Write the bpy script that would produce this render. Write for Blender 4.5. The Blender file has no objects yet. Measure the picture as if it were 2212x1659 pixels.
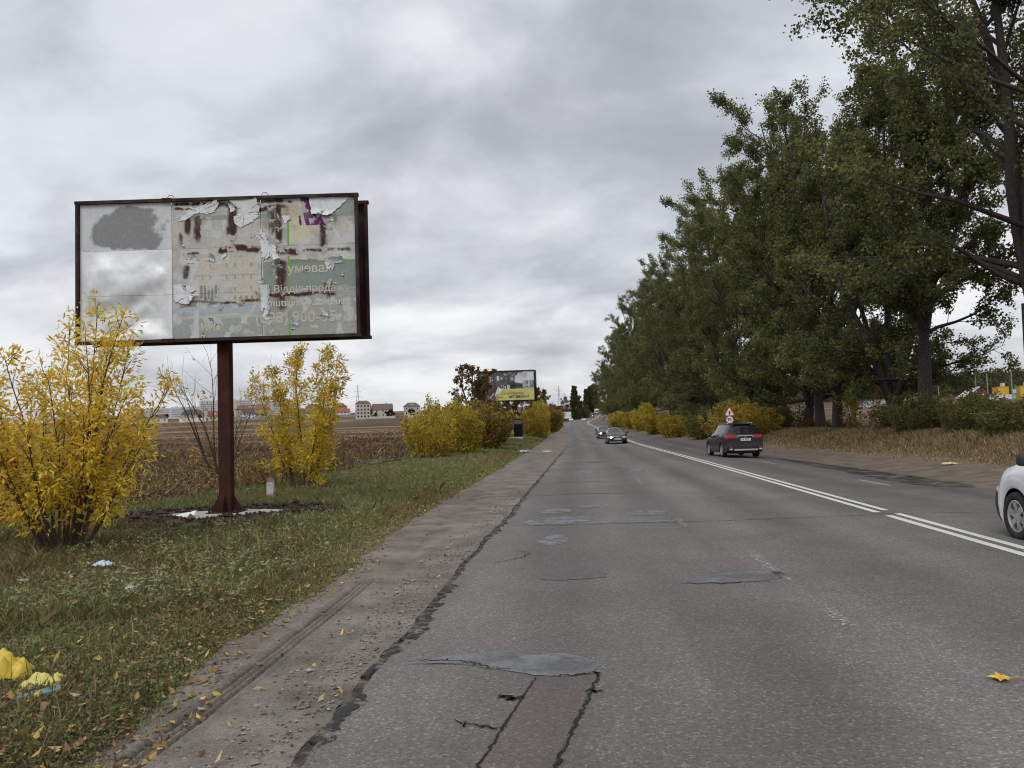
import bpy, math, random
import numpy as np
from mathutils import Vector, Matrix

R = math.radians
scene = bpy.context.scene
C = scene.collection

# ------------------------------------------------------------------ camera
cam_data = bpy.data.cameras.new("camera")
cam = bpy.data.objects.new("camera", cam_data)
C.objects.link(cam)
scene.camera = cam
YAW, PITCH, ROLL = R(4.779), R(3.172), R(1.8)
fw = Vector((-math.sin(YAW) * math.cos(PITCH), math.cos(YAW) * math.cos(PITCH), math.sin(PITCH)))
r0 = Vector((math.cos(YAW), math.sin(YAW), 0.0))
u0 = r0.cross(fw)
ri = r0 * math.cos(ROLL) - u0 * math.sin(ROLL)
up = u0 * math.cos(ROLL) + r0 * math.sin(ROLL)
M3 = Matrix((ri, up, -fw)).transposed()
cam.matrix_world = Matrix.Translation((0, 0, 1.57)) @ M3.to_4x4()
cam_data.sensor_width = 36.0
cam_data.lens = 36.0 * 1791.0 / 2212.0
cam_data.clip_start = 0.05
cam_data.clip_end = 9000.0

# ------------------------------------------------------------------ world
SUN_ELEV, SUN_ROT = R(48), R(200)
world = bpy.data.worlds.new("World")
scene.world = world
world.use_nodes = True
wt = world.node_tree
wt.nodes.clear()


def wn(kind, **kw):
    n = wt.nodes.new(kind)
    for k, v in kw.items():
        setattr(n, k, v)
    return n


def wl(a, b):
    wt.links.new(a, b)


def wmath(op, a, b=None, c=None, clamp=False):
    n = wn("ShaderNodeMath", operation=op, use_clamp=clamp)
    for i, v in enumerate((a, b, c)):
        if v is None:
            continue
        if isinstance(v, (int, float)):
            n.inputs[i].default_value = v
        else:
            wl(v, n.inputs[i])
    return n.outputs[0]


geo = wn("ShaderNodeTexCoord")
sep = wn("ShaderNodeSeparateXYZ")
wl(geo.outputs["Generated"], sep.inputs[0])
dz = wmath("MAXIMUM", sep.outputs[2], 0.0)
den = wmath("ADD", dz, 0.36)
cx = wmath("DIVIDE", sep.outputs[0], den)
cy = wmath("DIVIDE", sep.outputs[1], den)
cmb = wn("ShaderNodeCombineXYZ")
wl(cx, cmb.inputs[0])
wl(cy, cmb.inputs[1])


def wnoise(scale, detail, rough, off, dist=0.0, sx=1.0):
    mp = wn("ShaderNodeMapping")
    mp.inputs["Location"].default_value = off
    mp.inputs["Scale"].default_value = (sx, 1.0, 1.0)
    wl(cmb.outputs[0], mp.inputs["Vector"])
    n = wn("ShaderNodeTexNoise")
    n.inputs["Scale"].default_value = scale
    n.inputs["Detail"].default_value = detail
    n.inputs["Roughness"].default_value = rough
    n.inputs["Distortion"].default_value = dist
    wl(mp.outputs[0], n.inputs["Vector"])
    return n.outputs["Fac"]


CLOUD_OFF, MID_OFF = (2.0, 9.0, 3.0), (16.3, 4.1, 4.0)
# slow warp so that the cloud masses billow instead of streaking
wrp = wn("ShaderNodeTexNoise")
wrp.inputs["Scale"].default_value = 1.3
wrp.inputs["Detail"].default_value = 3.0
wl(cmb.outputs[0], wrp.inputs["Vector"])
wvs = wn("ShaderNodeVectorMath", operation='SCALE')
wl(wrp.outputs["Color"], wvs.inputs[0])
wvs.inputs["Scale"].default_value = 0.30
wva = wn("ShaderNodeVectorMath", operation='ADD')
wl(cmb.outputs[0], wva.inputs[0])
wl(wvs.outputs[0], wva.inputs[1])
cmb = wva
n_big = wnoise(1.35, 2.0, 0.45, CLOUD_OFF, 0.0, 0.85)
n_mid = wnoise(3.3, 6.0, 0.50, MID_OFF, 0.25, 0.8)
n_fine = wnoise(9.5, 6.0, 0.6, (1.3, 8.1, 2.0), 0.2, 0.8)
v = wmath("MULTIPLY_ADD", n_big, 0.46, wmath("MULTIPLY", n_mid, 0.54))
v = wmath("MULTIPLY_ADD", n_fine, 0.12, v)
ramp = wn("ShaderNodeValToRGB")
wl(v, ramp.inputs[0])
cr = ramp.color_ramp
cr.interpolation = 'B_SPLINE'
stops = [(0.40, (0.36, 0.37, 0.40)), (0.49, (0.47, 0.48, 0.51)), (0.56, (0.61, 0.62, 0.65)),
         (0.62, (0.75, 0.76, 0.78)), (0.71, (0.87, 0.875, 0.885))]
cr.elements[0].position, cr.elements[0].color = stops[0][0], (*stops[0][1], 1)
cr.elements[1].position, cr.elements[1].color = stops[-1][0], (*stops[-1][1], 1)
for p_, c_ in stops[1:-1]:
    e = cr.elements.new(p_)
    e.color = (*c_, 1)
# physical sky that shows, bluish, through the thin low parts of the deck
sky = wn("ShaderNodeTexSky", sky_type='NISHITA')
sky.sun_disc = False
sky.sun_elevation = SUN_ELEV
sky.sun_rotation = SUN_ROT
sky.air_density = 1.0
sky.dust_density = 2.0
bg_sky = wn("ShaderNodeBackground")
bg_sky.inputs[1].default_value = 0.09
wl(sky.outputs[0], bg_sky.inputs[0])
bg_cl = wn("ShaderNodeBackground")
bg_cl.inputs[1].default_value = 1.06
wl(ramp.outputs[0], bg_cl.inputs[0])
n_gap = wnoise(1.1, 4.0, 0.5, (12.0, 5.5, 1.0), 0.2, 0.6)
gap = wn("ShaderNodeMapRange")
gap.inputs["From Min"].default_value = 0.42
gap.inputs["From Max"].default_value = 0.75
gap.inputs["To Min"].default_value = 0.08
gap.inputs["To Max"].default_value = 0.45
wl(n_gap, gap.inputs["Value"])
mixs = wn("ShaderNodeMixShader")
wl(gap.outputs[0], mixs.inputs[0])
wl(bg_cl.outputs[0], mixs.inputs[1])
wl(bg_sky.outputs[0], mixs.inputs[2])
wout = wn("ShaderNodeOutputWorld")
wl(mixs.outputs[0], wout.inputs[0])

# ------------------------------------------------------------------ sun
sun_data = bpy.data.lights.new("sun", 'SUN')
sun_data.energy = 1.5
sun_data.angle = R(35)
sun_data.color = (1.0, 0.97, 0.93)
sun = bpy.data.objects.new("sun", sun_data)
C.objects.link(sun)
sd = Vector((math.sin(SUN_ROT) * math.cos(SUN_ELEV), math.cos(SUN_ROT) * math.cos(SUN_ELEV), math.sin(SUN_ELEV)))
sun.rotation_euler = sd.to_track_quat('Z', 'Y').to_euler()
sun.location = sd * 50

# ------------------------------------------------------------------ exposure
scene.view_settings.view_transform = 'Standard'
scene.view_settings.look = 'None'
scene.view_settings.exposure = 0.2
scene.view_settings.gamma = 1.0
scene.view_settings.use_curve_mapping = False
scene.render.engine = 'CYCLES'
scene.cycles.max_bounces = 5
scene.cycles.diffuse_bounces = 3
scene.cycles.transparent_max_bounces = 8
scene.cycles.use_denoising = True
scene.cycles.filter_width = 1.1

# ================================================================== helpers
def link(o, parent=None):
    C.objects.link(o)
    if parent is not None:
        o.parent = parent
    return o


def mk(name, V, F, mat, parent=None, smooth=False, col=None):
    """one mesh object from numpy arrays; F an (n,k) array or a list of such arrays / index lists"""
    me = raw_mesh(name, V, F, mat, smooth, col)
    return link(bpy.data.objects.new(name, me), parent)


def raw_mesh(name, V, F, mat, smooth=False, col=None):
    V = np.asarray(V, dtype=np.float32).reshape(-1, 3)
    me = bpy.data.meshes.new(name)
    blocks = []
    if isinstance(F, np.ndarray):
        blocks = [F]
    else:
        loose = {}
        for f in F:
            if isinstance(f, np.ndarray) and f.ndim == 2:
                blocks.append(f)
            else:
                loose.setdefault(len(f), []).append(list(f))
        for k, l in loose.items():
            blocks.append(np.array(l, dtype=np.int32))
    loops = np.concatenate([b.reshape(-1) for b in blocks]).astype(np.int32)
    sizes = np.concatenate([np.full(len(b), b.shape[1], dtype=np.int32) for b in blocks])
    starts = np.concatenate([[0], np.cumsum(sizes)[:-1]]).astype(np.int32)
    me.vertices.add(len(V))
    me.vertices.foreach_set("co", V.reshape(-1))
    me.loops.add(len(loops))
    me.loops.foreach_set("vertex_index", loops)
    me.polygons.add(len(sizes))
    me.polygons.foreach_set("loop_start", starts)
    if smooth:
        me.polygons.foreach_set("use_smooth", np.ones(len(sizes), dtype=bool))
    me.update(calc_edges=True)
    if not smooth:
        me.shade_flat()
    if col is not None:
        a = me.color_attributes.new("Col", 'FLOAT_COLOR', 'POINT')
        c4 = np.ones((len(V), 4), dtype=np.float32)
        c4[:, :3] = col
        a.data.foreach_set("color", c4.reshape(-1))
    if mat is not None:
        me.materials.append(mat)
    return me


class MB:
    """collects simple solids; build() links them as one mesh"""
    def __init__(s):
        s.v, s.f, s.n = [], [], 0

    def add(s, V, F):
        V = np.asarray(V, float)
        s.v.append(V)
        for f in F:
            s.f.append([int(i) + s.n for i in f])
        s.n += len(V)
        return s

    def box(s, c, d, rz=0.0, rx=0.0, ry=0.0):
        x, y, z = d[0] / 2, d[1] / 2, d[2] / 2
        V = np.array([(-x, -y, -z), (x, -y, -z), (x, y, -z), (-x, y, -z), (-x, -y, z), (x, -y, z), (x, y, z), (-x, y, z)], float)
        if rx or ry or rz:
            m = np.array(Matrix.Rotation(rz, 3, 'Z') @ Matrix.Rotation(ry, 3, 'Y') @ Matrix.Rotation(rx, 3, 'X'))
            V = V @ m.T
        return s.add(V + np.array(c, float), [(0, 3, 2, 1), (4, 5, 6, 7), (0, 1, 5, 4), (1, 2, 6, 5), (2, 3, 7, 6), (3, 0, 4, 7)])

    def tube(s, pts, rad, n=6, cap=True):
        V, F = tube_arrays(np.asarray(pts, float), rad, n)
        F = [list(f) for f in F]
        if cap:
            F.append(list(range(n))[::-1])
            F.append(list(range(len(V) - n, len(V))))
        return s.add(V, F)

    def prism(s, poly, axis_vec):
        """extrude a planar polygon along a vector"""
        P = np.asarray(poly, float)
        k = len(P)
        V = np.concatenate([P, P + np.asarray(axis_vec, float)])
        F = [list(range(k))[::-1], list(range(k, 2 * k))] + [(i, (i + 1) % k, k + (i + 1) % k, k + i) for i in range(k)]
        return s.add(V, F)

    def lathe(s, prof, c=(0, 0, 0), n=20, axis='Z'):
        prof = np.asarray(prof, float)
        k = len(prof)
        a = np.linspace(0, 2 * np.pi, n, endpoint=False)
        V = np.zeros((n, k, 3))
        V[:, :, 0] = np.cos(a)[:, None] * prof[None, :, 0]
        V[:, :, 1] = np.sin(a)[:, None] * prof[None, :, 0]
        V[:, :, 2] = prof[None, :, 1]
        if axis == 'X':
            V = V[:, :, [2, 0, 1]]
        if axis == 'Y':
            V = V[:, :, [1, 2, 0]]
        F = [(i * k + j, ((i + 1) % n) * k + j, ((i + 1) % n) * k + j + 1, i * k + j + 1) for i in range(n) for j in range(k - 1)]
        return s.add(V.reshape(-1, 3) + np.array(c, float), F)

    def build(s, name, mat, parent=None, smooth=False):
        return mk(name, np.concatenate(s.v), s.f, mat, parent, smooth)

    def mesh(s, name, mat, smooth=False):
        return raw_mesh(name, np.concatenate(s.v), s.f, mat, smooth)


def tube_arrays(P, rad, n=6):
    P = np.asarray(P, float)
    k = len(P)
    rad = np.broadcast_to(np.asarray(rad, float), (k,))
    T = np.gradient(P, axis=0)
    T /= np.linalg.norm(T, axis=1)[:, None] + 1e-9
    ref = np.array([0.0, 0.0, 1.0]) if abs(T[:, 2]).mean() < 0.8 else np.array([1.0, 0.0, 0.0])
    A = np.cross(T, ref)
    A /= np.linalg.norm(A, axis=1)[:, None] + 1e-9
    B = np.cross(T, A)
    a = np.linspace(0, 2 * np.pi, n, endpoint=False)
    V = P[:, None, :] + rad[:, None, None] * (np.cos(a)[None, :, None] * A[:, None, :] + np.sin(a)[None, :, None] * B[:, None, :])
    i = np.arange(k - 1)[:, None] * n
    j = np.arange(n)[None, :]
    j2 = (j + 1) % n
    F = np.stack([i + j, i + n + j, i + n + j2, i + j2], axis=-1).reshape(-1, 4)
    return V.reshape(-1, 3), F


def empty(name, loc=(0, 0, 0), rz=0.0):
    o = bpy.data.objects.new(name, None)
    C.objects.link(o)
    o.location = loc
    o.rotation_euler = (0, 0, rz)
    return o


def tag(o, label=None, cat=None, group=None, kind=None):
    if label:
        o["label"] = label
    if cat:
        o["category"] = cat
    if group:
        o["group"] = group
    if kind:
        o["kind"] = kind
    return o


def copy_tree(o, parent=None):
    c = o.copy()
    C.objects.link(c)
    c.parent = parent
    for ch in list(o.children):
        copy_tree(ch, c)
    return c


# ---- numpy value noise (for colours and shapes)
def _hash(i, j, seed):
    h = np.sin(i * 127.1 + j * 311.7 + seed * 74.7) * 43758.5453
    return h - np.floor(h)


def vnoise(x, y, seed=0):
    xi, yi = np.floor(x), np.floor(y)
    xf, yf = x - xi, y - yi
    xf, yf = xf * xf * (3 - 2 * xf), yf * yf * (3 - 2 * yf)
    a, b = _hash(xi, yi, seed), _hash(xi + 1, yi, seed)
    c, d = _hash(xi, yi + 1, seed), _hash(xi + 1, yi + 1, seed)
    return (a + (b - a) * xf) * (1 - yf) + (c + (d - c) * xf) * yf


def fbm(x, y, seed=0, octv=4):
    s, a, t = 0.0, 0.5, 0.0
    for k in range(octv):
        s = s + a * vnoise(x * 2 ** k, y * 2 ** k, seed + k * 13)
        t += a
        a *= 0.5
    return s / t


def sstep(e0, e1, x):
    t = np.clip((x - e0) / (e1 - e0), 0, 1)
    return t * t * (3 - 2 * t)


# ---- materials
def new_mat(name):
    m = bpy.data.materials.new(name)
    m.use_nodes = True
    nt = m.node_tree
    b = nt.nodes["Principled BSDF"]
    return m, nt, b


def N(nt, kind, **kw):
    n = nt.nodes.new(kind)
    for k, v in kw.items():
        setattr(n, k, v)
    return n


def plain(name, col, rough=0.7, metal=0.0, spec=0.4, var=0.12, scale=6.0, bump=0.0, bscale=40.0, emit=None, coat=0.0, dirt=None):
    """painted or bare surface with slight blotching, optional bump and dirt"""
    m, nt, b = new_mat(name)
    b.inputs["Roughness"].default_value = rough
    b.inputs["Metallic"].default_value = metal
    b.inputs["Specular IOR Level"].default_value = spec
    b.inputs["Coat Weight"].default_value = coat
    tc = N(nt, "ShaderNodeTexCoord")
    no = N(nt, "ShaderNodeTexNoise")
    no.inputs["Scale"].default_value = scale
    no.inputs["Detail"].default_value = 5
    nt.links.new(tc.outputs["Object"], no.inputs["Vector"])
    rp = N(nt, "ShaderNodeValToRGB")
    rp.color_ramp.elements[0].position, rp.color_ramp.elements[1].position = 0.3, 0.7
    c0 = tuple(c * (1 - var) for c in col)
    c1 = tuple(min(1, c * (1 + var)) for c in col)
    rp.color_ramp.elements[0].color, rp.color_ramp.elements[1].color = (*c0, 1), (*c1, 1)
    nt.links.new(no.outputs["Fac"], rp.inputs[0])
    out = rp.outputs[0]
    if dirt:
        n2 = N(nt, "ShaderNodeTexNoise")
        n2.inputs["Scale"].default_value = scale * 0.6
        n2.inputs["Detail"].default_value = 7
        nt.links.new(tc.outputs["Object"], n2.inputs["Vector"])
        mr = N(nt, "ShaderNodeMapRange")
        mr.inputs["From Min"].default_value, mr.inputs["From Max"].default_value = 0.48, 0.66
        nt.links.new(n2.outputs["Fac"], mr.inputs["Value"])
        mx = N(nt, "ShaderNodeMix", data_type='RGBA')
        nt.links.new(mr.outputs[0], mx.inputs["Factor"])
        nt.links.new(out, mx.inputs["A"])
        mx.inputs["B"].default_value = (*dirt, 1)
        out = mx.outputs["Result"]
    nt.links.new(out, b.inputs["Base Color"])
    if bump:
        n3 = N(nt, "ShaderNodeTexNoise")
        n3.inputs["Scale"].default_value = bscale
        n3.inputs["Detail"].default_value = 4
        nt.links.new(tc.outputs["Object"], n3.inputs["Vector"])
        bp = N(nt, "ShaderNodeBump")
        bp.inputs["Strength"].default_value = bump
        bp.inputs["Distance"].default_value = 0.02
        nt.links.new(n3.outputs["Fac"], bp.inputs["Height"])
        nt.links.new(bp.outputs[0], b.inputs["Normal"])
    if emit:
        b.inputs["Emission Color"].default_value = (*emit[0], 1)
        b.inputs["Emission Strength"].default_value = emit[1]
    return m


def vcol_mat(name, rough=0.7, spec=0.3, noise=0.12, nscale=60.0, bump=0.0):
    """colour from the mesh's own colour attribute, with fine grain"""
    m, nt, b = new_mat(name)
    b.inputs["Roughness"].default_value = rough
    b.inputs["Specular IOR Level"].default_value = spec
    at = N(nt, "ShaderNodeAttribute", attribute_name="Col")
    tc = N(nt, "ShaderNodeTexCoord")
    no = N(nt, "ShaderNodeTexNoise")
    no.inputs["Scale"].default_value = nscale
    no.inputs["Detail"].default_value = 4
    nt.links.new(tc.outputs["Object"], no.inputs["Vector"])
    mr = N(nt, "ShaderNodeMapRange")
    mr.inputs["To Min"].default_value, mr.inputs["To Max"].default_value = 1 - noise * 2, 1 + noise * 2
    nt.links.new(no.outputs["Fac"], mr.inputs["Value"])
    mx = N(nt, "ShaderNodeVectorMath", operation='MULTIPLY')
    nt.links.new(at.outputs["Color"], mx.inputs[0])
    nt.links.new(mr.outputs[0], mx.inputs[1])
    nt.links.new(mx.outputs[0], b.inputs["Base Color"])
    if bump:
        bp = N(nt, "ShaderNodeBump")
        bp.inputs["Strength"].default_value = bump
        bp.inputs["Distance"].default_value = 0.01
        nt.links.new(no.outputs["Fac"], bp.inputs["Height"])
        nt.links.new(bp.outputs[0], b.inputs["Normal"])
    return m


def leaf_mat(name, trans=0.35, rough=0.55):
    m = bpy.data.materials.new(name)
    m.use_nodes = True
    nt = m.node_tree
    b = nt.nodes["Principled BSDF"]
    b.inputs["Roughness"].default_value = rough
    b.inputs["Specular IOR Level"].default_value = 0.25
    at = N(nt, "ShaderNodeAttribute", attribute_name="Col")
    nt.links.new(at.outputs["Color"], b.inputs["Base Color"])
    tr = N(nt, "ShaderNodeBsdfTranslucent")
    nt.links.new(at.outputs["Color"], tr.inputs["Color"])
    mx = N(nt, "ShaderNodeMixShader")
    mx.inputs[0].default_value = trans
    nt.links.new(b.outputs[0], mx.inputs[1])
    nt.links.new(tr.outputs[0], mx.inputs[2])
    nt.links.new(mx.outputs[0], nt.nodes["Material Output"].inputs[0])
    return m


def glass_mat(name, col=(0.02, 0.024, 0.026), rough=0.04):
    m, nt, b = new_mat(name)
    b.inputs["Base Color"].default_value = (*col, 1)
    b.inputs["Roughness"].default_value = rough
    b.inputs["Specular IOR Level"].default_value = 0.7
    return m


M = {}
M['leaf'] = leaf_mat('leaf', 0.52)
M['grass'] = leaf_mat('grass_blade', 0.25, 0.6)
M['dry'] = leaf_mat('dry_stalk', 0.15, 0.8)
M['bark'] = plain('bark', (0.048, 0.041, 0.034), 0.9, var=0.4, scale=9, bump=0.8, bscale=30)
M['bark_pale'] = plain('bark_pale', (0.16, 0.14, 0.115), 0.9, var=0.35, scale=7, bump=0.8, bscale=25)
M['twig'] = plain('twig', (0.085, 0.055, 0.038), 0.85, var=0.3, scale=10)
M['rust'] = plain('rusty_steel', (0.052, 0.020, 0.014), 0.85, spec=0.12, var=0.35, scale=5, bump=0.3, bscale=70, dirt=(0.032, 0.017, 0.015))
M['rust_dark'] = plain('dark_rusty_steel', (0.035, 0.02, 0.017), 0.85, spec=0.15, var=0.35, scale=4, bump=0.3, bscale=60, dirt=(0.06, 0.05, 0.045))
M['black_paint'] = plain('black_paint', (0.012, 0.013, 0.014), 0.6, var=0.3, scale=4, dirt=(0.025, 0.022, 0.02))
M['concrete'] = plain('concrete', (0.40, 0.38, 0.33), 0.9, var=0.18, scale=3, bump=0.4, bscale=30, dirt=(0.25, 0.22, 0.17))
M['whitewash'] = plain('whitewash', (0.62, 0.62, 0.57), 0.9, var=0.12, scale=8, bump=0.3, bscale=30, dirt=(0.35, 0.31, 0.26))
M['white'] = plain('white_sheet', (0.72, 0.73, 0.74), 0.6, var=0.06)
M['steel'] = plain('galvanised_steel', (0.42, 0.44, 0.47), 0.5, 0.6, var=0.1)

# ================================================================== terrain
_tb = np.arange(-100.0, 8000.0, 1.0)
_zz = np.interp(_tb, [-100, 72, 93, 110, 150, 200, 300, 375, 481, 600, 750, 1000, 1500, 8000],
                [0, 0, .22, .45, 1.0, 1.7, 3.2, 4.5, 7.2, 12.5, 20.0, 29, 40, 90])
_xx = np.interp(_tb, [-100, 0, 40, 85, 180, 260, 320, 375, 430, 481, 560, 700, 1000, 8000],
                [4.95, 4.95, 5.0, 4.62, 3.2, 2.0, 1.9, 2.9, 5.6, 8.6, 12.6, 18.5, 28, 250])


def _smooth(a, w):
    k = np.hanning(w)
    k /= k.sum()
    p = np.concatenate([np.full(w, a[0]), a, np.full(w, a[-1])])
    return np.convolve(p, k, 'same')[w:-w]


_zs, _xs = _smooth(_zz, 45), _smooth(_xx, 61)
_zs[_tb < 60] = 0.0


def zr(Y):
    return np.interp(Y, _tb, _zs)


def xc(Y):
    return np.interp(Y, _tb, _xs)


def lat(X, Y):
    return X - xc(Y) + 4.95


def verge_edge(Y):
    return np.interp(Y, [0, 4.4, 6.4, 9.6, 13, 22, 40, 66, 130, 400], [-2.3, -2.38, -2.72, -2.68, -3.05, -3.2, -3.5, -3.9, -4.2, -4.2])


def zroad(S, Y):
    """road surface: level to the crown, falling gently to the right"""
    return zr(Y) - 0.04 * np.clip(np.asarray(S, float) - 5.1, 0, 4.6) * (1 - sstep(120, 200, Y))


def gz(X, Y):
    """height of the open ground"""
    X, Y = np.asarray(X, float), np.asarray(Y, float)
    s = lat(X, Y)
    z = zr(Y)
    ve = verge_edge(Y)
    z = z - 0.075 * sstep(ve - 0.45, ve + 0.05, s) * (1 - sstep(10.0, 11.5, s))
    z = z - 0.22 * sstep(-1.4, -1.1, s) * (1 - sstep(10.6, 12.2, s)) - 0.10 * sstep(9.0, 9.6, s) * (1 - sstep(11.6, 13.0, s))
    z = z + 0.42 * sstep(30, 85, Y) * (1 - sstep(-7.0, -3.4, s)) * (1 - sstep(200, 400, Y))
    z = z + (0.62 * sstep(15, 30, Y) + 0.25 * sstep(60, 140, Y)) * sstep(11.8, 17.5, s) * (1 - sstep(300, 500, Y))
    z = z + 0.10 * (fbm(X * 0.35, Y * 0.35, 5, 3) - 0.5) * (sstep(3.0, 6.0, -s) + sstep(11.5, 14, s))
    z = z + 3.0 * sstep(60, 200, s) * sstep(200, 400, Y)
    # spread of spoil round the billboard footing
    d = np.sqrt(((X + 7.1) / 2.7) ** 2 + ((Y - 15.9) / 2.0) ** 2)
    z = z + 0.17 * (1 - sstep(0.55, 1.1, d)) * (0.25 + 1.3 * fbm(X * 2.2, Y * 2.2, 8, 4)) * sstep(0.30, 0.6, d)
    return z


def grid_axis(parts):
    out = []
    for a, b, st in parts:
        out.append(np.arange(a, b, st))
    out.append([parts[-1][1]])
    return np.concatenate(out)


def sheet(name, xs, ys, zf, mat, parent=None, col=None, smooth=True):
    X, Y = np.meshgrid(xs, ys)
    Z = zf(X, Y)
    ny, nx = X.shape
    V = np.stack([X, Y, Z], -1).reshape(-1, 3)
    i = np.arange(ny - 1)[:, None] * nx + np.arange(nx - 1)[None, :]
    F = np.stack([i, i + 1, i + nx + 1, i + nx], -1).reshape(-1, 4)
    c = None if col is None else col(X, Y).reshape(-1, 3)
    return mk(name, V, F, mat, parent, smooth, c)


gx = grid_axis([(-4000, -1000, 500), (-1000, -300, 50), (-300, -60, 12), (-60, -14, 2.0), (-14, -11, 0.5), (-11, -2, 0.16), (-2, 11, 0.6),
                (11, 20, 0.4), (20, 60, 2.5), (60, 300, 15), (300, 1000, 70), (1000, 4000, 500)])
gy = grid_axis([(-60, 0, 5), (0, 3, 1), (3, 20, 0.16), (20, 40, 0.5), (40, 120, 1.6), (120, 420, 6), (420, 1500, 30), (1500, 7500, 500)])

# ground colours: dead brown field, straw bands, olive verge, black spoil
def ground_col(X, Y):
    s = lat(X, Y)
    n1 = fbm(X * 0.05, Y * 0.02, 21, 4)
    n2 = fbm(X * 0.6, Y * 0.6, 22, 4)
    n3 = fbm(X * 0.012, Y * 0.03, 23, 4)
    brown = np.array([0.105, 0.070, 0.046])
    straw = np.array([0.265, 0.200, 0.115])
    dark = np.array([0.062, 0.042, 0.030])
    c = brown[None, None] * (0.7 + 0.6 * n2[..., None])
    c = c + (dark - c) * (sstep(0.45, 0.62, n1))[..., None] * 0.7
    band = sstep(0.56, 0.63, fbm(X * 0.010 + 3, Y * 0.045, 31, 4)) * sstep(70, 160, Y)
    c = c + (straw - c) * band[..., None] * 0.8
    c = c + (np.array([0.15, 0.105, 0.065]) - c) * (sstep(250, 600, Y) * n3)[..., None] * 0.5
    verge = (1 - sstep(-2.6, -2.2, s)) * sstep(-12.5, -9.0, s) * (1 - sstep(200, 320, Y))
    vcol = np.array([0.12, 0.105, 0.052]) * (0.55 + 0.9 * n2[..., None]) + np.array([0.03, 0.018, 0.008]) * fbm(X * 1.7, Y * 1.7, 40, 3)[..., None]
    c = c + (vcol - c) * verge[..., None]
    rv = sstep(9.2, 9.6, s) * (1 - sstep(40, 60, s))
    rcol = np.array([0.165, 0.130, 0.098]) * (0.75 + 0.5 * n2[..., None])
    dryc = np.array([0.17, 0.125, 0.07]) * (0.7 + 0.6 * n2[..., None])
    rcol = rcol + (dryc - rcol) * sstep(12.6, 13.6, s + n2 * 0.9 - 0.3)[..., None]
    rcol = rcol + (np.array([0.06, 0.045, 0.028]) - rcol) * sstep(16, 18, s)[..., None] * 0.75
    c = c + (rcol - c) * rv[..., None]
    d = np.sqrt(((X + 7.1) / 3.0) ** 2 + ((Y - 15.9) / 2.2) ** 2) + 0.35 * (n2 - 0.5)
    soil = np.array([0.040, 0.030, 0.024]) * (0.6 + 0.9 * fbm(X * 3, Y * 3, 50, 3)[..., None])
    c = c + (soil - c) * (1 - sstep(0.75, 1.0, d))[..., None]
    return c


M['ground'] = vcol_mat('open_ground', 0.95, 0.1, 0.2, 3.0, 0.6)
tag(sheet("ground", gx, gy, gz, M['ground'], col=ground_col), kind='structure')

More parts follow.
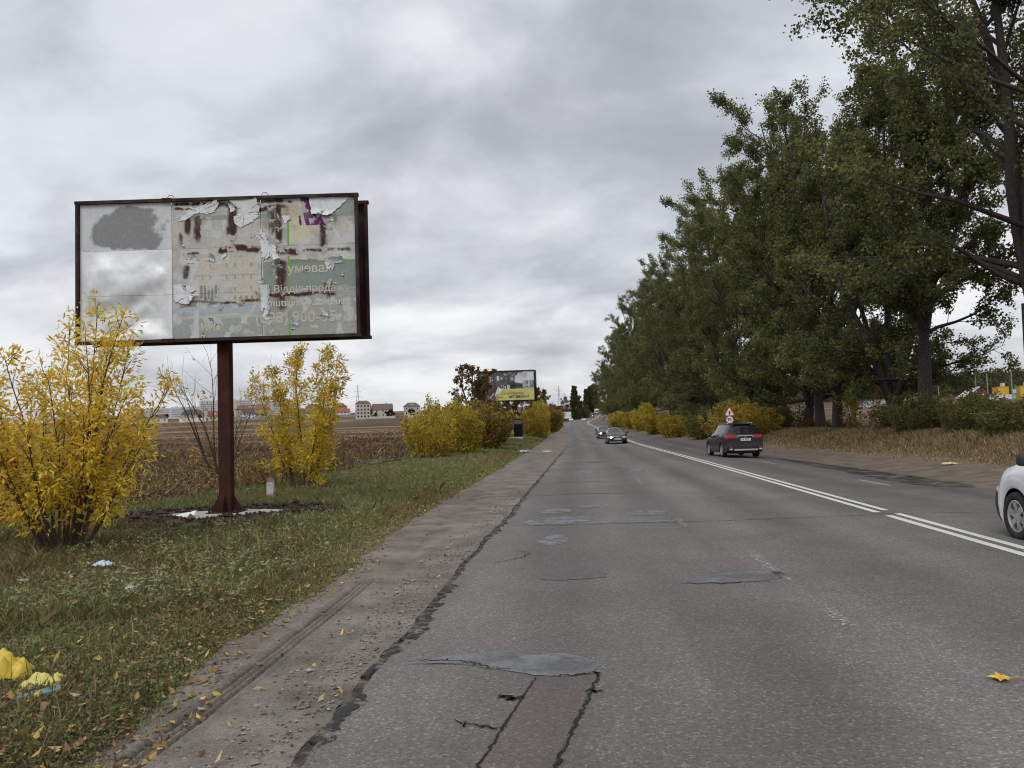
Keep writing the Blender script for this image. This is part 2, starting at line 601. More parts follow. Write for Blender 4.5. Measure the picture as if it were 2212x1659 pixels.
# ---- asphalt
def asphalt_mat(name, base, wheel=True, speck=1.0, rough=0.78):
    m, nt, b = new_mat(name)
    L_ = nt.links.new
    tc = N(nt, "ShaderNodeTexCoord")
    # stretched long stains along the road
    mp = N(nt, "ShaderNodeMapping")
    mp.inputs["Scale"].default_value = (1.0, 0.07, 1.0)
    L_(tc.outputs["Object"], mp.inputs[0])
    n1 = N(nt, "ShaderNodeTexNoise")
    n1.inputs["Scale"].default_value = 0.9
    n1.inputs["Detail"].default_value = 6
    n1.inputs["Roughness"].default_value = 0.6
    L_(mp.outputs[0], n1.inputs["Vector"])
    n2 = N(nt, "ShaderNodeTexNoise")
    n2.inputs["Scale"].default_value = 0.55
    n2.inputs["Detail"].default_value = 8
    n2.inputs["Roughness"].default_value = 0.65
    L_(tc.outputs["Object"], n2.inputs["Vector"])
    r1 = N(nt, "ShaderNodeMapRange")
    r1.inputs["From Min"].default_value, r1.inputs["From Max"].default_value = 0.3, 0.7
    r1.inputs["To Min"].default_value, r1.inputs["To Max"].default_value = 0.80, 1.18
    L_(n1.outputs["Fac"], r1.inputs["Value"])
    r2 = N(nt, "ShaderNodeMapRange")
    r2.inputs["From Min"].default_value, r2.inputs["From Max"].default_value = 0.3, 0.7
    r2.inputs["To Min"].default_value, r2.inputs["To Max"].default_value = 0.80, 1.2
    L_(n2.outputs["Fac"], r2.inputs["Value"])
    mu = N(nt, "ShaderNodeMath", operation='MULTIPLY')
    L_(r1.outputs[0], mu.inputs[0])
    L_(r2.outputs[0], mu.inputs[1])
    # aggregate
    vo = N(nt, "ShaderNodeTexVoronoi")
    vo.inputs["Scale"].default_value = 70
    L_(tc.outputs["Object"], vo.inputs["Vector"])
    bw = N(nt, "ShaderNodeSeparateColor")
    L_(vo.outputs["Color"], bw.inputs[0])
    rv = N(nt, "ShaderNodeValToRGB")
    rv.color_ramp.elements[0].position, rv.color_ramp.elements[0].color = 0.0, (0.52, 0.52, 0.52, 1)
    rv.color_ramp.elements[1].position, rv.color_ramp.elements[1].color = 1.0, (2.1, 2.0, 1.9, 1)
    e = rv.color_ramp.elements.new(0.55)
    e.color = (0.9, 0.9, 0.9, 1)
    e = rv.color_ramp.elements.new(0.88)
    e.color = (1.12, 1.1, 1.06, 1)
    L_(bw.outputs[0], rv.inputs[0])
    mxv = N(nt, "ShaderNodeMix", data_type='RGBA')
    mxv.inputs["Factor"].default_value = speck
    mxv.inputs["A"].default_value = (1, 1, 1, 1)
    L_(rv.outputs[0], mxv.inputs["B"])
    vm = N(nt, "ShaderNodeVectorMath", operation='SCALE')
    L_(mxv.outputs["Result"], vm.inputs[0])
    L_(mu.outputs[0], vm.inputs["Scale"])
    vm2 = N(nt, "ShaderNodeVectorMath", operation='MULTIPLY')
    L_(vm.outputs[0], vm2.inputs[0])
    if wheel:
        at = N(nt, "ShaderNodeAttribute", attribute_name="Col")
        L_(at.outputs["Color"], vm2.inputs[1])
    else:
        vm2.inputs[1].default_value = base
    L_(vm2.outputs[0], b.inputs["Base Color"])
    rr = N(nt, "ShaderNodeMapRange")
    rr.inputs["From Min"].default_value, rr.inputs["From Max"].default_value = 0.3, 0.7
    rr.inputs["To Min"].default_value, rr.inputs["To Max"].default_value = rough - 0.13, rough + 0.1
    L_(n2.outputs["Fac"], rr.inputs["Value"])
    L_(rr.outputs[0], b.inputs["Roughness"])
    b.inputs["Specular IOR Level"].default_value = 0.35
    bp = N(nt, "ShaderNodeBump")
    bp.inputs["Strength"].default_value = 0.55
    bp.inputs["Distance"].default_value = 0.006
    L_(vo.outputs["Distance"], bp.inputs["Height"])
    L_(bp.outputs[0], b.inputs["Normal"])
    return m


M['asphalt'] = asphalt_mat('old_asphalt', None, True, 0.70)
ROAD_L, ROAD_R = -1.40, 9.40


def edge_noise(Y, seed, amp):
    return amp * (fbm(Y * 1.3, Y * 0 + 2, seed, 4) - 0.5) * 2 + amp * 1.2 * (fbm(Y * 0.25, Y * 0 + 5, seed + 1, 2) - 0.5)


def band_sheet(name, ss, ys, dz, mat, parent=None, left=None, right=None, zn=None, col=None):
    """sheet that follows the road: ss offsets across, ys stations along; outer edges may wander"""
    S, Y = np.meshgrid(ss, ys)
    S = S.astype(float).copy()
    if left is not None:
        lo, hi = ss[0], ss[-1]
        nl = left(ys)[:, None]
        nr = right(ys)[:, None] if right is not None else np.full_like(nl, hi)
        S = nl + (S - lo) / (hi - lo) * (nr - nl)
    X = S + xc(Y) - 4.95
    Z = zroad(S, Y) + dz
    if zn is not None:
        Z = Z + zn(S, Y)
    ny, nx = X.shape
    V = np.stack([X, Y, Z], -1).reshape(-1, 3)
    i = np.arange(ny - 1)[:, None] * nx + np.arange(nx - 1)[None, :]
    F = np.stack([i, i + 1, i + nx + 1, i + nx], -1).reshape(-1, 4)
    c = None if col is None else col(S, Y).reshape(-1, 3)
    return mk(name, V, F, mat, parent, True, c)


def road_col(S, Y):
    base = np.ones(S.shape + (3,)) * np.array([0.143, 0.138, 0.128])
    n = fbm(S * 1.2, Y * 0.12, 61, 4)
    # polished, dust-filled wheel paths and darker oil strips between them
    f = 1.0 + 0.16 * np.cos((S - 0.35) * 2 * np.pi / 1.75) * (n + 0.25) + 0.35 * (fbm(S * 0.8, Y * 0.25, 64, 4) - 0.5)
    f = f - 0.13 * sstep(-1.0, -1.35, S) * (fbm(S * 3, Y * 0.8, 62, 3) > 0.5)
    right = sstep(5.3, 5.6, S)
    f = f * (1 - 0.20 * right) * (0.84 + 0.32 * fbm(S * 0.5, Y * 0.05, 63, 3))
    f = f * (1 - 0.22 * sstep(8.3, 9.2, S + 0.6 * (n - 0.5)))
    return base * f[..., None]


ry = grid_axis([(-40, 2, 3), (2, 26, 0.10), (26, 60, 0.4), (60, 200, 2), (200, 1000, 6), (1000, 1500, 50)])
rs = np.concatenate([[ROAD_L], np.linspace(-1.2, 9.2, 53), [ROAD_R]])
road = band_sheet("road", rs, ry, 0.0, M['asphalt'],
                  left=lambda Y: ROAD_L + edge_noise(Y, 71, 0.045), right=lambda Y: ROAD_R + edge_noise(Y, 81, 0.16), col=road_col)
tag(road, kind='structure')

# ---- dirt shoulders
def dirt_mat(name, col, warm, track_tint=False):
    m, nt, b = new_mat(name)
    L_ = nt.links.new
    tc = N(nt, "ShaderNodeTexCoord")
    n1 = N(nt, "ShaderNodeTexNoise")
    n1.inputs["Scale"].default_value = 1.6
    n1.inputs["Detail"].default_value = 9
    n1.inputs["Roughness"].default_value = 0.62
    L_(tc.outputs["Object"], n1.inputs["Vector"])
    rp = N(nt, "ShaderNodeValToRGB")
    rp.color_ramp.elements[0].position, rp.color_ramp.elements[1].position = 0.32, 0.68
    rp.color_ramp.elements[0].color = (*[c * 0.72 for c in col], 1)
    rp.color_ramp.elements[1].color = (*warm, 1)
    L_(n1.outputs["Fac"], rp.inputs[0])
    vo = N(nt, "ShaderNodeTexVoronoi")
    vo.inputs["Scale"].default_value = 95
    L_(tc.outputs["Object"], vo.inputs["Vector"])
    sc = N(nt, "ShaderNodeSeparateColor")
    L_(vo.outputs["Color"], sc.inputs[0])
    mr = N(nt, "ShaderNodeMapRange")
    mr.inputs["To Min"].default_value, mr.inputs["To Max"].default_value = 0.74, 1.26
    L_(sc.outputs[0], mr.inputs["Value"])
    vm = N(nt, "ShaderNodeVectorMath", operation='SCALE')
    L_(rp.outputs[0], vm.inputs[0])
    L_(mr.outputs[0], vm.inputs["Scale"])
    vq = N(nt, "ShaderNodeVectorMath", operation='MULTIPLY')
    L_(vm.outputs[0], vq.inputs[0])
    if track_tint:                          # mesh colour attribute makes the tyre tread and rut lines darker
        at = N(nt, "ShaderNodeAttribute", attribute_name="Col")
        L_(at.outputs["Color"], vq.inputs[1])
    else:
        vq.inputs[1].default_value = (1, 1, 1)
    L_(vq.outputs[0], b.inputs["Base Color"])
    b.inputs["Roughness"].default_value = 0.92
    b.inputs["Specular IOR Level"].default_value = 0.15
    ad = N(nt, "ShaderNodeMath", operation='MULTIPLY_ADD')
    L_(n1.outputs["Fac"], ad.inputs[0])
    ad.inputs[1].default_value = 2.0
    L_(vo.outputs["Distance"], ad.inputs[2])
    bp = N(nt, "ShaderNodeBump")
    bp.inputs["Strength"].default_value = 0.5
    bp.inputs["Distance"].default_value = 0.012
    L_(ad.outputs[0], bp.inputs["Height"])
    L_(bp.outputs[0], b.inputs["Normal"])
    return m


M['dirt'] = dirt_mat('shoulder_dirt', (0.158, 0.139, 0.120), (0.240, 0.212, 0.184), True)


def track_z(S, Y):
    """tyre tread pressed into the dirt, ruts and lumps"""
    z = 0.018 * (fbm(S * 2.5, Y * 1.2, 91, 4) - 0.5) + 0.010 * (fbm(S * 9, Y * 9, 92, 3) - 0.5)
    c = np.interp(Y, [3, 4.55, 6.26, 7.57, 9.5, 12], [-2.02, -2.30, -2.58, -2.40, -2.25, -2.2])
    c = np.interp(Y, [3.0, 4.6, 7.6, 9.5], [-2.33, -2.30, -2.36, -2.44])
    u = S - c
    w = (1 - sstep(8.3, 9.6, Y)) * sstep(3.2, 3.8, Y)
    rib = np.exp(-((np.abs(u) - 0.055) / 0.014) ** 2) + 0.8 * np.exp(-(u / 0.012) ** 2)
    lug = (0.5 + 0.5 * np.sin(Y * 2 * np.pi / 0.09)) * (1 - sstep(0.07, 0.10, np.abs(u))) * 0.5
    z = z - w * (0.026 * rib + 0.011 * lug) + w * 0.013 * np.exp(-((np.abs(u) - 0.115) / 0.02) ** 2)
    # a broader worn rut further on
    c2 = np.interp(Y, [8, 14, 22], [-2.1, -2.55, -2.75])
    c3 = np.interp(Y, [3, 8, 14], [-1.75, -1.95, -2.0])
    z = z - 0.02 * np.exp(-((S - c3) / 0.05) ** 2) * sstep(4, 6, Y) * (1 - sstep(10, 14, Y)) * (0.4 + fbm(Y * 0.8, Y * 0, 93, 2))
    z = z - 0.03 * np.exp(-((S - c2) / 0.11) ** 2) * sstep(8, 11, Y) * (1 - sstep(20, 26, Y))
    return z


def track_col(S, Y):
    c = np.interp(Y, [3.0, 4.6, 7.6, 9.5], [-2.33, -2.30, -2.36, -2.44])
    u = S - c
    w = (1 - sstep(8.3, 9.6, Y)) * sstep(3.2, 3.8, Y) * (0.55 + 0.6 * fbm(S * 4, Y * 3, 94, 3))
    rib = np.exp(-((np.abs(u) - 0.055) / 0.016) ** 2) + 0.7 * np.exp(-(u / 0.013) ** 2)
    lug = (np.sin(Y * 2 * np.pi / 0.09) > 0.1) * (1 - sstep(0.075, 0.11, np.abs(u))) * 0.35
    f = 1 - 0.42 * w * np.clip(rib + lug, 0, 1)
    c2 = np.interp(Y, [8, 14, 22], [-2.1, -2.55, -2.75])
    f = f - 0.22 * np.exp(-((S - c2) / 0.10) ** 2) * sstep(8, 11, Y) * (1 - sstep(20, 26, Y)) * fbm(S * 3, Y * 2, 96, 3)
    f = f * (0.88 + 0.26 * fbm(S * 0.9, Y * 0.35, 99, 4))
    pale = sstep(0.55, 0.68, fbm(S * 1.1 + 4, Y * 0.28, 89, 4)) * 0.14
    return np.stack([f + pale, f + pale * 1.02, f + pale * 1.08], -1)


sy = grid_axis([(-20, 2, 2), (2, 12, 0.022), (12, 26, 0.08), (26, 60, 0.5), (60, 420, 3)])
ssL = np.concatenate([np.linspace(-3.4, -1.25, 150)])
shoulder = band_sheet("dirt_shoulder", ssL, sy, -0.028, M['dirt'],
                      left=lambda Y: verge_edge(Y) - 0.12 + edge_noise(Y, 95, 0.12), right=lambda Y: np.full_like(Y, -1.22), zn=track_z, col=track_col)
tag(shoulder, kind='structure')
M['dirt_right'] = dirt_mat('shoulder_dirt_right', (0.135, 0.110, 0.090), (0.200, 0.163, 0.130))
sR = band_sheet("dirt_shoulder_right", np.linspace(9.2, 13.0, 20), grid_axis([(10, 60, 0.35), (60, 420, 3)]), -0.030, M['dirt_right'],
                left=lambda Y: np.full_like(Y, 9.15), right=lambda Y: 12.7 + edge_noise(Y, 97, 0.35) - 1.6 * sstep(50, 110, Y),
                zn=lambda S, Y: 0.03 * (fbm(S * 1.5, Y * 0.5, 98, 4) - 0.5) + 0.008 + 0.16 * sstep(10.2, 12.6, S))
tag(sR, kind='structure')

# ---- things laid on the asphalt: lines, tar, patches, cracks, wet spots
def wear_mat(name, col, keep, scale=14.0, rough=0.7, spec=0.3, soft=0.05):
    """thin layer worn through in flecks"""
    m, nt, b = new_mat(name)
    L_ = nt.links.new
    tc = N(nt, "ShaderNodeTexCoord")
    n = N(nt, "ShaderNodeTexNoise")
    n.inputs["Scale"].default_value = scale
    n.inputs["Detail"].default_value = 9
    n.inputs["Roughness"].default_value = 0.72
    L_(tc.outputs["Object"], n.inputs["Vector"])
    mr = N(nt, "ShaderNodeMapRange")
    mr.inputs["From Min"].default_value, mr.inputs["From Max"].default_value = keep - soft, keep + soft
    L_(n.outputs["Fac"], mr.inputs["Value"])
    b.inputs["Base Color"].default_value = (*col, 1)
    b.inputs["Roughness"].default_value = rough
    b.inputs["Specular IOR Level"].default_value = spec
    tr = N(nt, "ShaderNodeBsdfTransparent")
    mx = N(nt, "ShaderNodeMixShader")
    L_(mr.outputs[0], mx.inputs[0])
    L_(tr.outputs[0], mx.inputs[1])
    L_(b.outputs[0], mx.inputs[2])
    L_(mx.outputs[0], nt.nodes["Material Output"].inputs[0])
    return m


M['line'] = wear_mat('road_paint', (0.60, 0.60, 0.57), 0.36)
M['line_worn'] = wear_mat('worn_road_paint', (0.46, 0.46, 0.44), 0.56, 22)
M['line_faint'] = wear_mat('faint_road_paint', (0.42, 0.42, 0.40), 0.47, 22)


def strip_mesh(name, s0, s1, y0, y1, dz, mat, step=0.5, jag=0.0, seed=1, parent=road):
    n = max(2, int((y1 - y0) / step) + 1)
    Y = np.linspace(y0, y1, n)
    a = np.full(n, s0) + (jag * (fbm(Y * 6, Y * 0 + 1, seed, 3) - 0.5) * 2 if jag else 0)
    b = np.full(n, s1) + (jag * (fbm(Y * 6, Y * 0 + 7, seed + 5, 3) - 0.5) * 2 if jag else 0)
    V = np.concatenate([np.stack([a + xc(Y) - 4.95, Y, zroad(a, Y) + dz], -1), np.stack([b + xc(Y) - 4.95, Y, zroad(b, Y) + dz], -1)])
    i = np.arange(n - 1)
    F = np.stack([i, i + n, i + n + 1, i + 1], -1)
    return mk(name, V, F, mat, parent)


for s0 in (4.78, 5.02):
    strip_mesh("centre_line", s0, s0 + 0.125, -5, 13.95 + (s0 - 4.78) * 1.2, 0.004, M['line'], jag=0.008, seed=int(s0 * 50))
    strip_mesh("centre_line", s0, s0 + 0.125, 14.45 + (s0 - 4.78) * 1.2, 1000, 0.004, M['line'], step=2.0, jag=0.006, seed=int(s0 * 51))
for y0, y1 in ((21.3, 23.6), (33.5, 35.8), (46, 48.2), (58, 60.5), (70, 72.5)):
    strip_mesh("lane_dash", 7.42, 7.53, y0, y1, 0.004, M['line_faint'])
for y0, y1 in ((6.6, 7.2), (8.5, 10.3), (13.0, 14.2), (22.6, 24.9), (31.5, 34), (44, 46.5), (57, 60)):
    strip_mesh("lane_dash", 1.45 + (0.45 if y0 < 12 else 0), 1.56 + (0.45 if y0 < 12 else 0), y0, y1, 0.004, M['line_worn'])


def blob_mesh(name, pts, dz, mat, parent=road, sub=6, jag=0.02, seed=3, h=0.0):
    """irregular flat outline through the given (s, Y) points, jagged between them"""
    P = np.array(pts, float)
    rng = np.random.default_rng(seed)
    out = []
    k = len(P)
    for i in range(k):
        p0, p1, p2, p3 = P[i - 1], P[i], P[(i + 1) % k], P[(i + 2) % k]
        for t in np.linspace(0, 1, sub, endpoint=False):
            q = 0.5 * (2 * p1 + (p2 - p0) * t + (2 * p0 - 5 * p1 + 4 * p2 - p3) * t * t + (-p0 + 3 * p1 - 3 * p2 + p3) * t ** 3)
            out.append(q + rng.normal(0, jag, 2))
    O = np.array(out)
    c = O.mean(0)
    ring2 = c + (O - c) * 0.93
    n = len(O)
    def xyz(A, z):
        return np.stack([A[:, 0] + xc(A[:, 1]) - 4.95, A[:, 1], zroad(A[:, 0], A[:, 1]) + z], -1)
    V = np.concatenate([xyz(O, dz), xyz(ring2, dz + h), xyz(c[None], dz + h)])
    F = [(i, (i + 1) % n, n + (i + 1) % n, n + i) for i in range(n)] + [(n + i, n + (i + 1) % n, 2 * n) for i in range(n)]
    return mk(name, V, F, mat, parent)


M['bitumen'] = plain('bitumen', (0.030, 0.030, 0.031), 0.8, var=0.3, scale=12, bump=0.6, bscale=60, dirt=(0.06, 0.055, 0.05))
M['tar_edge'] = wear_mat('crumbling_tar', (0.040, 0.039, 0.038), 0.505, 9.0, 0.85, 0.2, 0.03)
M['crack'] = plain('crack', (0.014, 0.013, 0.012), 0.95, var=0.2)
M['patch_red'] = asphalt_mat('reddish_patch', (0.122, 0.104, 0.096), False, 0.55)
M['patch_dark'] = asphalt_mat('dark_patch', (0.115, 0.114, 0.112), False, 0.6)
M['slurry'] = wear_mat('smooth_bitumen_seal', (0.150, 0.155, 0.163), 0.42, 3.5, 0.5, 0.4, 0.16)
M['oilstain'] = wear_mat('oily_damp', (0.045, 0.042, 0.036), 0.50, 1.6, 0.5)

# crumbling tar edge, thick and dark near by, thinner further off
Y = np.concatenate([np.arange(2.0, 26.0, 0.025), np.arange(26.0, 70.0, 0.4)])
aL = -1.43 + edge_noise(Y, 71, 0.045) - 0.07 * (fbm(Y * 5, Y * 0, 101, 4) - 0.3)
wd = (0.020 + 0.075 * sstep(0.40, 0.66, fbm(Y * 0.9, Y * 0 + 4, 102, 3)) + 0.13 * (fbm(Y * 7, Y * 0 + 9, 103, 4) - 0.5)) * np.interp(Y, [2, 10, 30, 70], [1.2, 1.0, 0.9, 1.2])
bL = aL + np.maximum(wd, 0.02) + 0.02
V = np.concatenate([np.stack([aL - 0.03, Y, zr(Y) - 0.03], -1), np.stack([aL, Y, zr(Y) + 0.006], -1), np.stack([bL, Y, zr(Y) + 0.005], -1)])
n = len(Y)
i = np.arange(n - 1)
mk("crumbled_edge", V, np.concatenate([np.stack([i, i + n, i + n + 1, i + 1], -1), np.stack([i + n, i + 2 * n, i + 2 * n + 1, i + n + 1], -1)]), M['tar_edge'], road)

Y = np.linspace(3.4, 5.34, 60)
la = np.interp(Y, [3.4, 3.95, 4.7, 5.3], [-0.61, -0.555, -0.455, -0.37]) + 0.008 * (fbm(Y * 9, Y * 0, 111, 3) - 0.5)
lb_ = np.interp(Y, [3.4, 3.95, 4.7, 5.3], [-0.26, -0.195, -0.075, 0.02]) + 0.012 * (fbm(Y * 9, Y * 0 + 3, 112, 3) - 0.5)
n = len(Y)
i = np.arange(n - 1)
mk("reddish_patch", np.concatenate([np.stack([la, Y, Y * 0 + 0.004], -1), np.stack([lb_, Y, Y * 0 + 0.004], -1)]), np.stack([i, i + n, i + n + 1, i + 1], -1), M['patch_red'], road)
blob_mesh("sealed_patch", [(-1.24, 5.66), (-1.0, 5.84), (-0.6, 5.96), (-0.45, 5.85), (-0.2, 5.88), (0.0, 5.7), (0.04, 5.55), (-0.08, 5.38), (-0.3, 5.36), (-0.5, 5.44), (-0.8, 5.60), (-1.05, 5.66)], 0.005, M['slurry'], sub=7, jag=0.006, seed=4)
for k, pts in enumerate([
        [(-1.15, 13.9), (-0.8, 14.6), (-0.2, 14.9), (0.1, 14.4), (-0.1, 13.9), (-0.6, 13.7)],
        [(0.0, 13.85), (0.7, 14.15), (1.4, 13.9), (1.35, 13.7), (0.6, 13.72)],
        [(-0.95, 15.8), (-0.6, 16.4), (-0.35, 16.2), (-0.3, 15.7), (-0.6, 15.5)],
        [(-0.2, 16.6), (0.3, 17.0), (0.45, 16.8), (0.2, 16.4)],
        [(-0.7, 11.6), (-0.55, 12.3), (-0.35, 12.3), (-0.3, 11.5), (-0.5, 11.3)],
        [(1.5, 29), (1.9, 30.4), (2.1, 29.6), (1.9, 28.6)],
        [(-0.4, 29.0), (0.0, 30.4), (0.35, 29.6), (0.1, 28.7)],
        [(0.9, 8.5), (1.5, 9.0), (2.0, 9.0), (1.9, 8.6), (1.3, 8.4)],
        [(0.7, 15.0), (1.1, 15.7), (1.5, 15.5), (1.2, 14.8)]]):
    blob_mesh("sealed_patch", pts, 0.004, M['slurry'], seed=20 + k, jag=0.012)
blob_mesh("dark_patch", [(-0.55, 8.8), (-0.3, 9.3), (0.1, 9.25), (0.15, 8.85), (-0.2, 8.7)], 0.004, M['patch_dark'], seed=33)
blob_mesh("dark_patch", [(-1.1, 38), (-0.2, 39.2), (1.1, 39), (1.2, 37.8), (0.1, 37.2)], 0.004, M['patch_dark'], seed=34)
blob_mesh("damp_stain", [(8.2, 22), (8.9, 21), (9.7, 22), (9.8, 28), (9.6, 34), (9.2, 40), (8.7, 38), (8.5, 31), (8.3, 26)], 0.005, M['oilstain'], seed=35, jag=0.05)


def crack(pts, w=0.012, seed=0, sub=10, jag=0.02):
    P = np.array(pts, float)
    rng = np.random.default_rng(seed)
    tt = np.linspace(0, len(P) - 1, (len(P) - 1) * sub + 1)
    S = np.interp(tt, np.arange(len(P)), P[:, 0]) + rng.normal(0, jag, len(tt))
    Yc = np.interp(tt, np.arange(len(P)), P[:, 1]) + rng.normal(0, jag, len(tt))
    w_ = w * (0.45 + rng.random(len(tt))) * np.sin(np.pi * np.clip(np.linspace(0.06, 0.94, len(tt)), 0, 1)) ** 0.4
    T = np.stack([np.gradient(S), np.gradient(Yc)], -1)
    T /= np.linalg.norm(T, axis=1)[:, None] + 1e-9
    Nn = np.stack([-T[:, 1], T[:, 0]], -1)
    A = np.stack([S, Yc], -1) + Nn * w_[:, None] / 2
    B_ = np.stack([S, Yc], -1) - Nn * w_[:, None] / 2
    n = len(tt)
    V = np.concatenate([np.stack([q[:, 0] + xc(q[:, 1]) - 4.95, q[:, 1], zroad(q[:, 0], q[:, 1]) + 0.007], -1) for q in (A, B_)])
    i = np.arange(n - 1)
    return mk("crack", V, np.stack([i, i + n, i + n + 1, i + 1], -1), M['crack'], road)


crack([(-0.6, 3.5), (-0.55, 3.95), (-0.45, 4.7), (-0.36, 5.33)], 0.016, 1, 24, 0.004)
crack([(-0.25, 3.5), (-0.19, 3.95), (-0.07, 4.7), (0.03, 5.33), (0.02, 5.45)], 0.018, 2, 24, 0.006)
crack([(-0.50, 4.42), (-0.62, 4.47), (-0.76, 4.55)], 0.013, 3)
crack([(-0.42, 4.92), (-0.49, 4.93), (-0.55, 4.97)], 0.022, 4)
crack([(-0.03, 5.05), (0.03, 5.06)], 0.02, 5)
crack([(-1.2, 5.72), (-1.0, 5.74), (-0.75, 5.62), (-0.55, 5.5)], 0.013, 6)
crack([(-0.25, 5.36), (0.0, 5.42), (0.07, 5.40)], 0.016, 7)
crack([(-1.25, 13.7), (-0.6, 13.55), (0.5, 13.62), (1.5, 13.65), (3.0, 13.8), (4.6, 14.1), (6.5, 14.6), (9, 15)], 0.018, 8, 14, 0.02)
crack([(-1.1, 9.9), (-0.85, 10.2), (-0.75, 10.6), (-0.95, 10.9)], 0.012, 9)
crack([(0.9, 8.42), (1.3, 8.38), (1.8, 8.45)], 0.02, 10)
for k, yy in enumerate((19.5, 24.0, 31.0, 36.5, 43.0, 52.0)):
    crack([(-1.35, yy), (-0.2, yy + 0.4), (0.9 + 0.3 * (k % 3), yy + 0.2)], 0.05, 40 + k)

# ================================================================== plants
def unit(v):
    return v / (np.linalg.norm(v, axis=-1, keepdims=True) + 1e-9)


def leaf_arrays(rng, P, L, W, cols, droop=0.3, along=None, fold=0.25, flat=0.0):
    """folded rhombic leaves: one quad each. P base points, L/W sizes, cols per-leaf colours"""
    n = len(P)
    a = rng.normal(0, 1, (n, 3))
    if along is not None:
        a = a * 0.55 + along
    a[:, 2] -= droop
    a = unit(a)
    b = unit(np.cross(a, rng.normal(0, 1, (n, 3)) + np.array([0, 0, 1.2 * flat])))
    c = np.cross(a, b)
    L = np.broadcast_to(np.asarray(L, float), (n,))[:, None]
    W = np.broadcast_to(np.asarray(W, float), (n,))[:, None]
    V = np.empty((n, 4, 3))
    V[:, 0] = P
    V[:, 1] = P + a * L * 0.42 + b * W * 0.5 + c * W * fold
    V[:, 2] = P + a * L
    V[:, 3] = P + a * L * 0.42 - b * W * 0.5 + c * W * fold
    F = np.arange(n * 4).reshape(n, 4)
    C4 = np.repeat(cols[:, None, :], 4, 1)
    return V.reshape(-1, 3), F, C4.reshape(-1, 3)


def pick_cols(rng, n, pal, jit=0.2):
    """palette: list of (weight, rgb)"""
    w = np.array([p[0] for p in pal], float)
    c = np.array([p[1] for p in pal], float)
    k = rng.choice(len(pal), n, p=w / w.sum())
    return c[k] * (1 + rng.normal(0, jit, (n, 1)).clip(-0.5, 0.6))


def curve(rng, p, d, length, k, wob, lift):
    pts = [np.array(p, float)]
    d = unit(np.array(d, float))
    st = length / (k - 1)
    for _ in range(k - 1):
        d = unit(d + rng.normal(0, wob, 3) + np.array([0, 0, lift]))
        pts.append(pts[-1] + d * st)
    return np.array(pts)


def along_curve(P, t):
    k = len(P) - 1
    x = t * k
    i = int(min(k - 1, math.floor(x)))
    return P[i] + (P[i + 1] - P[i]) * (x - i), unit(P[i + 1] - P[i])


def side_dir(rng, d, ang):
    a = unit(np.cross(d, rng.normal(0, 1, 3)))
    return unit(d * math.cos(ang) + a * math.sin(ang))


class Wood:
    def __init__(s):
        s.V, s.F, s.n = [], [], 0

    def add(s, P, r0, r1, n):
        V, F = tube_arrays(P, np.linspace(r0, r1, len(P)), n)
        s.V.append(V)
        s.F.append(F + s.n)
        s.n += len(V)

    def mesh(s, name, mat):
        return raw_mesh(name, np.concatenate(s.V), np.concatenate(s.F), mat, True)


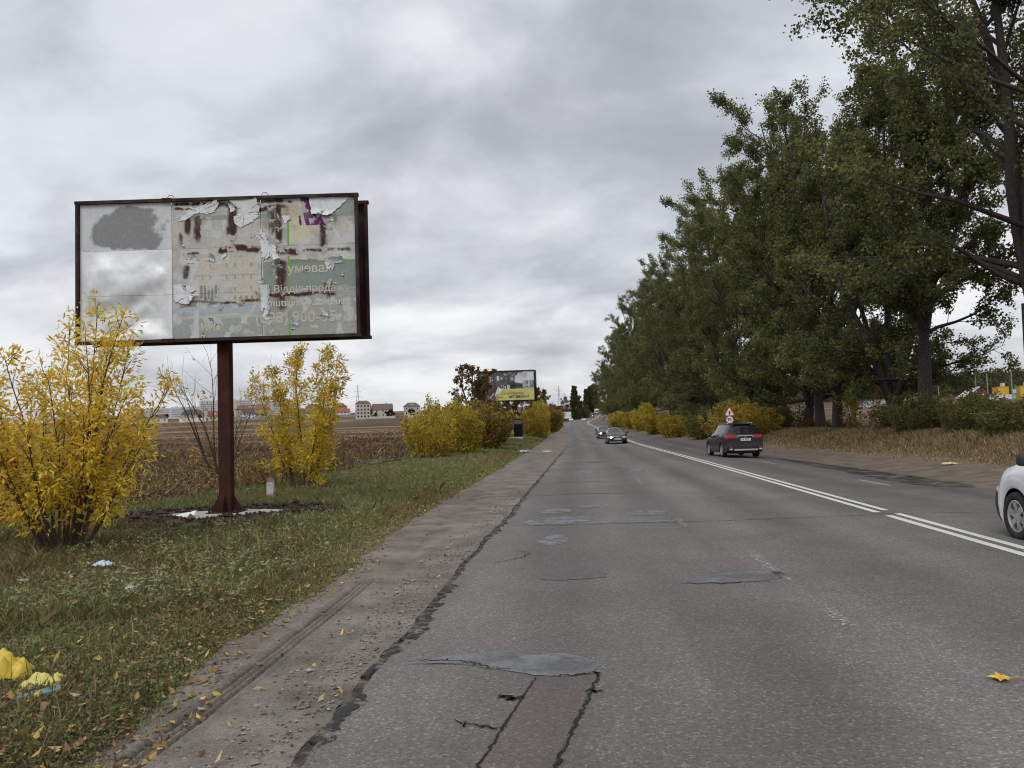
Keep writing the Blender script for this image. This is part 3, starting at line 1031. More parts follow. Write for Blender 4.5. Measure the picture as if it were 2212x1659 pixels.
def tall_tree(seed, H=26.0, leaders=3, nlimb=11, nbr=6, ntw=5, nleaf=42, leaf=0.15, tr=0.40, spread=1.0, pal=None, clear=0.13, lean=0.06, jit=0.22, tpow=1.15, rnd=0.0, tilt=(0.10, 0.34), lowz=(-0.05, 0.35)):
    """tall roadside poplar: leaning trunk, rising leaders, limbs, branches, twigs and single leaves"""
    rng = np.random.default_rng(seed)
    w_trunk, w_br = Wood(), Wood()
    h0 = H * clear * rng.uniform(0.8, 1.3)
    T = curve(rng, (0, 0, -0.3), (rng.normal(0, lean), rng.normal(0, lean), 1), h0 + 0.3, 5, 0.03, 0.05)
    w_trunk.add(np.concatenate([T[:1], T]), tr * 1.25, tr * 0.85, 10)
    tips, dirs, tints = [], [], []
    for li in range(leaders):
        ang = 2 * np.pi * li / leaders + rng.uniform(-0.5, 0.5)
        tl_ = rng.uniform(*tilt) * spread if leaders > 1 else 0.03
        d = (math.cos(ang) * tl_, math.sin(ang) * tl_, 1)
        ln = (H - h0) * rng.uniform(0.82, 1.0)
        Pm = curve(rng, T[-1], d, ln, 10, 0.06, 0.06)
        rl = tr * (0.62 if leaders > 1 else 0.85)
        w_trunk.add(Pm, rl, 0.035, 7)
        for k in range(nlimb):
            t = ((k + rng.random()) / nlimb) ** tpow * 0.95 + 0.02
            p, dd = along_curve(Pm, t)
            ll = H * (0.235 * (1 - t) ** 0.6 + 0.055 + rnd * t) * rng.uniform(0.7, 1.2) * spread
            d2 = side_dir(rng, dd, rng.uniform(0.55, 1.15))
            d2[2] = d2[2] * 0.8 + 0.1
            if t < 0.25:
                d2[2] = rng.uniform(*lowz)
                d2 = unit(d2)
                ll *= 0.78
            P2 = curve(rng, p, d2, ll, 6, 0.13, 0.10 if t > 0.25 else 0.03)
            w_br.add(P2, max(0.03, rl * 0.42 * (1 - t) + 0.03), 0.012, 5)
            tint = rng.normal(0, 0.10)
            for b in range(nbr):
                t2 = 0.2 + 0.8 * (b + rng.random()) / nbr
                p3, d3 = along_curve(P2, min(t2, 0.999))
                l3 = ll * rng.uniform(0.28, 0.5) * (1.15 - 0.5 * t2)
                P3 = curve(rng, p3, side_dir(rng, d3, rng.uniform(0.4, 1.0)), l3, 4, 0.18, 0.06)
                w_br.add(P3, 0.022, 0.006, 3)
                for q in range(ntw):
                    t3 = 0.25 + 0.75 * (q + rng.random()) / ntw
                    p4, d4 = along_curve(P3, min(t3, 0.999))
                    d5 = side_dir(rng, d4, rng.uniform(0.3, 1.0))
                    l4 = rng.uniform(0.4, 0.95) * (H / 26)
                    e = p4 + d5 * l4
                    w_br.add(np.array([p4, (p4 + e) / 2 + rng.normal(0, 0.04, 3), e]), 0.008, 0.004, 3)
                    tt = rng.random(nleaf)
                    tips.append(p4 + (e - p4) * tt[:, None] + rng.normal(0, 0.17 * H / 26, (nleaf, 3)))
                    tints.append(np.full(nleaf, tint + rng.normal(0, 0.08)))
    P = np.concatenate(tips)
    tint = np.concatenate(tints)
    pal = pal or [(5, (0.125, 0.150, 0.055)), (4, (0.160, 0.175, 0.066)), (2.2, (0.225, 0.225, 0.085)), (0.9, (0.36, 0.29, 0.08)), (1.4, (0.085, 0.105, 0.046))]
    cols = pick_cols(rng, len(P), pal, jit) * (1 + tint[:, None])
    cols = cols.clip(0.008, 0.6)
    s = leaf * rng.uniform(0.7, 1.3, len(P))
    V, F, c4 = leaf_arrays(rng, P, s, s * 0.82, cols, 0.35)
    return dict(trunk=w_trunk.mesh("trunk", M['bark']), branches=w_br.mesh("branches", M['bark']), crown=raw_mesh("crown", V, F, M['leaf'], False, c4))


def place_plant(name, proto, loc, rz, scale, label, cat, group=None):
    e = empty(name, loc, rz)
    e.scale = scale if isinstance(scale, tuple) else (scale,) * 3
    for k, me in proto.items():
        link(bpy.data.objects.new(k, me), e)
    tag(e, label, cat, group)
    return e


def mistletoe_mesh(seed, r=0.55):
    rng = np.random.default_rng(seed)
    n = 700
    d = unit(rng.normal(0, 1, (n, 3)))
    P = d * (rng.random(n) ** 0.45)[:, None] * r
    cols = pick_cols(rng, n, [(3, (0.020, 0.024, 0.012)), (2, (0.032, 0.038, 0.016))], 0.2)
    V, F, c4 = leaf_arrays(rng, P, 0.20, 0.06, cols, 0.1, d)
    return raw_mesh("mistletoe", V, F, M['leaf'], False, c4)


def bush(seed, H=3.8, Wd=2.8, nstem=22, ntw=12, nleaf=36, leaf=(0.11, 0.036), pal=None, lo=0.2, base=0.35, sr=0.022, wob=0.05, vase=1.0, bare=0.0, droop=0.5, spray=0.16, twig_len=(0.3, 0.8), hpow=1.0, stem_mat='twig'):
    """many-stemmed shrub; leaflets grow in sprays along the twigs"""
    rng = np.random.default_rng(seed)
    w = Wood()
    pts, als, hts = [], [], []
    for k in range(nstem):
        a = rng.uniform(0, 2 * np.pi)
        rr = math.sqrt(rng.random())
        p0 = np.array([math.cos(a) * rr * base, math.sin(a) * rr * base, -0.08])
        out = rr * Wd * 0.5 * vase
        h = H * (1 - 0.45 * rr ** 2 * rng.uniform(0.4, 1.2)) * rng.uniform(0.72, 1.0) ** hpow
        tgt = np.array([math.cos(a) * out, math.sin(a) * out, h])
        d = unit(tgt - p0)
        P = curve(rng, p0, d * np.array([1.25, 1.25, 1]), np.linalg.norm(tgt - p0), 8, wob, 0.03)
        w.add(P, sr * rng.uniform(0.6, 1.4), 0.005, 5)
        for q in range(ntw):
            t = lo + (1 - lo) * (q + rng.random()) / ntw
            p, dd = along_curve(P, min(t, 0.999))
            l = rng.uniform(*twig_len) * (1.1 - 0.55 * t) * (H / 3.8)
            d2 = side_dir(rng, dd, rng.uniform(0.4, 1.0))
            P2 = curve(rng, p, d2, l, 4, 0.12, 0.10)
            w.add(P2, 0.007, 0.003, 3)
            if rng.random() < bare:
                continue
            m = max(2, int(nleaf * rng.uniform(0.5, 1.3)))
            tt = rng.uniform(0.15, 1.0, m) ** 0.8
            x = tt * 3
            i = np.minimum(2, x.astype(int))
            Q = P2[i] + (P2[i + 1] - P2[i]) * (x - i)[:, None]
            o = unit(rng.normal(0, 1, (m, 3))) * (rng.random(m) ** 0.6 * spray)[:, None]
            pts.append(Q + o)
            als.append(unit(o + 0.6 * unit(P2[-1] - P2[0]) * spray) * 1.0)
            hts.append(np.full(m, rng.normal(0, 0.10)))
        # tuft at the stem tip
        if rng.random() >= bare:
            m = int(nleaf * 0.7)
            o = unit(rng.normal(0, 1, (m, 3))) * (rng.random(m) * spray)[:, None]
            pts.append(P[-1] + o)
            als.append(unit(o + np.array([0, 0, 0.08])))
            hts.append(np.full(m, rng.normal(0, 0.10)))
    Pp, A, tint = np.concatenate(pts), np.concatenate(als), np.concatenate(hts)
    cols = (pick_cols(rng, len(Pp), pal, 0.16) * (1 + tint[:, None])).clip(0.01, 0.9)
    s = rng.uniform(0.7, 1.25, len(Pp))
    V, F, c4 = leaf_arrays(rng, Pp, leaf[0] * s, leaf[1] * s, cols, droop, A, 0.2, 1.0)
    return dict(stems=w.mesh("stems", M[stem_mat]), foliage=raw_mesh("foliage", V, F, M['leaf'], False, c4))


YEL = [(5, (0.84, 0.60, 0.07)), (3, (0.80, 0.53, 0.06)), (2, (0.85, 0.68, 0.15)), (0.8, (0.62, 0.35, 0.04)), (0.8, (0.52, 0.49, 0.08))]
YEL2 = [(5, (0.72, 0.50, 0.05)), (3, (0.62, 0.45, 0.05)), (2, (0.46, 0.41, 0.06)), (0.8, (0.28, 0.31, 0.06))]
YELG = [(4, (0.64, 0.45, 0.05)), (3, (0.50, 0.40, 0.055)), (2, (0.33, 0.33, 0.06)), (1, (0.20, 0.24, 0.05))]
OLIVE = [(4, (0.32, 0.225, 0.05)), (3, (0.23, 0.17, 0.042)), (2, (0.44, 0.29, 0.045)), (2.5, (0.14, 0.13, 0.04)), (1.2, (0.26, 0.13, 0.035))]
GRN = [(4, (0.11, 0.135, 0.045)), (3, (0.15, 0.165, 0.055)), (2, (0.22, 0.20, 0.06)), (1, (0.30, 0.22, 0.06))]
RED = [(3, (0.22, 0.075, 0.03)), (2, (0.30, 0.13, 0.03)), (1, (0.15, 0.05, 0.03))]


def on_ground(x, y, dz=0.0):
    return (x, y, float(gz(x, y)) + dz)


# ---- left side: the big yellow shrub, its neighbours, saplings
place_plant("yellow_shrub", bush(11, 3.95, 2.75, 25, 16, 37, (0.105, 0.032), YEL, 0.17, 0.30, 0.024, hpow=1.3), on_ground(-7.72, 11.8), 0.4, 1.0,
            "big bright yellow ash-leaved shrub in front of the rusty billboard's corner", "shrub")
place_plant("yellow_shrub", bush(12, 2.6, 2.0, 12, 9, 16, (0.115, 0.036), [(3, (0.42, 0.24, 0.03)), (2, (0.34, 0.17, 0.03)), (1, (0.25, 0.2, 0.04))], 0.12, 0.3, 0.015), on_ground(-9.6, 12.4), 1.0, 1.0,
            "thin orange-yellow shrub cut by the left edge, behind the big yellow one", "shrub")
place_plant("bare_sapling", bush(13, 4.8, 3.4, 6, 16, 6, (0.15, 0.055), [(3, (0.60, 0.28, 0.04)), (2, (0.62, 0.36, 0.05))], 0.2, 0.10, 0.036, 0.07, bare=0.6, twig_len=(0.7, 1.6)),
            on_ground(-11.75, 26.0), 0.0, 1.0, "nearly bare sapling with a few orange leaves behind the billboard post", "sapling")
place_plant("yellow_shrub", bush(14, 4.45, 3.1, 10, 18, 58, (0.13, 0.046), YEL2, 0.12, 0.50, 0.034, hpow=0.5, spray=0.17), on_ground(-8.15, 23.7), 0.3, 1.0,
            "slender yellow and green shrub standing between the two billboards, beside the whitewashed marker", "shrub")
place_plant("low_shrub", bush(15, 1.3, 1.8, 12, 7, 9, (0.10, 0.04), [(3, (0.42, 0.27, 0.04)), (2, (0.25, 0.2, 0.05))], 0.2, 0.5, 0.01, bare=0.2), on_ground(-9.6, 25.0), 0.0, 1.0,
            "low sparse yellow bush just right of the brown billboard post", "shrub")

BUSH_A = bush(16, 3.3, 3.2, 26, 11, 22, (0.14, 0.085), [(4, (0.60, 0.44, 0.05)), (3, (0.50, 0.37, 0.05)), (2, (0.38, 0.32, 0.055)), (1.5, (0.24, 0.17, 0.04))], 0.10, 0.9, 0.016, spray=0.25)
BUSH_B = bush(17, 3.4, 3.2, 32, 11, 26, (0.15, 0.09), YELG, 0.08, 0.8, 0.016, spray=0.25)
BUSH_O = bush(18, 3.6, 3.6, 34, 11, 28, (0.17, 0.11), OLIVE, 0.06, 0.9, 0.016, spray=0.3)
BUSH_G = bush(19, 2.4, 3.2, 34, 9, 26, (0.13, 0.08), GRN, 0.05, 0.9, 0.014, spray=0.28)
BUSH_R = bush(20, 1.0, 1.8, 20, 7, 18, (0.10, 0.06), RED, 0.1, 0.6, 0.010, spray=0.2)
BUSH_Y = bush(21, 3.0, 3.4, 34, 10, 26, (0.16, 0.075), [(4, (0.50, 0.35, 0.045)), (3, (0.40, 0.30, 0.05)), (2, (0.28, 0.23, 0.05)), (1, (0.2, 0.16, 0.04))], 0.08, 0.9, 0.016, spray=0.25)
TREE_O = tall_tree(31, 8.0, 2, 11, 6, 4, 20, 0.17, 0.13, 1.35, [(4, (0.20, 0.13, 0.03)), (3, (0.14, 0.10, 0.03)), (2, (0.28, 0.18, 0.03)), (1, (0.09, 0.085, 0.03))], 0.12)
TREE_BROWN = tall_tree(32, 7.2, 3, 10, 6, 4, 9, 0.14, 0.13, 1.3, [(3, (0.19, 0.115, 0.035)), (2, (0.13, 0.085, 0.035)), (1.5, (0.26, 0.16, 0.04)), (1, (0.22, 0.09, 0.035))], 0.18, 0.15)
LROW = [
    ("yellow_bush", BUSH_A, (-8.3, 45.0), 0.3, (0.92, 0.92, 0.95), "yellow-brown bush nearest the camera in the hedge before the second billboard"),
    ("yellow_bush", BUSH_B, (-7.3, 49.5), 2.0, (0.8, 0.8, 1.0), "bright yellow-green bush, second in the hedge before the second billboard"),
    ("yellow_bush", BUSH_A, (-9.2, 51.5), 4.0, (0.85, 0.85, 1.1), "tall loose yellow bush at the field side of the hedge, left of the bare tree"),
    ("olive_bush", BUSH_O, (-6.9, 57.5), 1.0, (0.9, 0.9, 0.9), "olive-brown bush left of the second billboard's black post"),
    ("olive_bush", BUSH_O, (-8.9, 61.0), 2.5, (1.1, 1.1, 1.1), "dark olive bush at the foot of the brown half-bare tree"),
    ("olive_bush", BUSH_O, (-7.2, 66.0), 0.2, (1.0, 1.0, 1.0), "olive bush directly below the second billboard's board"),
    ("brown_tree", TREE_BROWN, (-9.5, 72.0), 0.6, (1.15, 1.15, 1.0), "half-bare brown tree rising at the left edge of the second billboard"),
    ("olive_bush", BUSH_O, (-9.8, 79.0), 3.3, (1.2, 1.2, 1.15), "brownish bush behind the second billboard's post"),
    ("yellow_bush", BUSH_Y, (-6.1, 101.0), 1.2, (1.1, 1.1, 1.25), "golden bush right of the slatted cabinet"),
    ("yellow_bush", BUSH_B, (-5.2, 108.0), 0.6, (1.0, 1.0, 1.5), "tall yellow bush just right of the second billboard's foot"),
    ("olive_tree", TREE_O, (-8.6, 112.0), 0.6, (1.0, 1.0, 0.90), "rounded yellow-olive tree showing right of the second billboard"),
    ("olive_tree", TREE_O, (-7.0, 124.0), 2.2, (1.0, 1.0, 0.92), "second rounded olive tree right of the second billboard, nearer the road"),
    ("olive_tree", TREE_O, (-10.5, 98.0), 4.0, (1.0, 1.0, 0.88), "olive tree hidden mostly behind the second billboard's board"),
    ("olive_bush", BUSH_O, (-6.0, 138.0), 1.5, (1.4, 1.4, 1.3), "olive bush sloping down to the road beyond the second billboard"),
    ("yellow_bush", BUSH_Y, (-5.6, 152.0), 0.1, (1.3, 1.3, 1.3), "yellow bush before the last of the left hedge"),
    ("olive_bush", BUSH_O, (-6.0, 170.0), 2.7, (1.5, 1.5, 1.25), "olive bush near the far end of the left hedge"),
    ("yellow_bush", BUSH_B, (-6.2, 190.0), 0.9, (1.5, 1.5, 1.2), "farthest yellow-green bush of the left hedge, by the shoulder"),
    ("olive_bush", BUSH_O, (-8.5, 215.0), 0.9, (1.6, 1.6, 1.3), "dull olive bush closing the left hedge in the distance"),
]
for nm, pr, (x, y), rz, sc, lb in LROW:
    place_plant(nm, pr, on_ground(x, y), rz, sc, lb, "tree" if "tree" in nm else "bush", "hedge along the left verge")

# ---- right side: the row of tall dark trees
BROAD = dict(rnd=0.055, tilt=(0.20, 0.48))
PROTO = [tall_tree(101, 25, 4, 14, 7, 5, 40, 0.165, 0.44, 1.08, clear=0.10, **BROAD), tall_tree(102, 26, 5, 12, 7, 5, 38, 0.165, 0.46, 1.05, clear=0.09, **BROAD),
         tall_tree(103, 24.5, 4, 14, 7, 5, 40, 0.165, 0.42, 1.12, lean=0.1, clear=0.09, **BROAD), tall_tree(104, 25, 4, 14, 7, 5, 40, 0.165, 0.40, 1.1, lean=0.08, clear=0.10, **BROAD)]
NEAR = [tall_tree(111, 27, 4, 15, 7, 5, 42, 0.15, 0.46, 1.15, clear=0.22, lean=0.08, rnd=0.04, tilt=(0.15, 0.42), lowz=(0.25, 0.8)), tall_tree(112, 21, 3, 16, 7, 5, 42, 0.15, 0.36, 0.95, clear=0.28, lean=0.02, rnd=0.05, lowz=(0.2, 0.7))]
MIST = mistletoe_mesh(5)
rngT = np.random.default_rng(77)
ordw = ["first", "second", "third", "fourth", "fifth", "sixth", "seventh", "eighth", "ninth", "tenth", "eleventh", "twelfth", "thirteenth", "fourteenth",
        "fifteenth", "sixteenth", "seventeenth", "eighteenth", "nineteenth", "twentieth", "twenty-first", "twenty-second"]
TY = [35.5, 45.5, 53, 59, 65, 72, 80, 89, 98, 108, 119, 131, 144, 158, 174, 192, 212, 236, 264, 298, 336, 378]
for k, y in enumerate(TY):
    x = float(xc(y)) - 4.95 + 18.1 + rngT.uniform(-0.7, 1.1) - 3.2 * float(sstep(80, 260, y))
    sc = rngT.uniform(0.9, 1.03) * (1.0 if y > 50 else 1.02) * (1 - 0.10 * float(sstep(150, 380, y)))
    if k == 0:
        x, sc = 18.6, 1.06
    if k == 1:
        x, sc = 18.0, 1.0
    if 2 <= k <= 5:
        sc *= 0.94
    lb = "tall dark green tree of the roadside row, %s from the camera" % ordw[k]
    if k == 0:
        lb = "nearest tall tree of the roadside row, its thick limbs cut by the right edge"
    if k == 1:
        lb = "shorter tree of the roadside row with a straight dark trunk, second from the camera"
    t = place_plant("roadside_tree", (NEAR[k] if k < 2 else PROTO[k % 4]), on_ground(x, y), rngT.uniform(0, 6.28), (sc, sc, sc * rngT.uniform(0.97, 1.03)), lb, "tree", "row of tall trees right of the road")
    if k < 14:
        for q in range(rngT.integers(1, 4)):
            hh = rngT.uniform(0.55, 0.93) * 25
            a = rngT.uniform(2.2, 4.4)
            rr = rngT.uniform(0.5, 4.2) * (1.1 - hh / 30)
            o = link(bpy.data.objects.new("mistletoe", MIST), t)
            o.location = (math.cos(a - t.rotation_euler[2]) * rr, math.sin(a - t.rotation_euler[2]) * rr, hh)
            s_ = rngT.uniform(0.7, 1.4)
            o.scale = (s_, s_, s_)

# understorey and shrubs at the right
RROW = [
    ("yellow_bush", BUSH_Y, (11.7, 66.0), 0.4, (1.35, 1.3, 1.22), "large yellow bush behind the speed limit sign"),
    ("yellow_bush", BUSH_Y, (14.2, 70.0), 2.4, (1.2, 1.2, 0.92), "olive-yellow bush right of the one behind the speed limit sign"),
    ("green_bush", BUSH_G, (12.2, 84.0), 2.4, (1.3, 1.3, 1.25), "green bush left of the large yellow bush by the sign"),
    ("yellow_bush", BUSH_Y, (10.6, 98.0), 1.1, (1.2, 1.2, 0.95), "yellow bush third along the right verge beyond the sign"),
    ("green_bush", BUSH_G, (13.2, 106.0), 0.4, (1.5, 1.5, 1.5), "green bush at the trees' feet between yellow ones beyond the sign"),
    ("yellow_bush", BUSH_Y, (10.3, 116.0), 3.0, (1.35, 1.35, 1.1), "dull yellow bush halfway along the right verge beyond the sign"),
    ("yellow_bush", BUSH_B, (10.2, 140.0), 3.0, (1.5, 1.5, 1.5), "tallest bright yellow bush of the far right verge"),
    ("yellow_bush", BUSH_Y, (9.6, 158.0), 0.5, (1.6, 1.6, 1.3), "yellow bush just before the farthest one on the right verge"),
    ("yellow_bush", BUSH_B, (8.6, 182.0), 2.2, (1.8, 1.8, 1.2), "farthest yellow bush on the right verge, where the road bends"),
    ("yellow_bush", BUSH_Y, (8.9, 205.0), 4.2, (1.8, 1.8, 1.3), "last low yellow-brown bush before the road turns from sight"),
    ("sparse_yellow_bush", bush(22, 4.2, 2.8, 10, 11, 11, (0.20, 0.10), [(4, (0.42, 0.30, 0.04)), (2, (0.30, 0.22, 0.04)), (2, (0.26, 0.13, 0.03))], 0.1, 0.6, 0.02, bare=0.15, spray=0.3), (18.3, 57.0), 0.0, (1.0, 1.0, 1.0), "sparse yellow-leaved young tree against the dark trunks right of the black car"),
    ("green_bush", BUSH_G, (18.4, 49.0), 0.0, (1.15, 1.15, 0.95), "dark green bush right of the sparse yellow young tree"),
    ("green_bush", BUSH_G, (17.2, 43.5), 1.4, (1.1, 1.1, 0.88), "dense green bush below the straight dark trunk"),
    ("olive_bush", BUSH_O, (18.6, 41.0), 3.0, (0.8, 0.8, 0.58), "olive-brown bush right of the straight dark trunk"),
    ("green_bush", BUSH_G, (17.3, 38.0), 4.4, (1.0, 1.0, 0.80), "dull green bush second from the right edge below the far buildings"),
    ("olive_bush", BUSH_O, (19.2, 35.5), 5.4, (0.9, 0.9, 0.55), "low brown bush at the right edge beneath the nearest tree"),
    ("green_bush", BUSH_G, (16.8, 33.5), 5.8, (0.9, 0.9, 0.62), "green bush cut by the right edge above the white car"),
    ("red_bush", BUSH_R, (18.3, 67.5), 0.0, (1.5, 1.2, 1.1), "orange-red low bush at the trunk right of the black car"),
    ("red_bush", BUSH_R, (19.0, 61.0), 2.0, (1.4, 1.2, 0.85), "dark red low bush left of the sparse yellow young tree"),
    ("green_bush", BUSH_G, (17.6, 76.0), 1.0, (1.5, 1.5, 1.1), "dark bush among the trunks behind the black car"),
    ("green_bush", BUSH_G, (18.0, 92.0), 1.9, (1.6, 1.6, 1.6), "dark bush among the trunks left of the speed limit sign"),
]
for nm, pr, (x, y), rz, sc, lb in RROW:
    place_plant(nm, pr, on_ground(x, y, -0.05), rz, sc, lb, "bush", "shrubs along the right verge")

# ================================================================== grass and weeds (uncountable)
def blades(rng, X, Y, Z, h, w, cols, lean=0.45):
    n = len(X)
    a = rng.uniform(0, 2 * np.pi, n)
    P = np.stack([X, Y, Z - 0.01], -1)
    side = np.stack([np.cos(a), np.sin(a), np.zeros(n)], -1) * (w / 2)[:, None]
    ln = rng.normal(0, lean, (n, 2)) * h[:, None]
    mid = P + np.stack([ln[:, 0] * 0.3, ln[:, 1] * 0.3, h * 0.6], -1)
    tip = P + np.stack([ln[:, 0], ln[:, 1], h], -1)
    V = np.stack([P - side, P + side, mid + side * 0.7, tip, mid - side * 0.7], 1)
    F = np.arange(n * 5).reshape(n, 5)
    return V.reshape(-1, 3), F, np.repeat(cols[:, None], 5, 1).reshape(-1, 3)


rng = np.random.default_rng(3)


def scatter(n, y0, y1, s0, s1, power=1.6):
    """more blades near the camera; returns X, Y"""
    u = rng.random(n)
    e = 1 - power
    Y = (y0 ** e + u * (y1 ** e - y0 ** e)) ** (1 / e)
    S = s0(Y) + (s1(Y) - s0(Y)) * rng.random(n)
    return S + xc(Y) - 4.95, Y


def in_spoil(X, Y):
    return np.sqrt(((X + 7.1) / 2.8) ** 2 + ((Y - 15.95) / 1.9) ** 2) < 0.95 + 0.2 * (fbm(X * 1.5, Y * 1.5, 7, 2) - 0.5)


# near verge grass
X, Y = scatter(190000, 3.0, 60.0, lambda y: np.interp(y, [0, 5, 12, 30, 60], [-5.2, -6.2, -11, -11.5, -9]), lambda y: verge_edge(y) + 0.06, 1.75)
edge = verge_edge(Y) - lat(X, Y)
dn = fbm(X * 1.1, Y * 0.9, 301, 4)
keep = (rng.random(len(X)) < np.clip(0.12 + 0.9 * sstep(0.0, 0.55, edge + 0.5 * (dn - 0.5)), 0, 1)) & (~in_spoil(X, Y)) & (rng.random(len(X)) < 0.35 + 0.9 * sstep(0.33, 0.55, dn))
X, Y, edge, dn = X[keep], Y[keep], edge[keep], dn[keep]
hgt = (0.022 + 0.085 * rng.random(len(X)) ** 2.2 + 0.11 * sstep(0.45, 0.72, fbm(X * 0.8, Y * 0.7, 303, 3)) * rng.random(len(X))) * (0.45 + 0.75 * sstep(0.0, 0.9, edge)) * (1 + 0.9 * (rng.random(len(X)) < 0.04))
grn = sstep(0.40, 0.60, fbm(X * 0.5, Y * 0.4, 302, 3) + 0.10 * sstep(18, 30, Y) - 0.10 * (1 - sstep(0.2, 1.0, edge)))
ca = pick_cols(rng, len(X), [(4, (0.175, 0.160, 0.062)), (3, (0.195, 0.155, 0.066)), (2, (0.135, 0.095, 0.05)), (0.8, (0.32, 0.24, 0.12)), (0.4, (0.36, 0.18, 0.06))], 0.3)
cb = pick_cols(rng, len(X), [(4, (0.155, 0.195, 0.066)), (2, (0.195, 0.225, 0.078)), (1, (0.12, 0.15, 0.056)), (1, (0.20, 0.175, 0.07))], 0.28)
cc = ca + (cb - ca) * (rng.random(len(X)) < grn * 0.85)[:, None]
nearV = (X, Y, hgt, cc)
X, Y = scatter(90000, 14.0, 130.0, lambda y: np.interp(y, [14, 30, 60, 130], [-11, -11.5, -9.5, -8.5]), lambda y: verge_edge(y) + 0.10, 1.3)
edge = verge_edge(Y) - lat(X, Y)
dn = fbm(X * 0.8, Y * 0.35, 305, 4)
kp = (rng.random(len(X)) < 0.18 + 0.95 * sstep(-0.1, 0.9, edge + 0.9 * (dn - 0.5))) & ~in_spoil(X, Y)
X, Y, edge, dn = X[kp], Y[kp], edge[kp], dn[kp]
hg2 = (0.07 + 0.12 * rng.random(len(X)) + 0.08 * dn) * (0.35 + 0.75 * sstep(0, 1.6, edge))
gr2 = sstep(0.30, 0.55, dn + 0.25 * sstep(0.5, 2.2, edge) - 0.08)
ca = pick_cols(rng, len(X), [(3, (0.23, 0.175, 0.08)), (2, (0.29, 0.205, 0.085)), (2, (0.18, 0.14, 0.065)), (1, (0.38, 0.26, 0.085))], 0.25)
cb = pick_cols(rng, len(X), [(4, (0.175, 0.205, 0.08)), (2, (0.21, 0.235, 0.09)), (1, (0.14, 0.175, 0.07)), (1, (0.25, 0.22, 0.085))], 0.25)
cc2 = ca + (cb - ca) * (rng.random(len(X)) < gr2 * 0.85)[:, None]
X, Y, hgt, cc = (np.concatenate([a_, b_]) for a_, b_ in zip(nearV, (X, Y, hg2, cc2)))
V, F, c4 = blades(rng, X, Y, gz(X, Y), hgt, 0.0035 + 0.0010 * Y, cc, 0.55)
tag(mk("verge_grass", V, F, M['grass'], None, False, c4), "short olive and brown grass covering the left verge", "grass", kind='stuff')

# tiny leaves, clover and crumbs between the blades
X, Y = scatter(150000, 2.9, 24.0, lambda y: np.interp(y, [0, 5, 12, 30], [-5.2, -6.2, -11, -11.5]), lambda y: verge_edge(y) + 0.10, 1.8)
edge = verge_edge(Y) - lat(X, Y)
dn = fbm(X * 1.3, Y * 1.1, 307, 4)
kp = (rng.random(len(X)) < 0.10 + 0.95 * sstep(-0.05, 0.35, edge + 0.7 * (dn - 0.5))) & ~in_spoil(X, Y)
X, Y, dn = X[kp], Y[kp], dn[kp]
Pf = np.stack([X, Y, gz(X, Y) + rng.uniform(0.0, 0.05, len(X)) + 0.03 * dn], -1)
c1 = pick_cols(rng, len(X), [(3, (0.150, 0.155, 0.062)), (3, (0.115, 0.088, 0.052)), (1.6, (0.20, 0.15, 0.085)), (2.8, (0.17, 0.20, 0.075)), (1.5, (0.065, 0.05, 0.034)), (0.3, (0.44, 0.30, 0.09))], 0.3)
c2 = pick_cols(rng, len(X), [(3, (0.18, 0.22, 0.085)), (2, (0.235, 0.26, 0.105)), (1, (0.16, 0.13, 0.065))], 0.28)
cl = c1 + (c2 - c1) * (rng.random(len(X)) < sstep(0.48, 0.66, fbm(X * 0.55, Y * 0.5, 308, 3)) * 0.7)[:, None]
al = np.concatenate([rng.normal(0, 1, (len(Pf), 2)), rng.normal(0.25, 0.4, (len(Pf), 1))], 1)
V, F, c4 = leaf_arrays(rng, Pf, rng.uniform(0.009, 0.026, len(Pf)) * (1 + 0.08 * Y), rng.uniform(0.005, 0.013, len(Pf)) * (1 + 0.08 * Y), cl, 0.0, al * 1.4, 0.2, 1.5)
tag(mk("verge_ground_cover", V, F, M['grass'], None, False, c4), "low brown and green ground cover between the verge grass", "ground cover", kind='stuff')

# broad-leaved weeds of the verge
X, Y = scatter(3000, 3.6, 70.0, lambda y: np.interp(y, [0, 5, 12, 30, 70], [-5.2, -6.4, -11.5, -12.5, -10]), lambda y: verge_edge(y) - 0.6, 1.5)
dn = fbm(X * 0.45, Y * 0.4, 311, 3)
keep = (dn > 0.57 - 0.13 * sstep(13, 22, Y) - 0.03) & ~in_spoil(X, Y)
X, Y = X[keep], Y[keep]
m = 16
base = np.stack([X, Y, gz(X, Y)], -1)
hh = rng.uniform(0.10, 0.30, len(X)) * (1 + 0.5 * sstep(15, 30, Y))
P = np.repeat(base[:, None], m, 1)
k = rng.random((len(X), m))
P = P + np.stack([rng.normal(0, 0.03, k.shape), rng.normal(0, 0.03, k.shape), k * hh[:, None]], -1)
Pf = P.reshape(-1, 3)
al = np.concatenate([rng.normal(0, 1, (len(Pf), 2)), np.full((len(Pf), 1), 0.35)], 1)
cl = pick_cols(rng, len(Pf), [(4, (0.20, 0.24, 0.12)), (3, (0.25, 0.28, 0.15)), (2, (0.26, 0.25, 0.11)), (1.5, (0.34, 0.26, 0.09))], 0.25)
V, F, c4 = leaf_arrays(rng, Pf, rng.uniform(0.03, 0.07, len(Pf)) * (1 + 0.02 * Pf[:, 1]), 0.018 * (1 + 0.02 * Pf[:, 1]), cl, 0.2, al, 0.15, 1.0)
tag(mk("verge_weeds", V, F, M['grass'], None, False, c4), "leafy green weeds scattered through the left verge", "weeds", kind='stuff')

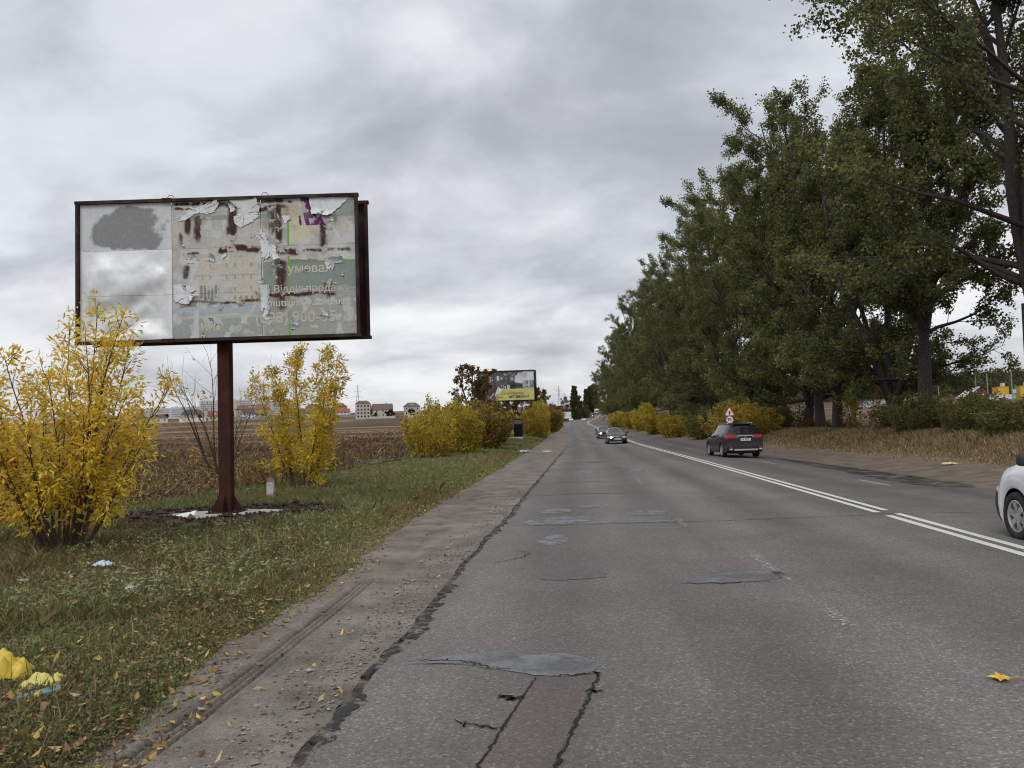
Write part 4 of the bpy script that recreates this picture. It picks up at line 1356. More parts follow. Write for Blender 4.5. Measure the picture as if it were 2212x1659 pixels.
# fallen leaves along the verge and on the shoulder
X, Y = scatter(3600, 2.8, 40.0, lambda y: verge_edge(y) - 1.7, lambda y: verge_edge(y) + 0.16, 1.5)
X2, Y2 = scatter(160, 2.8, 18.0, lambda y: verge_edge(y), lambda y: -1.3 + 0 * y, 1.4)
X, Y = np.concatenate([X, X2]), np.concatenate([Y, Y2])
z = np.where(lat(X, Y) < verge_edge(Y) - 0.12, gz(X, Y) + rng.uniform(0.02, 0.07, len(X)), zr(Y) - 0.012)
Pf = np.stack([X, Y, z], -1)
al = np.concatenate([rng.normal(0, 1, (len(Pf), 2)), rng.normal(0.1, 0.25, (len(Pf), 1))], 1)
cl = pick_cols(rng, len(Pf), [(2, (0.40, 0.26, 0.08)), (3, (0.30, 0.18, 0.09)), (3, (0.20, 0.12, 0.07)), (2, (0.44, 0.32, 0.18)), (1, (0.55, 0.40, 0.07))], 0.25)
V, F, c4 = leaf_arrays(rng, Pf, rng.uniform(0.035, 0.085, len(Pf)), rng.uniform(0.02, 0.045, len(Pf)), cl, 0.0, al * 1.6, 0.15, 3.0)
tag(mk("fallen_leaves", V, F, M['grass'], None, False, c4), "yellow and brown fallen leaves strewn along the verge edge", "leaves", kind='stuff')

# dead brown weeds of the field
X, Y = scatter(120000, 16.0, 260.0, lambda y: -14 - 0.62 * y, lambda y: np.interp(y, [0, 16, 26, 60, 300], [-10.5, -10.6, -9.6, -10.0, -10.5]), 1.55)
dn = fbm(X * 0.12, Y * 0.07, 321, 4)
keep = (rng.random(len(X)) < (0.25 + 0.9 * sstep(0.38, 0.6, dn)) * (1 - 0.8 * sstep(90, 250, Y))) & ~in_spoil(X, Y)
X, Y, dn = X[keep], Y[keep], dn[keep]
hgt = rng.uniform(0.12, 0.70, len(X)) * (0.35 + 1.0 * dn) * (1 - 0.55 * sstep(35, 130, Y)) * (0.55 + 0.9 * fbm(X * 0.5, Y * 0.3, 322, 3))
cl = pick_cols(rng, len(X), [(4, (0.125, 0.085, 0.06)), (4, (0.085, 0.058, 0.042)), (2.5, (0.17, 0.118, 0.075)), (1.2, (0.26, 0.185, 0.105)), (0.8, (0.15, 0.14, 0.06))], 0.3)
pale = sstep(0.52, 0.66, fbm(X * 0.05 + 9, Y * 0.06, 323, 4))[:, None]
cl = cl + (cl * np.array([1.75, 1.65, 1.5]) - cl) * pale
redd = sstep(0.50, 0.68, fbm(X * 0.09 + 2, Y * 0.08, 324, 3))[:, None]
cl = cl * (1 + redd * (np.array([1.15, 0.86, 0.78]) - 1))
V, F, c4 = blades(rng, X, Y, gz(X, Y), hgt, 0.010 + 0.0015 * Y, cl, 0.6)
tag(mk("field_weeds", V, F, M['dry'], None, False, c4), "dead brown weeds covering the open field", "weeds", kind='stuff')
# leafy tops of those weeds near the verge
X, Y = scatter(26000, 17.0, 60.0, lambda y: -16 - 0.5 * y, lambda y: np.interp(y, [0, 17, 26, 60], [-10.3, -10.3, -9.4, -9.8]), 1.6)
Pf = np.stack([X, Y, gz(X, Y) + rng.uniform(0.05, 0.75, len(X))], -1)
cl = pick_cols(rng, len(X), [(4, (0.12, 0.075, 0.045)), (2, (0.18, 0.12, 0.06)), (2, (0.24, 0.20, 0.06)), (1.3, (0.14, 0.16, 0.05)), (0.8, (0.40, 0.27, 0.05))], 0.25)
V, F, c4 = leaf_arrays(rng, Pf, rng.uniform(0.06, 0.13, len(X)), 0.05, cl, 0.2)
tag(mk("field_weed_leaves", V, F, M['dry'], None, False, c4), "withered leaves hanging in the tall weeds behind the verge", "weeds", kind='stuff')

# dry grass of the right bank
X, Y = scatter(130000, 18.0, 240.0, lambda y: 12.2 - 1.4 * sstep(50, 110, y), lambda y: np.interp(y, [18, 40, 80, 240], [24, 22, 16.5, 14]), 1.7)
S = lat(X, Y)
dn = fbm(X * 0.4, Y * 0.25, 331, 4)
keep = rng.random(len(X)) < 0.1 + 1.0 * sstep(0.0, 1.0, S - 12.4 + 1.4 * sstep(50, 110, Y) + 1.6 * (dn - 0.5))
X, Y, S, dn = X[keep], Y[keep], S[keep], dn[keep]
hgt = (0.07 + 0.36 * sstep(12.6, 15.5, S + (dn - 0.5) * 2)) * rng.uniform(0.5, 1.2, len(X))
cl = pick_cols(rng, len(X), [(4, (0.25, 0.185, 0.10)), (3, (0.19, 0.14, 0.078)), (2, (0.34, 0.26, 0.145)), (2, (0.18, 0.165, 0.07)), (0.6, (0.20, 0.12, 0.07))], 0.28)
V, F, c4 = blades(rng, X, Y, gz(X, Y), hgt, 0.010 + 0.0011 * Y, cl, 0.4)
tag(mk("bank_grass", V, F, M['dry'], None, False, c4), "tall dry straw grass on the right roadside bank", "grass", kind='stuff')

# clods of spoil round the footing
n = 2600
a = rng.uniform(0, 2 * np.pi, n)
d = 0.38 + 0.62 * rng.random(n) ** 0.8
Xq, Yq = -7.1 + np.cos(a) * d * 2.9, 15.95 + np.sin(a) * d * 2.0
r = rng.uniform(0.012, 0.05, n) * (1 + 1.2 * (rng.random(n) < 0.06))
c = np.stack([Xq, Yq, gz(Xq, Yq) + r * 0.3], -1)
o6 = np.array([(1, 0, 0), (-1, 0, 0), (0, 1, 0), (0, -1, 0), (0, 0, 0.7), (0, 0, -0.7)], float)
f8 = np.array([(0, 2, 4), (2, 1, 4), (1, 3, 4), (3, 0, 4), (2, 0, 5), (1, 2, 5), (3, 1, 5), (0, 3, 5)])
V = (c[:, None] + o6[None] * (r[:, None] * rng.uniform(0.5, 1.3, (n, 6)))[..., None]).reshape(-1, 3)
F = (f8[None] + (np.arange(n) * 6)[:, None, None]).reshape(-1, 3)
cl = pick_cols(rng, n, [(3, (0.040, 0.030, 0.024)), (2, (0.060, 0.046, 0.036)), (1, (0.10, 0.08, 0.06))], 0.25)
M['soil'] = vcol_mat('soil', 0.95, 0.1)
tag(mk("soil_clods", V, F, M['soil'], None, False, np.repeat(cl[:, None], 6, 1).reshape(-1, 3)), "dark dug-up soil clods round the concrete footing", "soil", kind='stuff')

# grit along the broken tar edge
n = 2200
Y = 2.6 + 20 * rng.random(n) ** 1.8
S = -1.52 - np.abs(rng.normal(0, 0.30, n)) + edge_noise(Y, 71, 0.07)
r = rng.uniform(0.004, 0.016, n) * (1 + (rng.random(n) < 0.05))
c = np.stack([S + xc(Y) - 4.95, Y, zr(Y) - 0.022], -1)
o6 = np.array([(1, 0, 0), (-1, 0, 0), (0, 1, 0), (0, -1, 0), (0, 0, 0.7), (0, 0, -0.7)], float)
V = (c[:, None] + o6[None] * (r[:, None] * rng.uniform(0.6, 1.3, (n, 6)))[..., None]).reshape(-1, 3)
f8 = np.array([(0, 2, 4), (2, 1, 4), (1, 3, 4), (3, 0, 4), (2, 0, 5), (1, 2, 5), (3, 1, 5), (0, 3, 5)])
F = (f8[None] + (np.arange(n) * 6)[:, None, None]).reshape(-1, 3)
cl = pick_cols(rng, n, [(4, (0.19, 0.165, 0.145)), (2, (0.26, 0.235, 0.21)), (1, (0.10, 0.092, 0.086))], 0.2)
M['grit'] = vcol_mat('grit', 0.9, 0.2)
tag(mk("gravel", V, F, M['grit'], None, False, np.repeat(cl[:, None], 6, 1).reshape(-1, 3)), "grey grit scattered along the broken tar edge", "gravel", kind='stuff')

# ================================================================== billboards
def text_mesh(txt, size, mat, name="lettering", bold=0.0, shear=0.0, align='LEFT', sx=1.0):
    """flat letters as a mesh in the XZ plane, facing -Y"""
    cu = bpy.data.curves.new(name, 'FONT')
    cu.body = txt
    cu.size = size
    cu.offset = bold
    cu.shear = shear
    cu.align_x = align
    cu.resolution_u = 3
    ob = bpy.data.objects.new(name, cu)
    C.objects.link(ob)
    dg = bpy.context.evaluated_depsgraph_get()
    me = bpy.data.meshes.new_from_object(ob.evaluated_get(dg))
    bpy.data.objects.remove(ob)
    bpy.data.curves.remove(cu)
    co = np.empty(len(me.vertices) * 3, dtype=np.float32)
    me.vertices.foreach_get("co", co)
    co = co.reshape(-1, 3)
    co = np.stack([co[:, 0] * sx, np.zeros(len(co)), co[:, 1]], -1).astype(np.float32)
    me.vertices.foreach_set("co", co.reshape(-1))
    me.materials.clear()
    me.materials.append(mat)
    me.name = name
    return me


def put_text(txt, size, mat, parent, loc, **kw):
    x = loc[0]
    for w in txt.split(" "):            # one mesh for each word
        me = text_mesh(w, size, mat, **kw)
        o = link(bpy.data.objects.new("lettering", me), parent)
        o.location = (x, loc[1], loc[2])
        x += max(v.co.x for v in me.vertices) + 0.27 * size * kw.get("sx", 1.0)
    return o


M['poster'] = vcol_mat('weathered_poster', 0.75, 0.12, 0.10, 18.0, 0.15)
M['paper_back'] = plain('torn_paper', (0.58, 0.60, 0.62), 0.75, var=0.12, scale=9)
M['paper_print'] = plain('torn_print', (0.40, 0.36, 0.30), 0.8, var=0.25, scale=14)
M['letter'] = wear_mat('faded_lettering', (0.49, 0.465, 0.41), 0.36, 9.0)
M['letter_faint'] = wear_mat('very_faded_lettering', (0.46, 0.435, 0.385), 0.405, 9.0)

M['zinc'] = vcol_mat('zinc_sheet', 0.55, 0.4, 0.06, 14.0, 0.0)
M['zinc'].node_tree.nodes["Principled BSDF"].inputs["Metallic"].default_value = 0.45
BW, BH = 5.46, 2.74          # board face


def mixc(c, col, f):
    return c + (np.array(col) - c) * np.clip(f, 0, 1)[..., None]


def board_paint(u, v):
    """colours of the big board, u 0..1 left to right, v 0..1 top to bottom: galvanised sheet, remains of a print, rust"""
    x, y = u * 20, v * 10
    n = fbm(x * 1.2, y * 1.2, 401, 5)
    nf = fbm(x * 6, y * 6, 402, 4)
    nb = fbm(x * 0.5, y * 0.5, 403, 3)
    # left third: zinc sheet
    c = np.ones(u.shape + (3,)) * (np.array([0.50, 0.525, 0.54]) + 0.10 * (v > 0.345)[..., None]) * (0.82 + 0.30 * n + 0.10 * nf)[..., None]
    du = (u - 0.172) / 0.150
    dv = (v - 0.195) / 0.150
    blob = (du ** 2) ** 1.3 + (dv ** 2) ** 1.3 + 2.0 * (fbm(x * 0.55 + 4, y * 0.55, 404, 5) - 0.5) + 0.5 * (fbm(x * 2.5, y * 2.5, 424, 4) - 0.5)
    c = mixc(c, (0.215, 0.225, 0.225), (1 - sstep(0.70, 1.02, blob)) * (v < 0.345) * (0.85 + 0.3 * nf))
    # printed part
    pr = (u > 0.3345)
    cp = np.ones(u.shape + (3,)) * np.array([0.425, 0.415, 0.385]) * (0.80 + 0.25 * n + 0.16 * nf)[..., None]
    teal, beige, green = (0.225, 0.275, 0.255), (0.475, 0.445, 0.375), (0.15, 0.30, 0.055)
    cp = mixc(cp, teal, sstep(0.10, 0.115, v) * (1 - sstep(0.135, 0.15, v)) * 0.9)
    # faded picture of a pale building with windows
    bz = (u > 0.40) & (u < 0.665) & (v > 0.42) & (v < 0.74)
    cp = mixc(cp, (0.49, 0.47, 0.40), bz * 0.6)
    wu, wv = ((u - 0.40) * 34) % 1, ((v - 0.44) * 11.5) % 1
    win = bz & (wu > 0.40) & (wu < 0.58) & (wv > 0.22) & (wv < 0.58) & (fbm(x * 1.5, y * 1.5, 405, 3) > 0.42)
    cp = mixc(cp, (0.24, 0.25, 0.26), win * 0.75)
    gw = (u > 0.435) & (u < 0.50) & (v > 0.62) & (v < 0.72) & (((u - 0.43) * 75) % 1 > 0.35)
    cp = mixc(cp, (0.15, 0.17, 0.19), gw * 0.8)
    lineb = np.abs(v - (0.545 + 0.0 * u)) < 0.0035
    cp = mixc(cp, (0.27, 0.25, 0.22), lineb * bz * 0.5)
    edgeb = (v > 0.775 - 0.10 * (u - 0.36)) & (u < 0.655)
    cp = mixc(cp, (0.36, 0.40, 0.43), edgeb * (v < 0.86))
    cp = mixc(cp, (0.30, 0.35, 0.42), edgeb * (v < 0.84) * sstep(0.5, 0.65, fbm(x * 0.5, y * 3, 431, 3)) * 0.8)
    cp = mixc(cp, (0.47, 0.45, 0.38), (np.abs(v - (0.845 - 0.05 * (u - 0.36))) < 0.010) * (u < 0.62) * 0.9)
    # dark row of little trees under the building
    tr_ = (v > 0.715 + 0.02 * np.sin(u * 300)) & (v < 0.775 - 0.10 * (u - 0.36)) & (u > 0.36) & (u < 0.655)
    cp = mixc(cp, (0.16, 0.155, 0.14), tr_ * (0.35 + 0.6 * n))
    cp = mixc(cp, (0.27, 0.315, 0.295), (v > 0.86) * (u < 0.66) * 0.85)
    # pale curve sweeping down
    cc = np.abs((u - 0.52) - 0.12 * np.sqrt(np.clip(1 - ((v - 1.0) / 0.32), 0, 1)) ** 0.8 - 0.0) 
    cv = np.abs(u - (0.64 - 0.105 * np.clip((v - 0.72) / 0.26, 0, 1) ** 1.6)) < 0.006
    cp = mixc(cp, (0.50, 0.455, 0.38), cv * (v > 0.72) * 0.9)
    # right third: green panel with text, beige top
    rp = (u > 0.665)
    g1 = rp & (v > 0.46) & (v < 0.66)
    cp = mixc(cp, (0.185, 0.235, 0.21), g1 * (0.75 + 0.2 * n))
    cp = mixc(cp, (0.285, 0.31, 0.285), (rp & (v >= 0.66)) * 0.8)
    cp = mixc(cp, (0.185, 0.225, 0.15), (rp & (v > 0.445) & (v < 0.475) & (u > 0.755)))
    cp = mixc(cp, (0.20, 0.34, 0.06), (rp & (v > 0.445) & (v < 0.47) & (u > 0.945)))
    cp = mixc(cp, teal, (rp & (v > 0.02) & (v < 0.33) & (u < 0.755)) * (0.55 * n + 0.2))
    pu = (u > 0.762) & (v < 0.33) & (u < 0.87)
    cp = mixc(cp, (0.52, 0.475, 0.335), pu * (u < 0.83 + 0.05 * (n - 0.5)) * 0.95)
    pv = (u > 0.80 + 0.11 * v) & (u < 0.845 + 0.24 * v) & (v < 0.20)
    cp = mixc(cp, (0.105, 0.022, 0.105), pv * (u < 0.92))
    cp = mixc(cp, (0.105, 0.022, 0.105), (np.abs(u - 0.800 - 0.05 * (v - 0.15)) < 0.004) * (v > 0.13) * (v < 0.20))
    cp = mixc(cp, teal, (u > 0.94) * (v < 0.13) * 0.85)
    # flaked whitish sheet upper right
    fl = sstep(0.50, 0.56, fbm(x * 0.8, y * 0.8, 406, 5) + 0.22 * np.exp(-((u - 0.90) / 0.08) ** 2 - ((v - 0.30) / 0.12) ** 2))
    cp = mixc(cp, (0.50, 0.515, 0.525), fl * rp * (u > 0.79) * (v > 0.20) * (v < 0.45))
    # zinc showing through everywhere in flakes
    zf = sstep(0.56, 0.62, fbm(x * 1.6, y * 1.6, 407, 5))
    cp = mixc(cp, (0.48, 0.50, 0.51), zf * 0.75 * (1 - g1))
    zf2 = sstep(0.52, 0.60, fbm(x * 0.45 + 9, y * 0.45, 408, 4))
    cp = mixc(cp, (0.50, 0.52, 0.53), zf2 * (u < 0.43) * (v > 0.42) * 0.9)
    # bright green strip down the seam
    cp = mixc(cp, (0.17, 0.33, 0.05), (np.abs(u - 0.7575) < 0.0035) * (v > 0.17) * (fbm(x * 0, y * 2, 409, 2) > 0.40))
    cp = mixc(cp, (0.46, 0.28, 0.17), (np.abs(u - 0.7535) < 0.006) * (v < 0.17) * 0.9)
    # rust: it weeps from the frame members behind the sheet
    rust = np.zeros_like(u)
    for (u0, w, v0, v1, a) in [(0.392, .010, .12, .27, 1), (0.428, .011, .10, .33, .95), (0.366, .007, .22, .36, .7), (0.556, .012, .03, .33, 1), (0.540, .008, .18, .30, .7),
                               (0.588, .007, .17, .24, .5), (0.700, .013, .06, .30, .75), (0.722, .010, .04, .36, .95), (0.385, .012, .46, .62, .7), (0.728, .016, .44, .86, .75),
                               (0.898, .013, .60, .78, .75), (0.884, .011, .18, .44, .8), (0.925, .014, .12, .25, .5)]:
        wob = 0.004 * (fbm(y * 1.5, x * 0 + u0 * 50, 411, 3) - 0.5)
        s_ = np.exp(-((u - u0 + wob) / (w * 1.35)) ** 2) * sstep(v0 - 0.02, v0 + 0.03, v) * (1 - sstep(v1 - 0.10, v1 + 0.03, v))
        rust = np.maximum(rust, a * s_)
    for (v0, h, u0, u1, a) in [(0.026, .016, .335, .78, 1), (0.052, .010, .335, .42, .8), (0.068, .018, .64, .755, 1), (0.362, .022, .50, .66, 1), (0.385, .014, .37, .44, .8),
                               (0.385, .022, .66, .80, 1.0), (0.385, .016, .80, .99, .7), (0.705, .016, .665, .93, .95), (0.742, .012, .335, .66, .6)]:
        s_ = np.exp(-((v - v0 + 0.05 * (fbm(x * 0.7, y * 0 + v0 * 90, 416, 3) - 0.5)) / (h * (0.5 + 1.1 * fbm(x * 0.9, y * 0 + v0 * 70, 417, 3)))) ** 2) * sstep(u0 - .01, u0 + .02, u) * (1 - sstep(u1 - .02, u1 + .01, u))
        rust = np.maximum(rust, a * s_ * (0.35 + 1.1 * fbm(x * 0.8, y * 2, 413, 3)))
    streak = fbm(x * 8, y * 0.9, 418, 4)
    spot = fbm(x * 4.5, y * 4.5, 419, 5)
    fine = fbm(x * 11, y * 11, 420, 3)
    al_ = np.clip(rust ** 0.9 * (0.30 + 1.0 * streak + 0.6 * spot), 0, 1) * sstep(0.18, 0.42, fine + 0.55 * rust)
    cp = mixc(cp, (0.18, 0.115, 0.10), np.clip(rust, 0, 1) * 0.45)
    cp = mixc(cp, (0.048, 0.019, 0.016), sstep(0.22, 0.85, al_) * 0.97)
    chip = sstep(0.60, 0.63, fbm(x * 2.6, y * 2.6, 425, 5)) * (rust > 0.15)
    cp = mixc(cp, (0.46, 0.46, 0.45), chip * 0.8)
    cp = mixc(cp, (0.22, 0.20, 0.18), sstep(0.55, 0.75, fbm(x * 0.8, y * 1.2, 415, 4)) * 0.35)
    return np.where(pr[..., None], cp, c)


def board_sheet(name, parent, u0, u1, v0, v1, paint, W_, H_, nx, ny, relief, mat, yoff=0.0):
    gap = 0.0007
    u = np.linspace(u0 + gap, u1 - gap, nx)
    v = np.linspace(v0 + gap, v1 - gap, ny)
    U, Vv = np.meshgrid(u, v)
    X = (U - 0.5) * W_
    Z = (1 - Vv) * H_
    Yd = -relief(U, Vv) + yoff
    edge = np.minimum(np.minimum(U - u0, u1 - U) * W_, np.minimum(Vv - v0, v1 - Vv) * H_)
    P = np.stack([X, Yd, Z], -1).reshape(-1, 3)
    i = np.arange(ny - 1)[:, None] * nx + np.arange(nx - 1)[None]
    F = np.stack([i, i + nx, i + nx + 1, i + 1], -1).reshape(-1, 4)
    return mk(name, P, F, mat, parent, True, paint(U, Vv).reshape(-1, 3))


def relief_big(U, V):
    x, y = U * 12, V * 6
    dent = (fbm(x * 0.7 + 0.5 * y, y * 0.6, 421, 2) - 0.5) * 0.15 + (fbm(x * 1.6 - 0.7 * y, y * 1.3, 422, 2) - 0.5) * 0.03
    left = ((U < 0.3345) & (V > 0.34)) * 1.0
    sm = sstep(0, 0.06, U) * sstep(0, 0.05, 0.334 - U) * sstep(0.345, 0.50, V) * sstep(0, 0.08, 1 - V)
    return dent * left * sm + 0.004 * (fbm(x * 2, y * 2, 423, 3) - 0.5) * (1 - left)


bb = empty("billboard", (-7.10, 16.0, 0.0), YAW)
tag(bb, "large rusty steel billboard with peeling poster on a brown square post", "billboard", "billboards along the left verge")
Z0 = 3.56
face = empty("board_face", (0, -0.30, Z0))
face.parent = bb
for r_, (v0, v1) in enumerate(((0.0, 0.345), (0.345, 0.675), (0.675, 1.0))):
    for c_, (u0, u1) in enumerate(((0.0, 0.3345), (0.3345, 0.6575), (0.6575, 1.0))):
        board_sheet("panel", face, u0, u1, v0, v1, board_paint, BW, BH, 150, 74, relief_big, M['zinc'] if (c_ == 0 and r_ > 0) else M['poster'])
# steel frame round the face and the second, outward face behind it
for z_ in (-0.028, BH + 0.028):
    MB().box((0, -0.31, Z0 + z_), (BW + 0.16, 0.10, 0.062)).build("frame_rail", M['rust_dark'], bb)
for x_ in (-BW / 2 - 0.032, BW / 2 + 0.032):
    MB().box((x_, -0.312, Z0 + BH / 2), (0.06, 0.10, BH - 0.002)).build("frame_upright", M['rust_dark'], bb)
for z_ in (-0.028, BH + 0.0):
    MB().box((0.12, 0.16, Z0 + z_), (BW + 0.16, 0.10, 0.062)).build("frame_rail", M['rust_dark'], bb)
for x_ in (-BW / 2 - 0.032 + 0.11, BW / 2 + 0.032 + 0.11):
    MB().box((x_, 0.16, Z0 + BH / 2 - 0.014), (0.06, 0.102, BH - 0.03)).build("frame_upright", M['rust_dark'], bb)
MB().box((0.12, 0.20, Z0 + BH / 2 - 0.014), (BW, 0.012, BH - 0.04)).build("back_panel", M['rust_dark'], bb)
for z_ in (0.02, BH * 0.34, BH * 0.67, BH - 0.06):
    for x_ in (-BW / 2 + 0.05, -BW / 6, BW / 6, BW / 2 - 0.02):
        MB().box((x_, -0.07, Z0 + z_), (0.05, 0.36, 0.05)).build("cross_tie", M['rust_dark'], bb)
for x_ in (-0.97, 0.97):
    MB().box((x_, -0.25, Z0 + BH / 2), (0.06, 0.06, BH - 0.02)).build("stud", M['rust_dark'], bb)
MB().box((-0.98, -0.362, Z0 - 0.03), (0.24, 0.02, 0.078)).build("frame_joint", M['rust'], bb)
MB().box((-0.98, -0.362, Z0 + BH + 0.028), (0.20, 0.02, 0.078)).build("frame_joint", M['rust'], bb)
for x_ in (-0.92, 0.95):
    a = np.linspace(0, np.pi * 1.1, 10)
    MB().tube(np.stack([x_ + 0.07 * np.cos(a), np.full(10, -0.3), Z0 + BH + 0.05 + 0.09 * np.sin(a)], -1), 0.006, 5).build("lifting_eye", M['rust_dark'], bb)
post = MB().box((0, 0.05, Z0 / 2 - 0.08), (0.235, 0.235, Z0 + 0.04)).build("post", M['rust'], bb)
MB().box((0, 0.05, 0.125), (0.62, 0.62, 0.025)).build("base_plate", M['rust'], bb)
for q in range(4):
    a = q * math.pi / 2
    dx, dy = math.cos(a), math.sin(a)
    poly = [(dx * 0.115, 0.05 + dy * 0.115, 0.14), (dx * 0.33, 0.05 + dy * 0.33, 0.14), (dx * 0.30, 0.05 + dy * 0.30, 0.19), (dx * 0.115, 0.05 + dy * 0.115, 0.52)]
    nx_, ny_ = -dy * 0.014, dx * 0.014
    MB().prism([(p[0] - nx_ / 2, p[1] - ny_ / 2, p[2]) for p in poly], (nx_, ny_, 0)).build("gusset", M['rust'], bb)
for sx_ in (-1, 1):
    for sy_ in (-1, 1):
        MB().lathe([(0, 0), (0.022, 0), (0.022, 0.05), (0, 0.05)], (sx_ * 0.26, 0.05 + sy_ * 0.26, 0.138), 6).build("bolt", M['rust_dark'], bb)

# lettering that survives on the print
def ut(u, v):
    return ((u - 0.5) * BW, -0.005, (1 - v) * BH)


put_text("умовах", 0.245, M['letter'], face, ut(0.752, 0.545), bold=0.004)
put_text("Відділ продажу", 0.20, M['letter_faint'], face, ut(0.70, 0.685), bold=0.003, sx=1.02)
put_text("mutrivskiy.com.ua", 0.215, M['letter'], face, ut(0.677, 0.785), bold=0.002, sx=0.98)
put_text("(098) 900-55-11", 0.31, M['letter_faint'], face, ut(0.632, 0.905), bold=0.005, sx=1.0)
put_text("ИЙ»", 0.20, M['letter'], face, ut(0.435, 0.945), bold=0.008)


def torn(pts, seed, curl=0.10, lift=0.008, fold=None, mat='paper_back', parent=face, W_=BW, H_=BH, res=9):
    """scrap of torn poster: ragged outline standing off the sheet, one side curling towards the viewer"""
    rng = np.random.default_rng(seed)
    P = np.array(pts, float)
    out = []
    k = len(P)
    for i_ in range(k):
        for t in np.linspace(0, 1, res, endpoint=False):
            out.append(P[i_] + (P[(i_ + 1) % k] - P[i_]) * t + rng.normal(0, 0.0022, 2) * (1 if t > 0 else 0))
    O = np.array(out)
    c = O.mean(0)
    rings = [O, c + (O - c) * 0.72, c + (O - c) * 0.40, c[None]]
    fd = np.array(fold if fold is not None else (0.4, -1.0))
    V = []
    for R_ in rings:
        d = (R_ - c) @ (fd / np.linalg.norm(fd))
        m = np.abs((O - c) @ (fd / np.linalg.norm(fd))).max()
        q = np.clip(d / m, 0, 1)
        y_ = -lift - curl * q ** 1.7 - 0.012 * vnoise(R_[:, 0] * 25, R_[:, 1] * 25, seed)
        V.append(np.stack([(R_[:, 0] - 0.5) * W_, y_, (1 - R_[:, 1]) * H_ + 0.35 * curl * q ** 2], -1))
    n = len(O)
    F = []
    for a_ in range(2):
        F += [(a_ * n + i_, a_ * n + (i_ + 1) % n, (a_ + 1) * n + (i_ + 1) % n, (a_ + 1) * n + i_) for i_ in range(n)]
    F += [(2 * n + i_, 2 * n + (i_ + 1) % n, 3 * n) for i_ in range(n)]
    return mk("torn_paper", np.concatenate(V), F, M[mat], parent, True)


torn([(0.352, 0.145), (0.382, 0.10), (0.405, 0.03), (0.412, 0.06), (0.455, 0.03), (0.50, 0.005), (0.51, 0.03), (0.487, 0.085), (0.462, 0.10), (0.437, 0.085), (0.402, 0.105), (0.385, 0.135)], 1, 0.05)
torn([(0.545, 0.0), (0.645, -0.0), (0.655, 0.08), (0.648, 0.13), (0.625, 0.165), (0.585, 0.205), (0.562, 0.17), (0.560, 0.125), (0.583, 0.09), (0.58, 0.05)], 2, 0.045)
torn([(0.835, 0.0), (0.985, -0.005), (0.94, 0.085), (0.90, 0.15), (0.872, 0.125), (0.845, 0.135)], 3, 0.16, fold=(-0.2, 1))
torn([(0.90, 0.155), (0.93, 0.135), (0.925, 0.17), (0.895, 0.185)], 4, 0.10)
torn([(0.655, 0.21), (0.675, 0.26), (0.69, 0.33), (0.708, 0.345), (0.712, 0.40), (0.73, 0.445), (0.705, 0.455), (0.69, 0.42), (0.66, 0.45), (0.658, 0.35)], 5, 0.12, fold=(1, 0.6))
torn([(0.885, 0.465), (0.90, 0.45), (0.955, 0.455), (0.95, 0.485), (0.925, 0.48), (0.915, 0.52), (0.895, 0.525)], 6, 0.13)
torn([(0.340, 0.615), (0.365, 0.60), (0.395, 0.62), (0.42, 0.645), (0.405, 0.67), (0.435, 0.69), (0.41, 0.70), (0.40, 0.745), (0.385, 0.755), (0.345, 0.73)], 7, 0.10, fold=(1, 0.4))
torn([(0.655, 0.63), (0.685, 0.63), (0.69, 0.67), (0.68, 0.76), (0.685, 0.81), (0.665, 0.87), (0.655, 0.80)], 8, 0.06)
torn([(0.665, 0.855), (0.69, 0.835), (0.70, 0.87), (0.67, 0.885)], 9, 0.10)
torn([(0.47, 0.86), (0.485, 0.87), (0.495, 0.905), (0.488, 0.91), (0.475, 0.885)], 10, 0.08)
torn([(0.435, 0.97), (0.45, 0.965), (0.455, 0.985), (0.445, 0.999)], 11, 0.07)
torn([(0.455, 0.435), (0.475, 0.40), (0.49, 0.41), (0.488, 0.445)], 12, 0.09)
torn([(0.385, 0.40), (0.405, 0.395), (0.40, 0.43), (0.415, 0.45), (0.39, 0.455)], 13, 0.05)
torn([(0.64, 0.60), (0.665, 0.585), (0.668, 0.61), (0.655, 0.62)], 14, 0.06)
torn([(0.86, 0.855), (0.885, 0.83), (0.905, 0.845), (0.88, 0.86)], 15, 0.05)
torn([(0.765, 0.88), (0.79, 0.915), (0.785, 0.93), (0.765, 0.91)], 16, 0.06)

rs_ = np.random.default_rng(61)
for q in range(22):
    u_, v_ = rs_.uniform(0.345, 0.97), rs_.uniform(0.05, 0.95)
    a_ = rs_.uniform(0.006, 0.018)
    k_ = rs_.integers(4, 7)
    th = np.sort(rs_.uniform(0, 6.28, k_))
    torn([(u_ + a_ * math.cos(t_) * rs_.uniform(0.5, 1.3), v_ + 1.9 * a_ * math.sin(t_) * rs_.uniform(0.5, 1.3)) for t_ in th], 70 + q, rs_.uniform(0.02, 0.07), 0.006, (rs_.normal(), rs_.normal()), 'paper_back' if q % 3 else 'paper_print', res=5)

